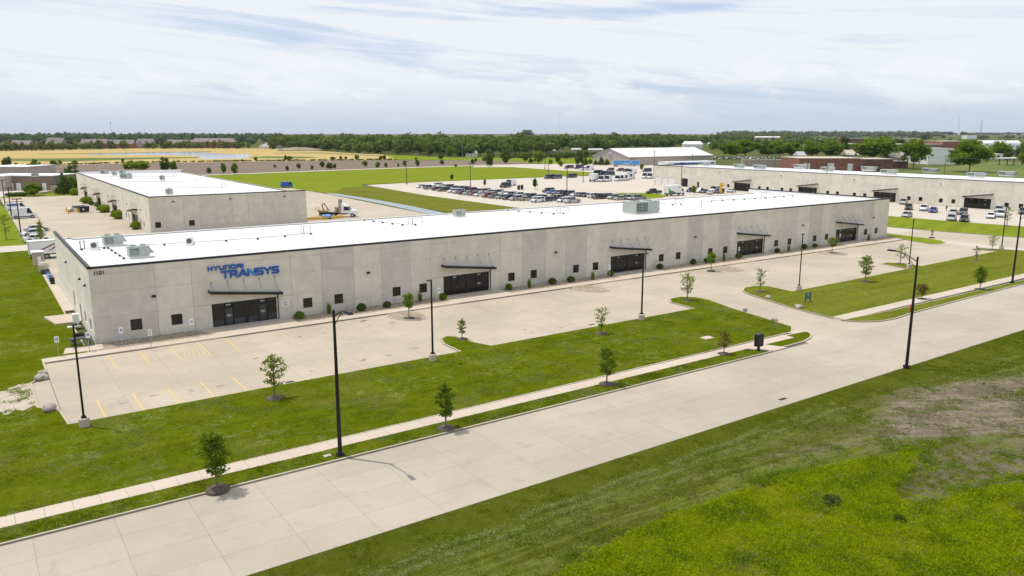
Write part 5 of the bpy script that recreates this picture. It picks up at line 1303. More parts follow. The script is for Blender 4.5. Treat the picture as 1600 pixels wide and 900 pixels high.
# trailers
def trailer(label, x, y, rz, L, colm, kind, sz=1.0):
    t = thing('semi_trailer', label, 'trailer', (x, y, 0), rz); t.scale = (1, 1, sz)
    b = MB(); b.box(0, -1.28, 1.1, L, 1.28, 4.05); b.build('box', M[colm], t)
    b = MB()
    for z in (1.1, 3.97): b.box(-0.02, -1.31, z-0.02, L+0.02, -1.285, z+0.12)
    for x_ in (0.0, L-0.1): b.box(x_-0.01, -1.31, 1.1, x_+0.11, -1.285, 4.05)
    b.build('frame_rail', M['grey'] if kind == 'swoosh' else M['white'], t)
    b = MB(); b.box(0.2, -1.1, 0.85, L-0.5, 1.1, 1.08); b.box(L-3.2, -0.6, 0, L-3.0, -0.45, 0.9); b.box(L-3.2, 0.45, 0, L-3.0, 0.6, 0.9); b.build('chassis', M['dark'], t)
    wheels(t, (1.3, 2.6), 1.25, 0.5, 0.5)
    def ribbon(name, pts, w, mt):
        b = MB()
        for i in range(len(pts)-1):
            (x0, z0), (x1, z1) = pts[i], pts[i+1]; w0, w1 = w[i], w[i+1]
            b.face([(x0, -1.30, z0-w0), (x1, -1.30, z1-w1), (x1, -1.30, z1+w1), (x0, -1.30, z0+w0)])
        b.build(name, M[mt], t)
    if kind == 'swoosh':
        S = lambda t_: t_*t_*(3-2*t_)
        ribbon('maroon_stripe', [(0.5+4.3*k/20, 1.75+0.05*math.cos(k/3)+1.65*S(k/20)) for k in range(21)], [0.03+0.13*min(1, k/7) for k in range(21)], 'maroon')
        ribbon('maroon_stripe', [(2.9+2.7*k/16, 1.85+1.5*S(min(1, k/13))) for k in range(17)], [0.05+0.12*min(1, k/5) for k in range(17)], 'maroon')
        b = MB(); b.box(0.3, -1.1, 0.5, 0.36, 1.1, 1.0); b.build('rear_guard', M['dark'], t)
    else:
        ribbon('white_arc', [(L*0.36+L*0.30*k/14, 2.75-0.75*math.sin(math.pi*k/14*0.92)) for k in range(15)], [0.05+0.16*math.sin(math.pi*min(1, k/14)) for k in range(15)], 'white')
        b = MB(); b.face([(L*0.62, -1.30, 3.05), (L*0.69, -1.30, 2.55), (L*0.70, -1.30, 3.15)]); b.build('white_arc_tip', M['white'], t)
        b = MB(); b.box(-0.03, -1.28, 1.1, -0.005, 1.28, 4.05); b.build('rear_door', M['white'], t)
    return t
trailer('white semi trailer with maroon swoosh stripes behind the left end of the long warehouse', -1.7, 68.4, 0, 6.1, 'white', 'swoosh', 0.76)
x_, y_ = G(957.5, 260.2); trailer('sky blue semi trailer with a white arc beside the gabled building', x_, y_, math.radians(-37), 17.0, 'trailer_blue', 'arc')

# flatbed tractor, boom and equipment in the yard
x_, y_ = G(530, 338.5)
t = thing('flatbed_truck', 'white semi tractor with a black stake flatbed in the yard behind the long roof', 'truck', (x_, y_, 0), math.radians(-36))
L = 9.6
b = MB(); b.frustum(2.4, -1.1, 4.8, 1.1, 0.7, 2.4, -0.95, 4.6, 0.95, 1.75); b.frustum(0.7, -1.15, 3.2, 1.15, 1.0, 0.8, -1.05, 2.6, 1.05, 2.9); b.frustum(0.7, -1.1, 1.9, 1.1, 2.9, 0.75, -0.9, 1.3, 0.9, 3.5); b.build('cab', M['white'], t)
b = MB(); b.frustum(1.5, -1.165, 3.05, 1.165, 1.75, 1.55, -1.08, 2.68, 1.08, 2.65); b.build('window', M['carglass'], t)
b = MB(); b.box(-4.8, -0.45, 0.6, 4.5, 0.45, 0.95); b.box(-4.8, -1.2, 0.98, 0.1, 1.2, 1.14); b.build('flatbed', M['dark'], t)
for k in range(5):
    b = MB(); b.box(-3.6+k*0.75, -1.18, 1.14, -3.52+k*0.75, -1.1, 2.3); b.build('stake', M['maroon'] if k < 3 else M['white'], t)
b = MB(); b.box(-0.9, -0.9, 1.14, 0.0, 0.6, 2.5); b.build('toolbox', M['orange'], t)
b = MB(); b.box(0.2, -1.25, 1.0, 0.55, -0.4, 4.5); b.box(0.2, 0.4, 1.0, 0.55, 1.25, 4.5); b.box(0.25, -1.2, 4.2, 0.5, 1.2, 4.5); b.box(0.25, -1.2, 2.9, 0.5, 1.2, 3.1); b.build('headboard', M['grey'], t)
for y in (-0.9, 0.9):
    b = MB(); b.tube([(0.62, y, 1.0), (0.62, y, 4.2)], 0.09, 8); b.build('exhaust_stack', M['grey'], t)
wheels(t, (-2.6, -1.2, 3.7), 1.2, 0.52, 0.4)
x_, y_ = G(505, 336.5)
t = thing('lift_crane', 'orange-yellow knuckle boom crane with basket left of the white tractor', 'crane', (x_, y_, 0), math.radians(-36)); t.scale = (0.66, 0.66, 0.62)
b = MB(); b.frustum(-1.5, -1.1, 2.2, 1.1, 0.7, -1.3, -0.9, 1.8, 0.9, 2.0); b.box(-1.9, -0.8, 1.4, -1.2, 0.8, 2.3); b.build('turret', M['orange'], t)
b = MB(); b.tube([(0.2, 0, 1.9), (-0.3, 0, 4.5), (0.6, 0, 5.2)], 0.34, 4); b.tube([(0.5, 0, 5.1), (2.4, 0, 2.1)], 0.28, 4); b.build('boom', M['orange'], t)
b = MB()
for z in (2.3, 2.9, 3.5): b.tube([(-3.1, -0.8, z), (-1.6, -0.8, z), (-1.6, 0.8, z), (-3.1, 0.8, z), (-3.1, -0.8, z)], 0.04, 4)
for x, y in ((-3.1, -.8), (-1.6, -.8), (-1.6, .8), (-3.1, .8)): b.tube([(x, y, 1.5), (x, y, 3.5)], 0.04, 4)
b.build('basket', M['yellow_paint'], t); wheels(t, (-0.9, 1.5), 1.2, 0.5, 0.4)
x_, y_ = G(510.5, 342)
t = thing('skid_tank', 'blue skid tank in front of the orange-yellow crane', 'tank', (x_, y_, 0), math.radians(-30)); t.scale = (0.62, 0.62, 0.62)
b = MB(); b.tube([(-1.8, 0, 1.0), (-1.7, 0, 1.0), (1.7, 0, 1.0), (1.8, 0, 1.0)], [0.55, 0.8, 0.8, 0.55], 14); b.build('tank', M['trailer_blue'], t)
b = MB(); b.box(-1.8, -0.7, 0, 1.8, -0.5, 0.3); b.box(-1.8, 0.5, 0, 1.8, 0.7, 0.3); b.box(-1.5, -0.7, 0.2, -1.3, 0.7, 0.5); b.box(1.3, -0.7, 0.2, 1.5, 0.7, 0.5); b.build('skid', M['dark'], t)
x_, y_ = G(484, 344)
t = thing('spreader_beam', 'long yellow-brown steel spreader beams lying by the rear warehouse corner', 'beam', (x_, y_, 0), math.radians(-3))
for k in range(3):
    b = MB(); b.box(-1, k*0.9, 0.15, 9, k*0.9+0.25, 0.55); b.box(-1, k*0.9-0.1, 0.5, 9, k*0.9+0.35, 0.58); b.build('beam', M['orange'] if k == 1 else M['yellow_paint'], t)
x_, y_ = G(448.5, 293)
t = thing('parked_van', 'dark blue round-topped vehicle seen just over the rear warehouse roof', 'van', (x_, y_, 0), 0.3)
b = MB(); b.frustum(-2.4, -1.0, 2.2, 1.0, 0.4, -2.2, -0.85, 1.4, 0.85, 2.3); b.build('body', M['blue'], t)
b = MB(); b.frustum(0.2, -1.0, 2.05, 1.0, 1.25, 0.3, -0.9, 1.5, 0.9, 2.0); b.build('window', M['carglass'], t); wheels(t, (-1.5, 1.5), 1.0, 0.35)
# yellow hoist, bollards, bins
x_, y_ = G(1125.5, 302.5)
t = thing('yellow_hoist', 'tall yellow hoist standing between the purple suv and the right warehouse', 'hoist', (x_, y_, 0))
b = MB(); b.box(-0.5, -0.35, 0.1, 0.5, 0.35, 1.3); b.box(-0.3, -0.25, 1.3, 0.25, 0.25, 3.4); b.build('mast', M['yellow_paint'], t)
b = MB(); b.frustum(-0.2, -0.4, 1.4, 0.4, 2.7, -0.1, -0.3, 0.8, 0.3, 3.9); b.build('head', M['yellow_paint'], t); wheels(t, (-0.35, 0.35), 0.45, 0.2, 0.12)
for i, (u, v) in enumerate(((104.5, 331.5), (107.5, 334.5), (123.5, 332.5))):
    x_, y_ = G(u, v); t = thing('bollard', ['yellow bollard farthest left beside the white suv', 'yellow bollard nearest the camera beside the white suv', 'yellow bollard by the dark bin near the white suv'][i], 'bollard', (x_, y_, 0), 0, 'yellow bollards by the rear warehouse')
    b = MB(); b.tube([(0, 0, 0), (0, 0, 1.35), (0, 0, 1.42)], [0.16, 0.16, 0.08], 8); b.build('post', M['yellow_paint'], t)
x0, y0 = G(107.5, 334.5); x1, y1 = G(123.5, 332.5)
t = thing('guard_rail', 'yellow guard rail joining the bollards by the white suv', 'rail', (x0, y0, 0)); b = MB()
for z in (0.45, 0.95): b.tube([(0.2, 0, z), (x1-x0-0.2, y1-y0, z)], 0.06, 5)
b.build('rail', M['yellow_paint'], t)
x_, y_ = G(130.5, 331.8); t = thing('waste_bin', 'dark waste container behind the yellow guard rail', 'bin', (x_, y_, 0))
b = MB(); b.frustum(-1.3, -0.7, 1.3, 0.7, 0.15, -1.45, -0.8, 1.45, 0.8, 1.5); b.build('bin', M['trim'], t); b = MB(); b.frustum(-1.5, -0.85, 1.5, 0.85, 1.52, -1.4, -0.8, 1.4, 0.8, 1.66); b.build('lid', M['black'], t)
b = MB(); b.box(-0.25, -0.83, 0.7, 0.15, -0.79, 1.1); b.build('sticker', M['white'], t)

# ------------------------------------------------------------------ lamps, signs, street furniture
def lot_lamp(label, x, y, H=7.9, rz=0.0):
    t = thing('parking_lot_lamp', label, 'lamp post', (x, y, 0.0), rz, 'square headed lamps around the lots')
    b = MB(); b.tube([(0, 0, -0.05), (0, 0, 0.72), (0, 0, 0.78)], [0.37, 0.37, 0.31], 18); b.build('footing', M['walk'], t)
    b = MB(); b.box(-0.17, -0.17, 0.78, 0.17, 0.17, 0.90); b.frustum(-0.075, -0.075, 0.075, 0.075, 0.90, -0.06, -0.06, 0.06, 0.06, H-0.1); b.build('pole', M['black'], t)
    b = MB(); b.box(-0.62, -0.19, H-0.09, -0.10, 0.19, H+0.01); b.box(-0.12, -0.05, H-0.12, 0.06, 0.05, H-0.02); b.build('lamp_head', M['black'], t)
    return t
PL = [(-3.85, -25.0), (25.4, -24.9), (53.2, -24.3), (82.8, -24.35), (112.6, -23.5), (146.3, -22.6)]
for k, (x, y) in enumerate(PL):
    lot_lamp(['black lot lamp on a concrete footing at the near left corner of the empty lot', 'black lot lamp between first and second grass peninsula of the empty lot', 'black lot lamp by the driveway end of the left lawn', 'black lot lamp on the tip of the right lawn above the small sign', 'black lot lamp partly behind the tall street lamp on the right', 'black lot lamp by the small island near the far right end'][k], x, y, 7.95, math.radians(90 if k != 1 else 60) if k not in (1, 3, 4) else math.radians(35))
def street_lamp(label, x, y, ang, H=10.0):
    t = thing('street_lamp', label, 'street lamp', (x, y, 0.1), ang, 'tall curved arm street lamps')
    b = MB(); b.box(-0.22, -0.22, 0, 0.22, 0.22, 0.22); b.tube([(0, 0, 0.2), (0, 0, H*0.5), (0, 0, H)], [0.145, 0.12, 0.085], 12); b.tube([(0, 0, H), (0, 0, H+0.08)], [0.10, 0.05], 8); b.build('pole', M['black'], t)
    b = MB(); b.tube([(0.05, 0, H-0.35), (0.8, 0, H+0.0), (1.5, 0, H+0.28), (2.1, 0, H+0.36)], 0.045, 6); b.tube([(0.08, 0, H-0.95), (0.7, 0, H-0.35), (1.25, 0, H+0.12)], 0.03, 6); b.build('arm', M['black'], t)
    b = MB(); b.frustum(2.05, -0.16, 2.85, 0.16, H+0.27, 2.15, -0.12, 2.75, 0.12, H+0.42); b.box(2.05, -0.05, H+0.3, 2.2, 0.05, H+0.4); b.build('lamp_head', M['trim'], t)
    b = MB(); b.box(2.2, -0.12, H+0.255, 2.75, 0.12, H+0.269); b.build('lens', M['grey'], t)
    return t
street_lamp('tall black curved arm street lamp on the verge in front of the empty lot', 9.5, -40.75, math.radians(-90), 9.95)
street_lamp('tall black curved arm street lamp on the near side of the street at right', 60.1, -51.75, math.radians(90), 10.25)
street_lamp('tall black street lamp on the far right verge near the frame edge', 112.6, -38.6, math.radians(-90), 10.2)
b = MB(); b.box(-0.35, -0.2, 0, 0.15, 0.12, 0.04); o = b.build('ground_plate', M['walk'], loc=(8.85, -40.3, 0.135)); tag(o, 'small pale ground plate beside the foot of the street lamp', 'plate')

BGL = 'lamp posts in the rear lots'
def far_lamp(label, u, v, top):
    x, y = G(u, v); d = depth(x, y); H = (v-top)*d/F_PX*0.98
    t = thing('lot_lamp_post', label, 'lamp post', (x, y, 0), 0, BGL)
    b = MB(); b.box(-0.35, -0.35, 0, 0.35, 0.35, 0.6); b.build('footing', M['walk'], t)
    b = MB(); b.tube([(0, 0, 0.6), (0, 0, H)], [0.15, 0.11], 6); b.build('pole', M['trim'], t)
    b = MB(); b.box(-0.9, -0.22, H-0.08, 0.9, 0.22, H+0.10); b.build('lamp_head', M['trim'], t)
for lb, u, v, tp in (('lamp post standing alone at the left tip of the employee lot', 635.5, 288, 252), ('lamp post behind the left part of the employee car lines', 735, 291, 255), ('lamp post in the middle of the employee car lines', 885.5, 313, 260), ('lamp post between the dark vans and the white box truck', 911, 284.5, 258), ('lamp post left of the dark van pair', 856.5, 279.5, 256),
                     ('lamp post on the far lane left of the dark van', 851.5, 264, 246), ('lamp post before the right warehouse loading doors', 1064, 300, 254), ('lamp post rising behind the long roof before the third entrance', 1289, 306, 259), ('lamp post at the left end of the right warehouse', 1021.5, 268, 236), ('lamp post farthest left on the far lane', 882.5, 265, 247)):
    far_lamp(lb, u, v, tp)
for lb, u, v, tp in (('thin dark lamp post at the far left edge of the left lot', 8, 322, 281), ('thin dark lamp post beside the white work vans', 18.5, 342, 293), ('thin dark lamp post in front of the white cargo van, nearest of three', 33, 368, 310)):
    far_lamp(lb, u, v, tp)

def acc_sign(label, u, v, kind='wheel', h=2.0):
    x, y = G(u, v, 0.13); t = thing('parking_sign', label, 'sign', (x, y, 0.12), 0, 'small signs on posts along the facade')
    b = MB(); b.box(-0.025, -0.025, 0, 0.025, 0.025, h-0.05); b.build('post', M['grey'], t)
    b = MB(); b.box(-0.19, -0.045, h-0.62, 0.19, -0.027, h); b.build('plate', M['white'], t)
    b = MB()
    if kind == 'wheel':
        y0, y1 = -0.052, -0.046
        b.box(-0.10, y0, h-0.43, 0.10, y1, h-0.17); 
        w = MB(); w.tube([(0.0, -0.052, h-0.22), (0.0, -0.058, h-0.22)], 0.022, 8); w.box(-0.012, -0.058, h-0.34, 0.012, -0.053, h-0.24); w.box(-0.01, -0.0585, h-0.34, 0.055, -0.0535, h-0.325); w.tube([(-0.01, -0.052, h-0.36), (-0.01, -0.056, h-0.36)], 0.042, 10)
        b.build('blue_symbol', M['blue'], t); w.build('wheelchair_figure', M['white'], t)
    else:
        for k in range(4): b.box(-0.13, -0.05, h-0.16-k*0.12, 0.13-0.05*(k % 2), -0.046, h-0.11-k*0.12)
        b.build('print', M['glass_low'], t)
for lb, u, v, kd in (('accessible parking sign standing in the grass left of the warehouse corner', 91.5, 556.5, 'wheel'), ('accessible parking sign beside the picnic table', 140, 549, 'wheel'), ('accessible parking sign between the corner and the first window', 191.5, 541, 'wheel'), ('plain printed sign at the end of the front kerb by the first window', 236.5, 545, 'print'),
                     ('accessible parking sign between the second window and first entrance', 301, 527, 'wheel'), ('accessible parking sign left of the second entrance', 686, 474, 'wheel'), ('accessible parking sign left of the third entrance', 952, 435, 'wheel'), ('accessible parking sign left of the fourth entrance', 1154, 404, 'wheel'), ('accessible parking sign left of the fifth entrance', 1311.5, 381, 'wheel')):
    acc_sign(lb, u, v, kd)
# mail box cluster, lawn sign, hydrant, boulders, covers
x_, y_ = G(1185, 547, 0.13)
t = thing('mailbox_cluster', 'black pedestal mailbox cluster on a concrete pad beside the street', 'mailbox', (x_, y_, 0.13), 0)
b = MB(); b.box(-0.1, -0.1, 0, 0.1, 0.1, 0.45); b.box(-0.2, -0.2, 0, 0.2, 0.2, 0.04); b.build('pedestal', M['black'], t)
b = MB(); b.box(-0.40, -0.26, 0.42, 0.40, 0.26, 1.62); b.frustum(-0.42, -0.28, 0.42, 0.28, 1.62, -0.30, -0.18, 0.30, 0.18, 1.70); b.build('cabinet', M['black'], t)
for i in range(2):
    for j in range(4):
        b = MB(); b.box(-0.36+i*0.37, -0.275, 0.47+j*0.28, -0.02+i*0.37, -0.262, 0.72+j*0.28); b.box(-0.22+i*0.37, -0.285, 0.6+j*0.28, -0.16+i*0.37, -0.276, 0.64+j*0.28); b.build('box_door', M['trim'], t)
x_, y_ = G(1262, 472, 0.13)
t = thing('lawn_sign', 'small blue-green two-post sign on the right lawn by the driveway', 'sign', (x_, y_, 0.13), 0.15)
for s in (-0.62, 0.62):
    b = MB(); b.box(s-0.06, -0.06, 0, s+0.06, 0.06, 1.3); b.build('post', plain('sign_post_teal', (0.01, 0.06, 0.07), 0.5), t)
b = MB(); b.box(-0.54, -0.04, 0.42, 0.54, 0.04, 1.22); b.build('board', plain('sign_teal', (0.02, 0.14, 0.16), 0.5), t)
b = MB(); b.box(-0.3, -0.048, 0.85, 0.3, -0.041, 1.05); b.box(-0.38, -0.048, 0.58, 0.38, -0.041, 0.68); b.build('print', M['grey'], t)
x_, y_ = G(1423, 486, 0.13)
t = thing('fire_hydrant', 'rusty red fire hydrant on the verge behind the street lamp', 'hydrant', (x_, y_, 0.13))
b = MB(); b.tube([(0, 0, 0), (0, 0, 0.06), (0, 0, 0.08), (0, 0, 0.62), (0, 0, 0.66), (0, 0, 0.78), (0, 0, 0.86)], [0.19, 0.19, 0.13, 0.13, 0.17, 0.12, 0.03], 10); b.build('barrel', M['red'], t)
b = MB(); b.tube([(-0.24, 0, 0.48), (0.24, 0, 0.48)], 0.065, 8); b.tube([(0, -0.22, 0.46), (0, 0.1, 0.46)], 0.08, 8); b.build('nozzle', M['orange'], t)
def boulder(label, u, v, r, seed, z=0.13):
    x, y = G(u, v, z); b = MB(); b.blob((0, 0, r*0.35), (r*1.25, r, r*0.75), seed, 0.16, 3, 0, 1.6)
    o = b.build('boulder', M['rock'], None, True, (x, y, z)); o.rotation_euler = (0, 0, seed); tag(o, label, 'boulder', 'boulders beside the pavements')
boulder('rounded boulder on the grass at the left notch of the lot', 77.5, 640.5, 0.5, 1); boulder('boulder at the lawn edge right of the driveway', 1248, 481, 0.40, 2); boulder('low boulder at the tip of the right lawn', 1200, 466, 0.33, 3); boulder('small pale boulder on the left lawn beside the driveway', 1164, 484.5, 0.28, 4); boulder('dark low boulder on the left lawn near the sidewalk end', 1210, 500.5, 0.30, 5)
boulder('upper of two broken stones beside the lot edge', 66.5, 584.5, 0.34, 6, 0.1); boulder('lower of two broken stones beside the lot edge', 63, 592, 0.42, 7, 0.1); boulder('cracked stone at the lot notch by the bare dirt', 71, 591, 0.30, 8, 0.1)
def flat(name, label, cat, u, v, poly, m, z, h=0.02):
    x, y = G(u, v, z); b = MB(); b.prism(poly, 0, h); o = b.build(name, M[m], None, False, (x, y, z)); return tag(o, label, cat)
flat('utility_cover', 'pale rectangular utility cover set in the left lawn', 'cover', 1104.5, 528, [(-0.7, -0.45), (0.6, -0.5), (0.7, 0.4), (-0.6, 0.45)], 'walk', 0.13, 0.06)
CI = [(0.42*math.cos(k*math.pi/7), 0.42*math.sin(k*math.pi/7)) for k in range(14)]
DR = [(-0.42, -0.16), (0.42, -0.16), (0.42, 0.16), (-0.42, 0.16)]
flat('manhole_cover', 'round iron cover in the lot behind the leftmost lot tree', 'cover', 453.5, 597.5, CI, 'dark', 0.001, 0.006)
flat('storm_drain', 'dark kerb drain where the lot meets the front walk near the street lamp head', 'drain', 568, 501.5, DR, 'dark', 0.001, 0.006); flat('storm_drain', 'dark drain in the lot near the three leaved tree by the lawn edge', 'drain', 924.5, 507, DR, 'dark', 0.001, 0.006)
flat('storm_drain', 'dark kerb drain on the far side of the street below the verge', 'drain', 1094, 575.5, DR, 'dark', 0.003, 0.006); flat('storm_drain', 'dark kerb drain on the near side of the street', 'drain', 1223, 623.5, DR, 'dark', 0.003, 0.008); flat('storm_drain', 'small dark drain in the lot before the fourth canopy', 'drain', 894, 451.5, DR, 'dark', 0.001, 0.006)
# oil drips on the lot where cars stand
rr = random.Random(8)
b = MB()
for u, v in ((185, 627), (193, 630), (297, 609), (300, 611), (318, 605), (241, 618), (344, 603), (487, 580), (567, 563), (570, 561), (606, 555), (644, 544), (651, 544), (567, 500), (612, 504), (578, 508), (468, 526), (508, 520), (385, 535), (400, 560), (820, 515), (876, 512), (890, 505), (830, 520)):
    x, y = G(u, v); n = 9; r0 = rr.uniform(0.10, 0.28)
    P = [(x+r0*rr.uniform(0.5, 1.3)*math.cos(k*2*math.pi/n)*1.5, y+r0*rr.uniform(0.5, 1.3)*math.sin(k*2*math.pi/n)) for k in range(n)]
    b.face([(a, c, 0.002) for a, c in P])
o = b.build('oil_stain', plain('oil_stain', (0.27, 0.22, 0.165), 0.6, var=0.3, scale=4, mode='world'), lotp); o['kind'] = 'stuff'
# picnic table by the corner
x_, y_ = G(128, 541, 0.13)
flat('picnic_pad', 'small pale slab under the picnic table', 'slab', 126, 546, [(-1.6, -0.9), (1.9, -1.2), (2.1, 1.0), (-1.2, 1.3)], 'walk', 0.13, 0.02)
t = thing('picnic_table', 'dark grey metal picnic table by the left corner of the long warehouse', 'picnic table', (x_, y_+0.5, 0.15), 0.05)
GM = plain('picnic_grey', (0.055, 0.06, 0.075), 0.5)
b = MB(); b.box(-1.0, -0.38, 0.72, 1.0, 0.38, 0.78); b.build('tabletop', GM, t)
for s in (-1, 1):
    b = MB(); b.box(-1.0, s*0.75-0.15, 0.42, 1.0, s*0.75+0.15, 0.47); b.build('bench_seat', GM, t)
for s in (-1, 1):
    b = MB(); b.tube([(s*0.7, -0.75, 0.02), (s*0.7, -0.3, 0.72)], 0.035, 5); b.tube([(s*0.7, 0.75, 0.02), (s*0.7, 0.3, 0.72)], 0.035, 5); b.box(s*0.7-0.03, -0.85, 0.36, s*0.7+0.03, 0.85, 0.42); b.build('leg_frame', M['black'], t)
b = MB(); b.box(-0.5, -0.3, 0.02, 0.5, 0.3, 0.35); b.box(-0.4, -0.2, 0.35, 0.4, 0.2, 0.4)
tag(b.build('drain_box', M['dark'], None, False, (-1.1, 4.2, 0.12)), 'small dark box by the left wall behind the picnic table', 'box')
# back-of-house things along the left wall
slab_area('door_landing', [(-2.6, 11.2), (0, 11.2), (0, 16.0), (-3.4, 16.0)], 0.02, 0.30, M['walk'])
t = thing('air_unit', 'white wall mounted air unit on a stand by the left side door', 'air conditioner', (-0.75, 9.2, 0.12))
b = MB(); b.box(-0.3, -0.4, 0.5, 0.3, 0.4, 1.5); b.build('case', M['white'], t); b = MB(); b.box(-0.9, -0.3, 0, 0.4, 0.3, 0.12); b.box(-0.2, -0.2, 0.1, 0.2, 0.2, 0.52); b.build('stand', M['white'], t)
t = thing('shed', 'pale cream shed with flat roof by the left wall behind the rear corner', 'shed', (-0.75, 59.5, 0.1)); t.scale = (0.72, 0.72, 0.72)
b = MB(); b.box(-1.2, -1.2, 0, 1.0, 1.4, 3.0); b.build('wall', M['beige_wall'], t); b = MB(); b.box(-1.5, -1.5, 3.0, 1.0, 1.6, 3.2); b.build('roof', M['white'], t); b = MB(); b.box(-0.35, -1.23, 0.02, 0.3, -1.2, 2.1); b.build('door', M['white'], t)
t = thing('cream_tank', 'rounded cream tank beside dark pallets by the left wall', 'tank', (-0.72, 52.0, 0.1)); t.scale = (0.72, 0.72, 0.72)
b = MB(); b.tube([(0, 0, 0.1), (0, 0, 1.5), (0, 0, 1.95), (0, 0, 2.15)], [0.95, 0.95, 0.7, 0.2], 14); b.build('tank', M['tan'], t); b = MB(); b.tube([(0, 0, 2.1), (0, 0, 2.28)], 0.2, 10); b.build('lid', M['white'], t)
t = thing('pallet_stack', 'stack of dark pallets beside the cream tank', 'pallets', (-0.7, 49.6, 0.1))
for k in range(5):
    b = MB()
    for j in range(5): b.box(-0.6, -0.5+j*0.22, 0.10, 0.6, -0.36+j*0.22, 0.13)
    for j in (-0.5, 0, 0.5): b.box(j-0.05, -0.5, 0, j+0.05, 0.52, 0.10)
    b.build('pallet', M['glass_low'], t, loc=(0, 0, 0.14*k))
for i, (y, c) in enumerate(((45.5, 'trailer_blue'), (43.6, 'white'), (41.9, 'trailer_blue'), (39.6, 'dark'))):
    t = thing('storage_drum', ['blue drum farthest back along the left wall', 'white drum between two blue ones along the left wall', 'blue drum nearer the front along the left wall', 'dark drum nearest the front along the left wall'][i], 'drum', (-0.55, y, 0.1), 0, 'drums along the left wall')
    b = MB(); b.tube([(0, 0, 0), (0, 0, 0.3), (0, 0, 0.32), (0, 0, 0.6), (0, 0, 0.62), (0, 0, 0.92)], [0.3, 0.3, 0.315, 0.315, 0.3, 0.3], 12); b.build('drum', M[c], t)
    b = MB(); b.tube([(0, 0, 0.92), (0, 0, 0.94)], 0.27, 12); b.build('lid', M['dark'], t)

# ------------------------------------------------------------------ the one person in view
def person(label, u, v, heading, h=1.76):
    x, y = G(u, v); t = thing('person', label, 'person', (x, y, 0), math.radians(heading))
    me = bpy.data.meshes.new('body')
    J = [(0,0,.95,.14),(0,0,1.18,.13),(0.02,0,1.42,.15),(0.03,0,1.52,.06),(0.05,0,1.62,.10),(0.05,0,1.72,.085),
         (.12,.09,.92,.085),(.20,.10,.52,.06),(.14,.10,.09,.045),(.30,.10,.04,.04),(-.02,-.09,.92,.085),(-.06,-.10,.50,.06),(-.30,-.10,.14,.045),(-.18,-.10,.05,.04),
         (0.0,.21,1.42,.055),(-.10,.25,1.14,.045),(-.04,.25,.90,.035),(0.0,-.21,1.42,.055),(.12,-.25,1.16,.045),(.30,-.24,1.0,.035)]
    E = [(0,1),(1,2),(2,3),(3,4),(4,5),(0,6),(6,7),(7,8),(8,9),(0,10),(10,11),(11,12),(12,13),(2,14),(14,15),(15,16),(2,17),(17,18),(18,19)]
    me.from_pydata([j[:3] for j in J], E, [])
    o = link('body', me, t); me.materials.append(M['dark'])
    md = o.modifiers.new('skin', 'SKIN'); o.modifiers.new('sub', 'SUBSURF').levels = 1
    o.modifiers['sub'].render_levels = 1
    for i, sv in enumerate(me.skin_vertices[0].data): sv.radius = (J[i][3], J[i][3]); sv.use_root = i == 0
    s = MB(); s.blob((0.06, 0, 1.66), (0.10, 0.085, 0.13), 1, 0.03, 2); s.build('face', plain('skin', (0.36, 0.2, 0.14), 0.6), t, True)
    s = MB(); s.blob((0.035, 0, 1.71), (0.105, 0.095, 0.11), 2, 0.05, 2); s.build('hair', M['black'], t, True)
    return t
person('person in dark clothes walking across the right lot', 1478.5, 330.5, 200)
for lb, u, v in (('left of two small dark figures standing at the lot kerb behind the cars', 810.5, 296.5), ('right of two small dark figures standing at the lot kerb behind the cars', 815.5, 296)):
    x_, y_ = G(u, v); t = thing('trash_can', lb.replace('small dark figures', 'dark trash cans'), 'trash can', (x_, y_, 0)); b = MB(); b.tube([(0, 0, 0), (0, 0, 1.5), (0, 0, 1.8)], [0.5, 0.6, 0.3], 10); b.build('can', M['black'], t); b = MB(); b.tube([(0, 0, 1.8), (0, 0, 1.9)], 0.25, 8); b.build('lid', M['trim'], t)
# ------------------------------------------------------------------ vegetation
def far_leaf(name, a, b2, s1=0.06, s2=0.35):
    m = bpy.data.materials.new(name); m.use_nodes = True
    nt = m.node_tree; nt.nodes.clear(); out = nt.nodes.new('ShaderNodeOutputMaterial')
    p = _pos(nt, 'world'); n = _noise(nt, p, s1, 2, 0.6); n2 = _noise(nt, p, s2, 4, 0.7)
    col = _mix(nt, _range(nt, n, 0.36, 0.64), a, b2)
    col = _mix(nt, _range(nt, n2, 0.42, 0.7, 0, 0.6), col, tuple(min(1, x*1.6) for x in b2))
    d = nt.nodes.new('ShaderNodeBsdfDiffuse'); nt.links.new(col, d.inputs[0])
    t = nt.nodes.new('ShaderNodeBsdfTranslucent'); nt.links.new(col, t.inputs[0])
    mx = nt.nodes.new('ShaderNodeMixShader'); mx.inputs[0].default_value = 0.25
    nt.links.new(d.outputs[0], mx.inputs[1]); nt.links.new(t.outputs[0], mx.inputs[2])
    nt.links.new(mx.outputs[0], out.inputs['Surface']); return m
M['wood'] = far_leaf('woodland_leaf', (0.085, 0.125, 0.030), (0.150, 0.192, 0.045))
M['wood_far'] = far_leaf('distant_leaf', (0.085, 0.128, 0.060), (0.125, 0.168, 0.075), 0.03, 0.2)  # haze put into the colour: distant leaves made bluer

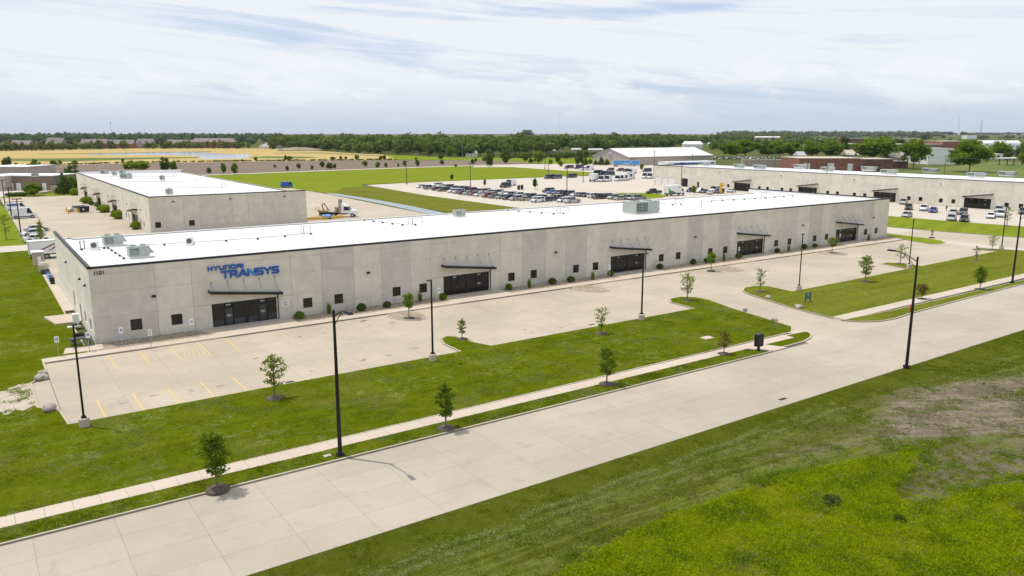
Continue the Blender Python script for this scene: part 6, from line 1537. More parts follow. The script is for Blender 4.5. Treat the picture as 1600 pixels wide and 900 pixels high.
def quads(P, size, rng, nrm=None, flat_=0.0):
    """random leaf quads at points P -> verts, faces"""
    n = len(P)
    a = rng.normal(size=(n, 3))
    if nrm is not None: a = a*flat_+nrm
    a /= np.linalg.norm(a, axis=1, keepdims=True)+1e-9
    r = rng.normal(size=(n, 3)); u = np.cross(a, r); u /= np.linalg.norm(u, axis=1, keepdims=True)+1e-9
    w = np.cross(a, u)
    s = (size*rng.uniform(0.6, 1.4, n))[:, None]
    V = np.stack([P-u*s-w*s*0.6, P+u*s-w*s*0.5, P+u*s*0.8+w*s*0.7, P-u*s*0.9+w*s*0.6], 1).reshape(-1, 3)
    F = np.arange(4*n).reshape(-1, 4)
    return V, F
def np_mesh(name, V, F, mat_, extra=None):
    me = bpy.data.meshes.new(name); v, f = V.tolist(), F.tolist()
    if extra is not None:
        k = len(v); v += [list(p) for p in extra[0]]; f += [[i+k for i in q] for q in extra[1]]
    me.from_pydata(v, [], f); me.materials.append(mat_); me.update(); return me

def young_tree(label, u, v, h_px, w_px, leaf='leaf_a', seed=1, dens=1.0, shape='oval', mulch=True, z=0.13, group='young trees around the lots', base=0.26, name='young_tree', leafsize=0.058):
    x, y = G(u, v, z); d = depth(x, y); H = h_px*d/F_PX; W = w_px*d/F_PX
    t = thing(name, label, 'tree', (x, y, z), 0, group)
    r = random.Random(seed); rng = np.random.default_rng(seed)
    b = MB(); lean = (r.uniform(-.03, .03)*H, r.uniform(-.03, .03)*H)
    T = [(lean[0]*k, lean[1]*k, H*0.95*k) for k in (0, 0.25, 0.5, 0.75, 1.0)]
    rad = 0.018*H+0.012
    b.tube(T, [rad, rad*0.85, rad*0.65, rad*0.4, 0.008], 7)
    C = []
    nb = max(9, int(15*dens+4))
    for i in range(nb):
        k = base+(0.93-base)*(i+r.random()*0.6)/nb
        prof = {'oval': math.sin(math.pi*min(1, (k-base)/(1.02-base)*0.86+0.14))**0.7, 'cone': 1.12-(k-base)/(1-base), 'vase': 0.35+0.75*(k-base)/(1-base)}[shape]
        ang = i*2.4+r.uniform(-.4, .4); ln = W*0.5*prof*r.uniform(0.65, 1.05)
        p0 = Vector((lean[0]*k, lean[1]*k, H*0.95*k)); rise = r.uniform(0.35, 0.8)*ln
        p1 = p0+Vector((math.cos(ang)*ln*0.55, math.sin(ang)*ln*0.55, rise*0.55)); p2 = p0+Vector((math.cos(ang)*ln, math.sin(ang)*ln, rise*0.9))
        b.tube([p0, p1, p2], [rad*0.36, rad*0.22, 0.006], 4)
        for q in (0.45, 0.75, 1.0): C.append(p0.lerp(p1, q*1.6) if q < 0.6 else p1.lerp(p2, (q-0.55)/0.45))
    for k in (0.86, 0.93, 0.98): C.append(Vector((lean[0]*k, lean[1]*k, H*k)))
    b.build('trunk', M['bark'], t)
    C = np.array([tuple(c) for c in C])
    n = max(9, int(17*dens))
    P = np.repeat(C, n, 0)+rng.normal(size=(len(C)*n, 3))*np.array([0.062*W, 0.062*W, 0.045*W])
    P = P[P[:, 2] > H*base*0.8]
    V, F = quads(P, leafsize*(0.6+H/8), rng)
    link('crown', np_mesh('crown', V, F, M[leaf]), t)
    if mulch:
        R_ = 0.55+0.05*H
        m = MB(); m.tube([(0, 0, -0.02), (0, 0, 0.06), (0, 0, 0.13)], [R_, R_*0.9, 0.1], 12); o = m.build('mulch_ring', M['mulch'], t)
    return t
YT = [
 ('leafy oval tree on the verge nearest the camera at lower left', 340, 764, 97, 50, 'leaf_a', 1, 1.7, 'oval'), ('bright tree at the lower edge of the empty lot on the left lawn', 429, 622, 70, 38, 'leaf_b', 2, 1.1, 'oval'),
 ('dark green tree on the verge right of the street lamp', 697, 669, 75, 31, 'leaf_a', 3, 1.5, 'oval'), ('green tree on the verge below the driveway lawn', 948, 600, 61, 32, 'leaf_a', 4, 1.4, 'oval'),
 ('bronze-leaved small tree on the verge left of the mailbox', 1131, 553, 36, 23, 'leaf_d', 5, 0.9, 'oval'), ('small pale tree on the first grass peninsula of the lot', 722, 530, 33, 15, 'leaf_b', 6, 0.8, 'oval'),
 ('open flat-topped tree at the lawn edge left of the third lot lamp', 939, 521, 41, 29, 'leaf_a', 7, 0.7, 'vase'), ('bright sparse tree on the rounded lawn tip by the driveway', 1074, 469, 43, 27, 'leaf_b', 8, 0.9, 'oval'),
 ('sparse thin-branched tree on the lawn tip right of the driveway', 1187, 456, 38, 24, 'leaf_a', 10, 0.6, 'vase'), ('full bright tree at the lot edge of the right lawn', 1352, 440, 41, 23, 'leaf_b', 12, 1.3, 'oval'),
 ('bronze-leaved tree on the right verge beside the hydrant', 1440, 467, 23, 21, 'leaf_d', 13, 1.2, 'oval'), ('dark green tree on the right verge before the last street lamp', 1531, 452, 37, 21, 'leaf_a', 14, 1.5, 'oval'),
 ('thin yellowish tree on the small island behind the tall right street lamp', 1406, 412, 31, 19, 'leaf_y', 15, 0.6, 'oval'), ('nearly bare sapling on the right lawn by the far lot edge', 1525, 407, 22, 10, 'leaf_d', 17, 0.25, 'vase'),
 ('yellow-green sapling on the small island at the far right lot end', 1550, 390, 22, 19, 'leaf_y', 18, 0.7, 'vase'), ('tiny sapling on the crescent lawn right of the long warehouse', 1456, 371, 12, 5, 'leaf_d', 19, 0.4, 'oval'),
 ('slim yellow tree in the right lot before the last entrance', 1573, 353, 30, 15, 'leaf_y', 20, 0.7, 'oval')]
for lb, u, v, h, w, lf, sd, dn, sh in YT: young_tree(lb, u, v, h, w, lf, sd, dn, sh)
for lb, u, v, h, w, lf, sd in (('young tree in the first river stone island of the lot', 639, 497, 40, 21, 'leaf_a', 9), ('young tree in the second river stone island of the lot', 1111, 423, 28, 19, 'leaf_a', 11), ('young tree in the third river stone island of the lot', 1300, 395, 24, 17, 'leaf_a', 16)):
    young_tree(lb, u, v, h, w, lf, sd, 1.2, 'oval', True, 0.10, base=0.4)
young_tree('feathery sapling on the side lawn at the left frame edge', 10, 374, 40, 27, 'leaf_b', 21, 0.9, 'oval', False, 0.0); young_tree('young spruce-like tree before the three white cars', 64, 384, 42, 19, 'leaf_b', 22, 1.0, 'cone', False, 0.0, base=0.12)
for lb, u, v, h, w, sd in (('small tree on the left island of the employee lot', 706, 282, 9, 6, 31), ('slim dark tree on the middle island of the employee lot', 757.5, 291.5, 11, 4, 32), ('small tree beside the red sign on the right island of the employee lot', 835.5, 296, 17, 7, 33)):
    young_tree(lb, u, v, h, w, 'leaf_c', sd, 1.2, 'oval', False, 0.0, leafsize=0.14)
young_tree('yellow-green young tree in front of the right warehouse windows', 1084, 304.5, 14, 8, 'leaf_y', 34, 1.1, 'oval', False, 0.0, leafsize=0.13); young_tree('yellowish column tree among the rear white vans', 1002.5, 267.5, 11, 5.5, 'leaf_y', 35, 1.4, 'oval', False, 0.0, leafsize=0.16)

# shrubs and upright grasses in the stone bed
def shrub(label, x, y, r, h, leaf, seed, group, z=0.11):
    t = thing('round_shrub', label, 'shrub', (x, y, z), 0, group); rng = np.random.default_rng(seed)
    core = MB(); core.blob((0, 0, h*0.45), (r*0.86, r*0.86, h*0.48), seed, 0.12, 2)
    d = rng.normal(size=(620, 3)); d /= np.linalg.norm(d, axis=1, keepdims=True); d[:, 2] = np.abs(d[:, 2]*1.1)-0.25
    P = d*np.array([r, r, h*0.62])*rng.uniform(0.82, 1.06, (620, 1))+np.array([0, 0, h*0.42])
    P = P[P[:, 2] > 0.02]
    V, F = quads(P, 0.05+0.03*r, rng, d[:len(P)], 0.9)
    link('foliage', np_mesh('foliage', V, F, M[leaf], (core.v, core.f)), t); return t
SN = ['right of the first entrance', 'second to the right of the first entrance', 'left of the first lot tree', 'left of the second entrance', 'right of the second entrance', 'second to the right of the second entrance', 'third to the right of the second entrance', 'left of the third entrance', 'right of the third entrance', 'second to the right of the third entrance',
      'behind the second stone island tree', 'left of the fourth entrance', 'right of the fourth entrance', 'second to the right of the fourth entrance', 'left of the fifth entrance']
for i, (u, v) in enumerate(((467, 497), (565, 485.5), (605, 480.5), (692, 468.5), (795, 452.5), (863, 444), (892, 440), (954, 431.5), (1031, 420), (1083, 413), (1105, 410), (1154, 403.5), (1213, 394.5), (1254, 388.5), (1273, 386.5))):
    x, y = G(u, v, 0.11); shrub('round clipped green shrub in the stone bed '+SN[i], x, max(-2.6, min(-1.1, y)), (0.60, 0.58, 0.5, 0.55, 0.5)[i % 5], (0.85, 0.95, 0.8, 0.9)[i % 4], 'leaf_b' if i == 0 else 'leaf_a' if i in (3, 4, 7, 11, 14) else 'leaf_c', 40+i, 'round shrubs along the long facade')
GN = ['right of the first entrance', 'behind the first stone island tree', 'between second and third entrance, left one', 'left of the third entrance', 'left of the fourth entrance', 'left of the fifth entrance', 'at the far right end of the facade']
for i, (u, v) in enumerate(((512, 489), (652, 469), (827, 449.5), (926, 437), (1131, 407), (1232, 393), (1357, 375.5))):
    x, y = G(u, v, 0.11); t = thing('ornamental_grass', 'upright tuft of ornamental grass in the stone bed '+GN[i], 'plant', (x, max(-2.4, min(-0.8, y)), 0.11), 0, 'upright grasses along the long facade')
    rng = np.random.default_rng(70+i); b = MB()
    for k in range(110):
        a = rng.uniform(0, 6.28); r0 = rng.uniform(0, 0.22); r1 = r0+rng.uniform(0.05, 0.28); h = rng.uniform(0.9, 1.55); w = 0.03
        c, s = math.cos(a), math.sin(a); b.face([(c*r0-s*w, s*r0+c*w, 0), (c*r0+s*w, s*r0-c*w, 0), (c*r1, s*r1, h)])
    o = b.build('blade', M['leaf_a'], t); o['kind'] = 'stuff'
for i, (u, v, r, h, lf, lb) in enumerate(((135.5, 317.5, 1.9, 2.2, 'leaf_b', 'bright bushy shrub by the rear warehouse, second entrance from the far end'), (143, 320.5, 0.9, 1.3, 'leaf_c', 'small dark shrub beside the bright one by the rear warehouse'), (156, 324.5, 1.5, 1.9, 'leaf_c', 'grey-green shrub before the third entrance of the rear warehouse'),
                                          (163.5, 331.5, 2.0, 2.2, 'leaf_b', 'big bright shrub right of the grey-green one'), (187, 341.5, 2.1, 2.3, 'leaf_b', 'big bright shrub nearest the front of the rear warehouse'), (177.5, 335, 0.6, 1.1, 'leaf_c', 'tiny dark shrub left of the nearest big one'), (212.5, 358, 1.2, 1.9, 'leaf_b', 'bright shrub at the front corner of the rear warehouse'),
                                          (118, 305, 2.0, 2.6, 'leaf_b', 'light shrub at the far corner of the rear warehouse'), (26, 306.2, 2.0, 1.3, 'leaf_c', 'left half of the clipped dark hedge by the neighbour lot'), (33.5, 306, 2.2, 1.3, 'leaf_c', 'right half of the clipped dark hedge by the neighbour lot'), (17, 306.6, 2.0, 1.3, 'leaf_c', 'leftmost clipped dark hedge bush by the neighbour lot'))):
    x, y = G(u, v); shrub(lb, x, y, r, h, lf, 90+i, 'shrubs around the rear warehouse', 0.0)
x, y = G(1300, 792); shrub('dark blue-green bushy weed standing in the bright weeds', x, y, 0.55, 0.6, 'leaf_c', 120, None, 0.1)
x, y = G(1405, 818); shrub('smaller grey-green weed clump right of the dark one', x, y, 0.32, 0.4, 'leaf_c', 121, None, 0.1)

# grown trees: four crowns are modelled and re-used, turned and scaled
def big_crown(name, seed, kind, n=1500):
    rng = np.random.default_rng(seed); lumps = []
    if kind == 'cone':
        for k in range(16):
            z = 0.08+0.86*k/15; rr = 0.5*(1.02-z)**0.8
            for a in rng.uniform(0, 6.28, max(1, int(7*(1-z)+1))): lumps.append((rr*0.62*math.cos(a), rr*0.62*math.sin(a), z, rr*0.48+0.02, 0.075))
    else:
        m = 26 if kind != 'column' else 18
        for k in range(m):
            d = rng.normal(size=3); d /= np.linalg.norm(d); s = rng.uniform(0.45, 0.92)
            wx = 0.36 if kind == 'round' else 0.38 if kind == 'broad' else 0.22
            zc = 0.58 if kind != 'broad' else 0.60; hz = 0.30 if kind != 'column' else 0.38
            lumps.append((d[0]*s*wx, d[1]*s*wx, zc+d[2]*s*hz, rng.uniform(0.10, 0.17)*(1 if kind != 'column' else 0.8), 0.0))
        lumps.append((0, 0, 0.56, 0.24 if kind != 'column' else 0.15, 0))
    V, F, core = [], [], MB(); per = max(10, n//len(lumps)); off = 0
    for i, (x, y, z, r, rz) in enumerate(lumps):
        d = rng.normal(size=(per, 3)); d /= np.linalg.norm(d, axis=1, keepdims=True)
        rr = np.array([r, r, rz or r*0.85])
        P = np.array([x, y, z])+d*rr*rng.uniform(0.75, 1.15, (per, 1))
        v, f = quads(P, 0.026 if kind != 'cone' else 0.020, rng, d, 0.8)
        V.append(v); F.append(f+off); off += len(v)
        core.blob((x, y, z), (rr[0]*0.72, rr[1]*0.72, rr[2]*0.72), seed+i, 0.25, 1)
    V = np.concatenate(V); z0 = {'round': 0.10, 'broad': 0.24, 'column': 0.06, 'cone': 0.03}[kind]
    q0, q1 = np.quantile(V, 0.01, 0), np.quantile(V, 0.99, 0); mid = (q0+q1)/2; sc = np.array([1/(q1[0]-q0[0]), 1/(q1[1]-q0[1]), (1-z0)/(q1[2]-q0[2])])
    V = (V-mid)*sc; V[:, 2] += (1+z0)/2; cv = (np.array(core.v)-mid)*sc; cv[:, 2] += (1+z0)/2
    return V, np.concatenate(F), (cv.tolist(), core.f)
CROWNS = {}
def grown_tree(label, u, vb, vt, w_px, kind='round', leaf='leaf_w', seed=0, group=None, zb=0.0, trunk_h=0.32, name=None):
    x, y = G(u, vb, zb); d = depth(x, y); H = max(1.5, (vb-vt)*d/F_PX); W = w_px*d/F_PX
    key = (kind, seed % 3)
    if key not in CROWNS: CROWNS[key] = big_crown('crown', 11+seed % 3*7+len(kind), kind, 900 if H < 6 else 1500)
    V, F, core = CROWNS[key]
    k2 = (kind, seed % 3, leaf)
    if k2 not in CROWNS: CROWNS[k2] = np_mesh('crown', V, F, M[leaf], core)
    t = thing(name or {'cone': 'conifer', 'round': 'tree', 'broad': 'broad_tree', 'column': 'column_tree'}[kind], label, 'tree', (x, y, zb), seed*1.3, group)
    wx = 0.96
    o = link('crown', CROWNS[k2], t); o.scale = (W/wx, W/wx, H*(1.0 if kind != 'cone' else 1.02))
    if kind in ('round', 'broad', 'column'): lo = -0.02 if trunk_h < 0.3 else 0.0; o.location = (0, 0, 0); o.scale.z = H*1.02
    if 'trunk' not in CROWNS:
        b = MB(); b.tube([(0, 0, -0.02), (0.01, 0, 0.2), (-0.01, 0.01, 0.45), (0, 0, 0.7)], [0.030, 0.024, 0.018, 0.006], 7)
        for a in range(5): b.tube([(0, 0, 0.26+0.05*a), (0.12*math.cos(a*2.4), 0.12*math.sin(a*2.4), 0.42+0.05*a), (0.24*math.cos(a*2.4), 0.24*math.sin(a*2.4), 0.52+0.06*a)], [0.013, 0.009, 0.003], 5)
        CROWNS['trunk'] = b.mesh('trunk', M['bark'])
    k = link('trunk', CROWNS['trunk'], t); k.scale = (H*0.9, H*0.9, H)
    return t
def side(u): return 'far left' if u < 200 else 'left' if u < 500 else 'centre left' if u < 700 else 'centre' if u < 950 else 'centre right' if u < 1200 else 'right'
BT = [
 (53, 306, 286, 26, 'round', 'leaf_a', 'round green tree in front of the brown block building', 0.2), (101, 303, 272, 26, 'cone', 'leaf_c', 'dense dark tree left of the rear warehouse far corner', 0), (115, 300, 276, 15, 'round', 'leaf_a', 'lighter tree squeezed against the rear warehouse far corner', 0), (115, 281, 259.5, 15, 'column', 'leaf_c', 'tall dark tree behind the dense one by the rear warehouse', 0),
 (106, 280, 264, 11, 'round', 'leaf_a', 'smaller green tree left of the tall dark one behind the rear warehouse', 0), (52, 270, 254, 17, 'round', 'leaf_c', 'dark tree behind the flat grey metal building', 0), (55, 262, 249, 9, 'round', 'leaf_a', 'light tree just behind the dark one at the grey metal building', 0), (11, 262, 246, 14, 'round', 'leaf_c', 'dark round tree above the grey metal building roof', 0),
 (25, 258, 254, 4, 'round', 'leaf_a', 'little tree right of the dark round one at far left', 0), (62, 258, 253, 4, 'round', 'leaf_a', 'tiny tree at the bare field edge, first from the left', 0), (84, 258.5, 250.5, 9, 'round', 'leaf_a', 'bushy tree at the bare field edge, second from the left', 0), (94.5, 257, 250, 5, 'column', 'leaf_b', 'narrow light tree at the bare field edge, third from the left', 0), (117, 256.5, 250.5, 8, 'round', 'leaf_a', 'bushy tree at the bare field edge, fourth from the left', 0),
 (207, 268, 252, 24, 'broad', 'leaf_b', 'left of two bright yellow-green trees behind the rear warehouse', 0), (219.5, 269, 252, 27, 'broad', 'leaf_y', 'right of two bright yellow-green trees behind the rear warehouse', 0), (258.5, 267, 247.5, 12, 'column', 'leaf_c', 'tall dark tree behind the rear warehouse roof', 0), (270.5, 267, 252, 12, 'round', 'leaf_a', 'lower tree right of the tall dark one behind the rear roof', 0),
 (192, 253, 248, 5, 'round', 'leaf_c', 'small dark tree by the pond edge above the bright trees', 0), (326.5, 271, 262, 7, 'round', 'leaf_c', 'first young tree in the row on the lane, nearest the rear roof', 0), (350, 271, 255, 8, 'round', 'leaf_a', 'second young tree in the row on the lane', 0.3), (367, 272.5, 255, 10, 'round', 'leaf_a', 'third and largest young tree in the row on the lane', 0.3),
 (378, 252, 249.5, 4, 'round', 'leaf_c', 'low bush at the pond side of the bare field', 0), (399.5, 251.5, 245, 5, 'round', 'leaf_a', 'small tree at the pond end of the bare field edge', 0), (446, 250.5, 242.5, 4, 'column', 'leaf_c', 'thin dark tree beside the round bush on the field edge', 0), (452.5, 250.5, 244, 10, 'round', 'leaf_c', 'round dark bush on the golden field edge', 0),
 (429.5, 262.5, 257, 4, 'round', 'leaf_a', 'tiny tree in the bare field before the golden mound', 0), (449, 266.5, 259.5, 5, 'column', 'leaf_c', 'thin tree at the green edge of the bare field', 0), (466.5, 263.5, 255.8, 7, 'round', 'leaf_c', 'round dark tree in the bare field', 0), (488, 265, 258.5, 5, 'round', 'leaf_c', 'low dark bush at the green edge of the bare field', 0),
 (503.5, 262, 252.3, 8, 'round', 'leaf_c', 'larger dark tree in the middle of the bare field edge', 0), (515.5, 264, 254.5, 11, 'round', 'leaf_c', 'broad dark bush right of the larger dark tree', 0), (523, 263.5, 256, 5, 'round', 'leaf_c', 'small dark bush touching the broad one', 0), (520, 249.8, 245, 9, 'round', 'leaf_c', 'hedge-like bush on the golden field edge at centre left', 0), (532.5, 249.4, 243.5, 5, 'round', 'leaf_a', 'small tree on the golden field edge at centre left', 0), (540.5, 249.4, 244.5, 4, 'round', 'leaf_c', 'dark little tree beside it on the golden field edge', 0),
 (557.5, 249.8, 242, 7, 'round', 'leaf_a', 'taller light tree on the golden field edge', 0), (570, 260, 251, 9, 'round', 'leaf_a', 'olive tree in the bare field at centre left', 0), (590.5, 262.5, 253, 7, 'round', 'leaf_a', 'light tree at the lane edge of the bare field', 0.3), (603, 262, 254, 5, 'round', 'leaf_a', 'smaller light tree right of it at the lane edge', 0.3), (595, 249.8, 243.5, 5, 'column', 'leaf_c', 'left of a dark pair at the right end of the golden field', 0), (600.5, 250, 242.5, 6, 'round', 'leaf_c', 'right of a dark pair at the right end of the golden field', 0),
 (622.5, 260.5, 255.5, 3, 'column', 'leaf_c', 'thin little tree along the lane', 0), (632, 259.5, 251, 6, 'round', 'leaf_a', 'olive small tree along the lane left of the lamp post', 0), (652.5, 260, 249.5, 7, 'round', 'leaf_a', 'grey-green tree along the lane right of the lamp post', 0.3), (650, 250, 246, 4, 'round', 'leaf_c', 'dark little tree before the woodland edge', 0), (690.5, 257, 250, 7, 'round', 'leaf_c', 'round dark tree alone in the bare field right part', 0), (712, 261, 256.5, 4, 'round', 'leaf_c', 'little dark tree on the pale lane', 0),
 (738.5, 257, 248.5, 6, 'round', 'leaf_c', 'dark tree at the right tip of the bare field', 0), (743.5, 254, 247, 4, 'round', 'leaf_c', 'smaller dark tree behind it at the right tip', 0), (764, 260.5, 241, 12, 'round', 'leaf_c', 'well grown tree with visible trunk on the lane', 0.35), (791, 256, 236, 13, 'round', 'leaf_c', 'tall dark tree right of the one on the lane', 0), (755.5, 252.5, 246, 5, 'round', 'leaf_a', 'small tree between the two grown trees', 0), (689.5, 249, 239, 9, 'round', 'leaf_c', 'dark tree standing before the woodland by the small white house', 0), (703, 246, 229, 13, 'round', 'leaf_a', 'rounded lighter tree left of the small white house', 0),
 (816, 244, 231, 13, 'round', 'leaf_c', 'grey-green tree over the pale far roofs', 0), (821, 252, 242, 9, 'round', 'leaf_c', 'dark tree at the left of the meadow by the far lane', 0), (841.5, 255, 236.5, 18, 'round', 'leaf_b', 'bright rounded tree in the meadow by the far lane', 0), (829.5, 255, 247.5, 8, 'round', 'leaf_c', 'dark bush left of the bright rounded tree', 0), (860.5, 257, 249, 6, 'round', 'leaf_b', 'small bright tree at the far lane', 0), (871.5, 254, 243.5, 8, 'round', 'leaf_c', 'dark tree in the meadow above the far lane', 0), (875.5, 260.5, 251, 8, 'round', 'leaf_a', 'tree at the far lane before the van', 0.2),
 (887, 248, 238.5, 12, 'round', 'leaf_c', 'round dark tree in the middle of the meadow', 0), (904.5, 257, 236, 13, 'column', 'leaf_c', 'tall dark tree by the purple van', 0), (916, 247, 236, 10, 'round', 'leaf_c', 'dark rounded tree behind the tall one by the purple van', 0), (914, 257.5, 247, 10, 'cone', 'leaf_c', 'dark conifer right of the tall tree by the purple van', 0), (922.5, 257, 249, 7, 'round', 'leaf_a', 'light bush left of the gabled building', 0), (930.5, 257.5, 250, 9, 'cone', 'leaf_c', 'first dark conifer before the gabled wall', 0), (939.5, 258, 245.5, 11, 'cone', 'leaf_c', 'second and tallest conifer before the gabled wall', 0), (948, 258, 248.5, 10, 'cone', 'leaf_c', 'third conifer before the gabled wall', 0), (976, 254.5, 245, 11, 'cone', 'leaf_c', 'conifer behind the sky blue trailer', 0), (989.5, 258.5, 249.5, 8, 'cone', 'leaf_c', 'conifer at the right end of the sky blue trailer', 0),
 (1142, 248, 222, 34, 'broad', 'leaf_a', 'broad tree behind the far car lot, first from the left', 0.2), (1164, 246, 219.5, 40, 'broad', 'leaf_a', 'broad tree behind the far car lot, second from the left', 0.2), (1195, 244, 221, 26, 'round', 'leaf_c', 'dark tree behind the far car lot', 0), (1218, 247.5, 221, 34, 'broad', 'leaf_a', 'broad bright tree behind the far car lot, third from the left', 0.2), (1236, 247, 223, 30, 'broad', 'leaf_a', 'broad tree right of the bright one behind the far car lot', 0.2), (1268, 249, 221, 30, 'broad', 'leaf_a', 'broad tree left of the purple striped building', 0.2), (1296, 250, 221, 40, 'broad', 'leaf_a', 'largest broad tree left of the purple striped building', 0.2), (1316.5, 243, 216, 18, 'column', 'leaf_c', 'tall dark tree beside the purple striped building', 0),
 (1363, 254, 215.5, 60, 'broad', 'leaf_a', 'very broad tree right of the purple striped building', 0.25), (1427, 264, 219, 42, 'broad', 'leaf_a', 'broad tree with visible trunk left of the white warehouse block', 0.33), (1514, 268.5, 222, 56, 'broad', 'leaf_a', 'very broad tree with visible trunk right of the white warehouse block', 0.33), (1484, 256, 242.5, 17, 'round', 'leaf_b', 'low bright tree at the foot of the white warehouse block', 0), (1562, 246, 222, 28, 'round', 'leaf_a', 'round tree before the white domed sheds', 0), (1573.5, 250, 233, 11, 'column', 'leaf_c', 'dark narrow tree before the white domed sheds', 0), (1600, 250, 225, 22, 'round', 'leaf_c', 'dark tree cut by the right frame edge', 0), (1600, 263, 236, 20, 'broad', 'leaf_b', 'bright tree cut by the right frame edge', 0.2),
 (1403, 230, 217, 22, 'round', 'leaf_c', 'dark trees over the brown school roof, left clump', 0), (1427, 224, 217.5, 10, 'round', 'leaf_c', 'dark clump over the brown school roof, right one', 0), (1444, 220, 210, 14, 'round', 'leaf_c', 'round tree over the school at the right', 0), (1480, 211.5, 206, 22, 'broad', 'leaf_c', 'broad dark tree on the horizon by the masts', 0), (1505.5, 211.5, 206, 8, 'round', 'leaf_c', 'small dark tree on the horizon between the masts', 0), (1536, 218, 212, 12, 'round', 'leaf_c', 'dark tree at the foot of the right mast', 0), (823, 214, 203.5, 20, 'broad', 'leaf_c', 'domed dark tree rising above the woodland skyline', 0)]
for i, (u, vb, vt, w, kd, lf, lb, th) in enumerate(BT): grown_tree(lb, u, vb, vt, w, kd, lf, i, 'single grown trees beyond the lots')

# woodland: read as one mass, many crowns in one mesh each
def wood(name, label, band, n, seed, hmin, hmax, wmin, wmax, mat_, deepen, leafn=280, size=1.0):
    rng = np.random.default_rng(seed); V, F, off = [], [], 0
    bu = [b[0] for b in band]; bv = [b[1] for b in band]
    for i in range(n):
        u = rng.uniform(bu[0], bu[-1]); vb = np.interp(u, bu, bv)
        x0, y0 = G(u, vb); k = rng.random()**0.9
        dirv = np.array([x0-CAM[0], y0-CAM[1]]); L = np.linalg.norm(dirv); dirv /= L
        x, y = x0+dirv[0]*deepen*k, y0+dirv[1]*deepen*k
        H = rng.uniform(hmin, hmax)*(0.72+0.28*min(1, k*4)); W = rng.uniform(wmin, wmax)*(0.7+0.3*H/hmax)
        m = 7; per = leafn//m
        for j in range(m):
            d = rng.normal(size=3); d /= np.linalg.norm(d); s = rng.uniform(0.3, 0.85)
            c = np.array([x+d[0]*s*W*0.34, y+d[1]*s*W*0.34, H*0.52+d[2]*s*H*0.36]); r = W*rng.uniform(0.20, 0.30)
            q = rng.normal(size=(per, 3)); q /= np.linalg.norm(q, axis=1, keepdims=True)
            P = c+q*np.array([r, r, min(r, H*0.3)*0.95])*rng.uniform(0.8, 1.12, (per, 1))
            v, f = quads(P, 0.058*W*size, rng, q, 0.7); V.append(v); F.append(f+off); off += len(v)
            vs = np.array(ICO[1][0])*np.array([r, r, min(r, H*0.3)])*0.78*(1+0.2*rng.normal(size=(len(ICO[1][0]), 1)))+c
            fs = np.array(ICO[1][1]); fs = np.concatenate([fs, fs[:, :1]], 1)
            V.append(vs); F.append(np.where(True, fs, fs)+off); off += len(vs)
        st = np.array([[x-.4, y, 0], [x+.4, y, 0], [x+.3, y, H*.5], [x-.3, y, H*.5]]); V.append(st); F.append(np.array([[0, 1, 2, 3]])+off); off += 4
    V = np.concatenate(V); F = np.concatenate(F).tolist(); F = [f[:3] if f[3] == f[0] else f for f in F]
    me = bpy.data.meshes.new(name); me.from_pydata(V.tolist(), [], F); me.materials.append(mat_); me.update()
    tag(link(name, me), label, 'woodland', kind='stuff')
wood('woodland', 'dense green woodland beyond the fields at the centre', [(425, 233), (480, 235), (560, 239.5), (600, 241.5), (640, 243.5), (700, 245.5), (760, 245.5), (810, 243.5), (850, 240), (900, 237), (950, 235), (1000, 233), (1060, 230)], 430, 5, 15, 21.5, 14, 22, M['wood'], 330, 340)
wood('woodland', 'woodland running right behind the gabled building', [(1000, 231), (1060, 228), (1120, 224), (1180, 220.5), (1240, 219)], 190, 6, 15, 21, 13, 20, M['wood'], 600)
wood('woodland', 'blue-green woodland behind the apartment rows at far left', [(-70, 231), (0, 230), (100, 228), (200, 227), (320, 226.5), (400, 227), (440, 229.5)], 620, 7, 15, 24.5, 15, 24, M['wood_far'], 1500, 170)
wood('tree_line', 'dark tree line along the foot of the apartment rows', [(-70, 237.4), (0, 236), (60, 235.4), (120, 234), (200, 232.6), (300, 232.4), (366, 232.4), (400, 231.6)], 150, 8, 7, 13.5, 6, 11, M['wood'], 16, 200)
wood('tree_line', 'low distant tree line along the right horizon', [(1130, 215.5), (1200, 214.5), (1300, 214), (1400, 213.8), (1470, 213.6)], 240, 9, 24, 34, 30, 60, M['wood_far'], 900, 110, 0.9)
wood('tree_line', 'faint farthest tree line under the masts', [(1120, 211.6), (1300, 211.4), (1500, 211.2), (1680, 211.0)], 240, 10, 20, 30, 40, 80, M['wood_far'], 1500, 90, 0.9)
wood('tree_line', 'mid distance trees right of the gabled building', [(1110, 236), (1150, 229), (1200, 226), (1260, 226), (1310, 226)], 60, 12, 10, 15, 11, 18, M['wood'], 130)
wood('woodland', 'scattered trees among the buildings on the right', [(1120, 219.5), (1250, 219), (1400, 218.5), (1540, 218), (1680, 217.5)], 95, 15, 9, 16, 12, 22, M['wood_far'], 700, 110)
wood('woodland', 'trees in the streets behind the white warehouse block', [(1300, 226), (1400, 225), (1500, 225), (1700, 226)], 34, 16, 8, 13, 10, 16, M['wood'], 260, 130)
wood('hedge_row', 'scrubby hedge at the near edge of the meadow', [(770, 246.8), (810, 247), (850, 247), (900, 246), (935, 245)], 70, 13, 2.5, 5.5, 4, 8, M['wood'], 25)
wood('hedge_row', 'dark low hedge between the golden and the bare field', [(-60, 261), (0, 259.2), (60, 258), (150, 256), (240, 253.8), (330, 252.6), (440, 251.4), (620, 249.6)], 300, 14, 0.5, 1.3, 2.0, 5, M['wood'], 3, 40)

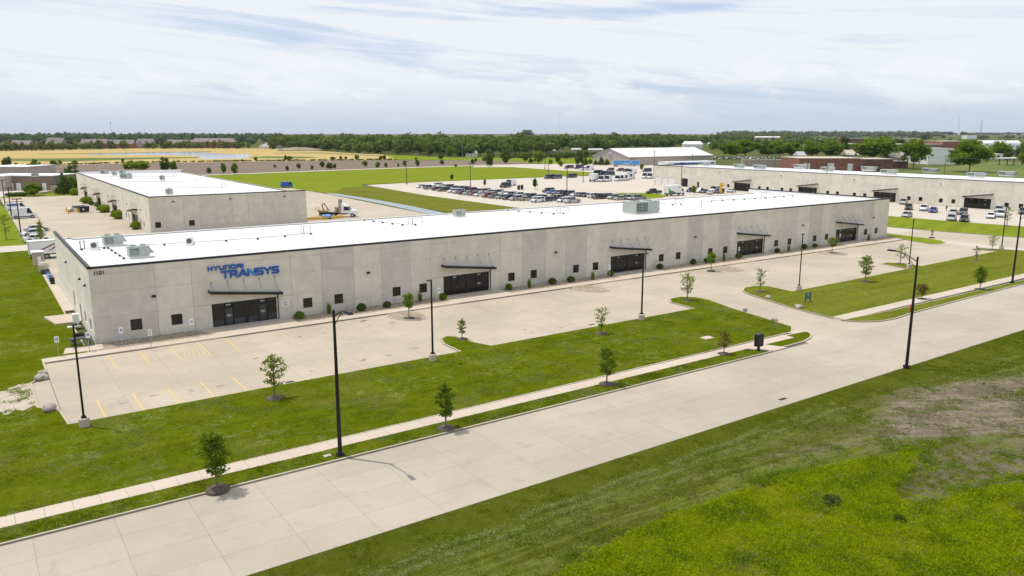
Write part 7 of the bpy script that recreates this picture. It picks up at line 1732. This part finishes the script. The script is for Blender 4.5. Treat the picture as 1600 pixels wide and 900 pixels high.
# ------------------------------------------------------------------ far buildings
def house(label, u0, u1, vb, v_eave, v_ridge, wall='house_red', roof='shingle', gables=(), name='house', cat='house', hip=0.0, group=None, dep=11, windows=6):
    x0, y0 = G(u0, vb); x1, y1 = G(u1, vb); L = math.hypot(x1-x0, y1-y0); ang = math.atan2(y1-y0, x1-x0)
    d = depth((x0+x1)/2, (y0+y1)/2); He = (vb-v_eave)*d/F_PX; Hr = (vb-v_ridge)*d/F_PX
    t = thing(name, label, cat, (x0, y0, 0), ang, group)
    b = MB(); b.box(0, 0, 0, L, dep, He); b.build('wall', M[wall], t)
    hp = hip*L; o_ = 0.5; b = MB()
    A = [(-o_, -o_, He), (L+o_, -o_, He), (L+o_, dep+o_, He), (-o_, dep+o_, He), (hp, dep/2, Hr), (L-hp, dep/2, Hr)]
    n0 = len(b.v); b.v += A
    for f in ((0,1,5,4),(2,3,4,5),(0,4,3),(1,2,5),(3,2,1,0)): b.f.append(tuple(n0+i for i in f)); b.m.append(0)
    b.build('roof', M[roof], t)
    for g, gw in gables:
        gx = L*g; w = L*gw/2; b = MB(); hz = He+(Hr-He)*0.75
        n0 = len(b.v); b.v += [(gx-w, -1.5, 0), (gx+w, -1.5, 0), (gx+w, -1.5, He), (gx-w, -1.5, He), (gx, -1.5, hz), (gx-w, 3, He), (gx+w, 3, He), (gx, 3, hz), (gx-w, 3, 0), (gx+w, 3, 0)]
        for f in ((0,1,2,4,3),(3,4,7,5),(4,2,6,7),(0,3,5,8),(1,9,6,2)): b.f.append(tuple(n0+i for i in f)); b.m.append(1 if len(f) == 4 and f[0] in (3, 4) else 0)
        b.build('gable', [M[wall], M[roof]], t)
    for k in range(windows):
        b = MB(); xx = L*(k+0.5)/windows; b.box(xx-0.6, -0.06, He*0.28, xx+0.6, 0.01, He*0.28+1.4); b.build('window', M['white'], t)
        w_ = MB(); w_.box(xx-0.5, -0.09, He*0.28+0.1, xx+0.5, -0.062, He*0.28+1.3); w_.build('pane', M['glass'], t.children[-1])
    return t
AG = 'red brick houses at the far field edge'
house('red brick house with steep gable farthest left on the horizon', 17, 47, 233.4, 226, 219.5, gables=((0.25, 0.38),), group=AG)
house('grey roofed brick house between trees, second from the left', 72, 98, 232.8, 225, 215.5, gables=((0.45, 0.3),), group=AG)
house('long brick house with two gables, third from the left', 126, 166, 232, 224.5, 217.5, gables=((0.45, 0.2), (0.85, 0.22)), group=AG)
house('grey roofed brick house in the middle of the far row', 166, 208, 231.8, 225, 218.5, gables=((0.15, 0.2), (0.75, 0.22)), group=AG)
house('pale roofed house right of the middle of the far row', 213, 239, 231.2, 225, 217, 'beige_wall', gables=((0.25, 0.3),), group=AG)
house('wide grey roofed brick house with central dormer in the far row', 260, 300, 230.8, 224.5, 218.5, gables=((0.2, 0.2),), group=AG)
house('long grey roofed apartment block with one red gable at the right of the far row', 300, 367, 231.2, 222, 216.2, gables=((0.66, 0.1),), hip=0.04, group=AG, windows=14, cat='apartment block')
house('pale house with broad hip roof beside the mound', 405, 438, 232.2, 228.4, 223.6, 'white', 'shingle_pale', hip=0.3, windows=5)
house('large pale roofed house above the far row', 230, 250, 220.5, 216.5, 210, 'white', 'shingle_pale', gables=((0.3, 0.35),), hip=0.2, windows=3)
house('long low white roofed building at the far left skyline', 0, 16, 221.5, 218.5, 216, 'white', 'white', windows=0, cat='building'); house('low white roofed building second along the far left skyline', 40, 68, 222, 218.4, 215.4, 'white', 'white', windows=0, cat='building')
house('white house half hidden in the woodland edge', 728, 745, 245.2, 240, 236, 'white', 'shingle_pale', windows=3); house('pale mobile home left of the bright meadow tree', 843, 868, 239, 236.4, 233.8, 'beige_wall', 'shingle_pale', windows=4); house('pale mobile home behind the meadow trees', 800, 826, 240.5, 237.6, 235.2, 'beige_wall', 'shingle_pale', windows=3)
house('pale mobile home right of the meadow trees', 893, 908, 237, 234, 231.4, 'beige_wall', 'shingle_pale', windows=2); house('pale mobile home left of the gabled building', 920, 942, 237, 234.4, 232, 'beige_wall', 'shingle_pale', windows=3)
house('white barn with bright roof behind the gabled building', 1068, 1098, 231.5, 225.5, 221, 'white', 'white', windows=2, cat='barn', hip=0.08); house('white roofed shed right of the barn', 1108, 1142, 229, 225.5, 222.8, 'white', 'white', windows=0, cat='shed')
house('white gabled house under the far car lot trees', 1168, 1181, 236, 231, 227.5, 'white', 'white', windows=2); house('pink-grey roofed house beside the red brick block', 1247, 1259, 250, 243, 237, 'white', 'shingle_pale', windows=1)
house('long pale building on the right skyline', 1180, 1219, 220.5, 214.6, 213.2, 'beige_wall', 'white', windows=4, cat='building'); house('tan roofed house left of the very broad tree', 1322, 1340, 250, 242, 234.5, 'beige_wall', 'tan', windows=1); house('cream house behind the dark brick block', 1390, 1408, 254, 246, 240, 'beige_wall', 'shingle', windows=2)
# earth mound
x_, y_ = G(468, 235.6); b = MB(); b.blob((0, 0, 0), (27, 14, 4.2), 3, 0.10, 3, 0, 1.2); o = b.build('earth_mound', plain('mound_earth', (0.27, 0.215, 0.14), 0.95, var=0.25, scale=0.2, mode='world'), None, True, (x_, y_, -0.3)); o['kind'] = 'structure'; o.rotation_euler = (0, 0, -0.6)
def block(label, u0, u1, vb, vt, wall, roof='white', dep=20, name='building', cat='building', ang=None, doors=(), windows=(), bays=0, side_wall=None, group=None):
    x0, y0 = G(u0, vb); x1, y1 = G(u1, vb); L = math.hypot(x1-x0, y1-y0); a = math.atan2(y1-y0, x1-x0)
    d = depth((x0+x1)/2, (y0+y1)/2); H = (vb-vt)*d/F_PX
    t = thing(name, label, cat, (x0, y0, 0), a, group)
    b = MB(); b.box(0, 0, 0, L, dep, H-0.15); b.build('wall', M[wall], t)
    b = MB(); b.box(-0.15, -0.15, H-0.15, L+0.15, dep+0.15, H+0.12); b.build('roof', M[roof], t)
    for p, w, h in doors:
        b = MB()
        for k in range(5): b.box(L*p-w/2, -0.08-(k % 2)*0.02, h*k/5+0.02, L*p+w/2, 0.02, h*(k+1)/5-0.03)
        b.build('door', M['white'], t)
    for k in range(bays):
        b = MB(); b.box(L*(k+1)/(bays+1)-0.15, -0.2, 0, L*(k+1)/(bays+1)+0.15, 0, H-0.2); b.build('pilaster', M[wall], t)
    for p, w, z, h in windows:
        b = MB(); b.box(L*p-w/2, -0.06, z, L*p+w/2, 0.02, z+h); b.build('window', M['glass'], t)
    return t
block('brown block building with two pale doors beyond the left lot', 10.5, 85, 297.2, 274.8, 'brown_wall', dep=16, doors=((0.10, 2.0, 2.8), (0.26, 1.8, 2.7), (0.80, 1.4, 2.7)), windows=((0.17, 0.6, 5.0, 0.4), (0.66, 0.6, 5.0, 0.4)))
block('tan end of the brown block building at the far left frame edge', -30, 10, 298.4, 275.2, 'beige_wall', dep=18)
block('flat grey metal building behind the brown one at far left', -30, 42, 273.5, 260.8, 'grey_wall', dep=26)
block('tan block enclosure beside the dense dark tree', 80, 98, 300, 288.2, 'tan', 'trim', dep=5, name='enclosure', cat='enclosure')
rtu('rooftop_unit', 'small dark rooftop unit on the brown block building', *G(55, 275.5, 5.4), 5.35, 2.4, 2.0, 1.2, None, hood=False)
# gabled warehouse
t = thing('gabled_warehouse', 'grey gabled warehouse with a huge white roof behind the rear lots', 'warehouse', (352, 295.5, 0))
Lg, Wg, He, Hr = 82, 36, 5.3, 10.6
b = MB(); b.face([(0, 0, 0), (0, Wg, 0), (0, Wg, He), (0, Wg/2, Hr), (0, 0, He)][::-1]); b.face([(Lg, 0, 0), (Lg, Wg, 0), (Lg, Wg, He), (Lg, Wg/2, Hr), (Lg, 0, He)]); b.face([(0, 0, 0), (Lg, 0, 0), (Lg, 0, He), (0, 0, He)]); b.face([(0, Wg, 0), (Lg, Wg, 0), (Lg, Wg, He), (0, Wg, He)])
for k in range(1, 40): b.box(Lg*k/40-0.06, -0.07, 0, Lg*k/40+0.06, -0.004, He-0.1)
b.build('wall', M['grey_wall'], t)
b = MB(); b.prism([(-0.6, -0.8), (Lg+0.6, -0.8), (Lg+0.6, -0.79), (-0.6, -0.79)], He-0.2, He); n0 = len(b.v)
for z in (0.02, 0.32):
    b.v += [(-0.6, -0.8, He-0.1+z), (Lg+0.6, -0.8, He-0.1+z), (Lg+0.6, Wg/2, Hr+z), (-0.6, Wg/2, Hr+z), (Lg+0.6, Wg+0.8, He-0.1+z), (-0.6, Wg+0.8, He-0.1+z)]
for f in ((6,7,8,9),(9,8,10,11),(0,1,7,6),(0,6,9,3),(3,9,11,5),(1,2,8,7)): b.f.append(tuple(n0+i for i in f)); b.m.append(0)
b.build('roof', M['roof'], t)
b = MB(); b.frustum(-1.0, Wg/2-1.5, -0.02, Wg/2+1.5, 6.6, -0.8, Wg/2-1.2, -0.02, Wg/2+1.2, 8.4); b.build('gable_vent', M['white'], t)
b = MB()
for k in range(4): b.box(-1.02, Wg/2-1.1, 6.8+k*0.35, -0.8, Wg/2+1.1, 6.93+k*0.35)
b.build('louvre', M['louvre'], t)
# office trailer on the end of the right warehouse roof line
x_, y_ = G(1027, 262)
t = thing('office_trailer', 'white site office with a blue band at the far end of the right warehouse', 'office', (238, 149.5, 0), -0.05)
b = MB(); b.box(-1, 0, 0, 28, 6, 8.8); b.build('wall', M['white'], t); b = MB(); b.box(-1.1, -0.1, 8.8, 28.1, 6.1, 9.0); b.build('roof', M['white'], t)
b = MB(); b.box(3, -0.05, 7.7, 27, -0.004, 8.5); b.build('blue_band', M['navy'] if 'navy' in M else M['blue'], t)
# right background
block('dusty tan retaining wall beyond the right warehouse', 1160, 1247, 263, 249.6, 'beige_wall', 'tan', dep=3, name='retaining_wall', cat='wall')
block('long red brick block with white doors behind the right warehouse', 1247, 1346, 268, 247.6, 'brick', 'tan', dep=30, doors=((0.13, 3.6, 4.6), (0.51, 3.6, 4.6), (0.82, 3.2, 4.4)), bays=6)
block('dark brick wing at the right of the red brick block', 1346, 1394, 268.5, 248.8, 'brick_dark', 'tan', dep=20, bays=3); block('low dark brick annex right of the dark wing', 1394, 1418, 263, 252.4, 'brick_dark', 'shingle', dep=14)
block('white windowless warehouse block between two broad trees', 1449, 1494, 257, 232.6, 'white', 'shingle_pale', dep=40, windows=((0.15, 1.2, 5.6, 1.2),))
block('long brick red school building on the right', 1472, 1530, 236, 221.0, 'brick', 'tan', dep=60, bays=8); block('brown flat roofed school wing left of the brick red one', 1390, 1472, 236.5, 225.6, 'brown_wall', 'tan', dep=50); block('dark low school wing under the brick red one', 1446, 1472, 236, 227, 'brick_dark', 'white', dep=10)
block('purple-grey building with white bands left of the very broad tree', 1320, 1352, 229, 216.2, 'brick_dark', 'white', dep=30); block('lower white banded hall of the purple-grey building', 1322, 1350, 237, 224.6, 'brick', 'white', dep=20)
for i, (u0, u1, vb, vt) in enumerate(((1530, 1562, 232, 219.6), (1562, 1594, 232.5, 219.8))):
    x0, y0 = G(u0, vb); x1, y1 = G(u1, vb); Ld = math.hypot(x1-x0, y1-y0); d = depth(x0, y0); H = (vb-vt)*d/F_PX
    t = thing('domed_shed', ['left of two white round-roofed sheds at far right', 'right of two white round-roofed sheds at far right'][i], 'shed', (x0, y0, 0), math.atan2(y1-y0, x1-x0), 'white round-roofed sheds')
    b = MB(); b.box(0, 0, 0, Ld, 18, H*0.5); b.build('wall', M['white'], t); b = MB(); n = 9
    P = [(9-9.3*math.cos(math.pi*k/(n-1)), H*0.5+H*0.5*math.sin(math.pi*k/(n-1))) for k in range(n)]
    for k in range(n-1): b.face([(-0.2, P[k][0], P[k][1]), (Ld+0.2, P[k][0], P[k][1]), (Ld+0.2, P[k+1][0], P[k+1][1]), (-0.2, P[k+1][0], P[k+1][1])])
    for xx in (-0.2, Ld+0.2): b.face([(xx, p, z) for p, z in P])
    b.build('roof', M['roof'], t)
    for k in range(3): b = MB(); b.box(Ld*(k+0.5)/3-1, -0.08, 0.3, Ld*(k+0.5)/3+1, 0.0, H*0.3); b.build('door', M['grey'], t)
block('red brown shed row under the domed sheds', 1540, 1610, 242, 234, 'brick_dark', 'shingle', dep=15); block('white small shop before the domed sheds', 1544, 1568, 248.5, 240.6, 'white', 'white', dep=10, windows=((0.35, 2, 1.6, 1.4), (0.65, 2, 1.6, 1.4)), cat='shop')
block('pale flat building along the right skyline, left of the masts', 1330, 1440, 221, 216, 'tan', 'white', dep=40); block('pale flat building at the far right skyline', 1510, 1526, 217, 211.6, 'white', 'white', dep=30); block('long pale flat building under the right tree line', 1255, 1318, 222, 218.4, 'beige_wall', 'white', dep=40)
# open shelter at the right edge
x_, y_ = G(1576, 258); t = thing('open_shelter', 'pale flat roofed open shelter near the right frame edge', 'shelter', (x_, y_, 0), -0.3)
b = MB(); b.box(-6, -4, 4.4, 9, 4, 4.9); b.build('roof', M['white'], t)
for p in ((-5, -3), (8, -3), (-5, 3), (8, 3)): b = MB(); b.box(p[0]-0.2, p[1]-0.2, 0, p[0]+0.2, p[1]+0.2, 4.4); b.build('post', M['dark'], t)
# far car lot
rr = random.Random(3); cl = ['white', 'silver', 'grey', 'navy', 'white', 'dark_grey', 'silver', 'black', 'white', 'silver']
for i in range(22):
    u = 1112+6.1*i; c = rr.choice(cl); row2 = i % 2
    car(rr.choice(['sedan', 'suv', 'suv']), c, u, 249.2-(u-1112)*0.008-row2*1.4, 200+rr.uniform(-6, 6), f'{c.replace("_", " ")} car, {ORD[i]} from the left in the far car lot under the broad trees', 'cars in the far car lot')
# masts and poles
def mast(label, u, vb, vt, r, lattice=False, name='radio_mast'):
    x, y = G(u, vb); d = depth(x, y); H = (vb-vt)*d/F_PX; t = thing(name, label, 'mast', (x, y, 0), 0, 'thin masts on the horizon')
    b = MB()
    if lattice:
        for s in range(3): b.tube([(r*3*math.cos(s*2.09), r*3*math.sin(s*2.09), 0), (r*math.cos(s*2.09), r*math.sin(s*2.09), H)], r*0.35, 4)
        for k in range(12):
            z = H*k/12; q = r*(3-2*k/12)
            for s in range(3): b.tube([(q*math.cos(s*2.09), q*math.sin(s*2.09), z), (q*math.cos(s*2.09+2.09), q*math.sin(s*2.09+2.09), z+H/12)], r*0.2, 3)
    else: b.tube([(0, 0, 0), (0, 0, H)], [r, r*0.6], 5)
    b.build('shaft', M['rail'], t); return t, H
t, H = mast('cell tower with antenna head on the far left skyline', 174.5, 214, 192, 0.9)
b = MB(); b.box(-3.6, -3.6, H-1.5, 3.6, 3.6, H+1.0); b.box(-2.2, -2.2, H-8, 2.2, 2.2, H-6.4); b.build('antenna_head', M['rail'], t)
t, H = mast('short cell tower on the centre right skyline', 1188, 213, 200.5, 0.8); b = MB(); b.box(-2.6, -2.6, H-1.5, 2.6, 2.6, H+1); b.build('antenna_head', M['rail'], t)
mast('needle thin tall mast at the centre of the skyline', 874, 213, 174, 0.32); mast('grey lattice mast at right, left of the red one', 1496.5, 213, 184, 0.75, True); t, H = mast('pale red lattice mast at far right', 1531.5, 215, 187, 1.3, True)
t.children[0].data.materials[0] = plain('mast_red', (0.42, 0.27, 0.25), 0.6); mast('faintest thin mast left of the lattice masts', 1478.5, 212, 186, 0.3); mast('faint thin mast over the woodland at left', 466.5, 214, 197, 0.4)
def pole(label, u, vb, vt, m='bark'):
    x, y = G(u, vb); d = depth(x, y); H = (vb-vt)*d/F_PX; t = thing('utility_pole', label, 'pole', (x, y, 0), 0.4, 'utility poles beyond the lots')
    b = MB(); b.tube([(0, 0, 0), (0, 0, H)], [0.17, 0.12], 6); b.build('pole', M[m], t); b = MB(); b.box(-1.2, -0.08, H-0.9, 1.2, 0.08, H-0.72); b.build('crossarm', M[m], t); return (x, y, H)
pole('pale utility pole before the small white house', 722.5, 248.5, 228.5, 'grey'); pole('pale street light pole before the woodland', 899.5, 243, 217.5, 'grey'); 
pts = [pole('utility pole in front of the gabled roof', 982, 254, 236), pole('utility pole at the gabled wall right of the trailer', 1022, 257, 237), pole('utility pole behind the right warehouse roof, far one', 1081, 262, 241), pole('utility pole behind the right warehouse roof, middle one', 1210, 266, 239), pole('utility pole behind the red brick block', 1323, 270, 240), pole('utility pole left of the very broad trunk tree', 1475, 274, 243), pole('utility pole off the right frame edge', 1640, 280, 246)]
t = thing('power_line', 'thin power lines strung between the poles behind the right warehouse', 'cable', (0, 0, 0))
for off in (-1.1, 1.1):
    b = MB(); P = []
    for (xa, ya, ha), (xb, yb, hb) in zip(pts[2:], pts[3:]):
        for k in range(8):
            q = k/8; P.append((xa+(xb-xa)*q+off*0.4, ya+(yb-ya)*q+off, ha+(hb-ha)*q-0.75-1.0*4*q*(1-q)))
    b.tube(P, 0.03, 3); b.build('cable', M['rail'], t)
x_, y_ = G(839.5, 298); t = thing('stop_sign', 'small red sign on a post beside the employee lot tree', 'sign', (x_, y_, 0), 0.6)
b = MB(); b.tube([(0, 0, 0), (0, 0, 2.0)], 0.05, 5); b.build('post', M['grey'], t); b = MB(); b.tube([(0, -0.08, 2.3), (0, -0.05, 2.3)], 0.5, 8); b.build('plate', M['red'], t)

# ------------------------------------------------------------------ thin summer haze over the plain
def haze():
    b = MB(); b.box(-2600, -420, -1.3, 5200, 6200, 120)
    m = bpy.data.materials.new('summer_haze'); m.use_nodes = True; nt = m.node_tree; nt.nodes.clear()
    out = nt.nodes.new('ShaderNodeOutputMaterial'); v = nt.nodes.new('ShaderNodeVolumePrincipled')
    v.inputs['Color'].default_value = (0.78, 0.88, 1.0, 1); v.inputs['Density'].default_value = 0.00003
    nt.links.new(v.outputs[0], out.inputs['Volume'])
    o = b.build('haze', m); o['kind'] = 'stuff'
haze()
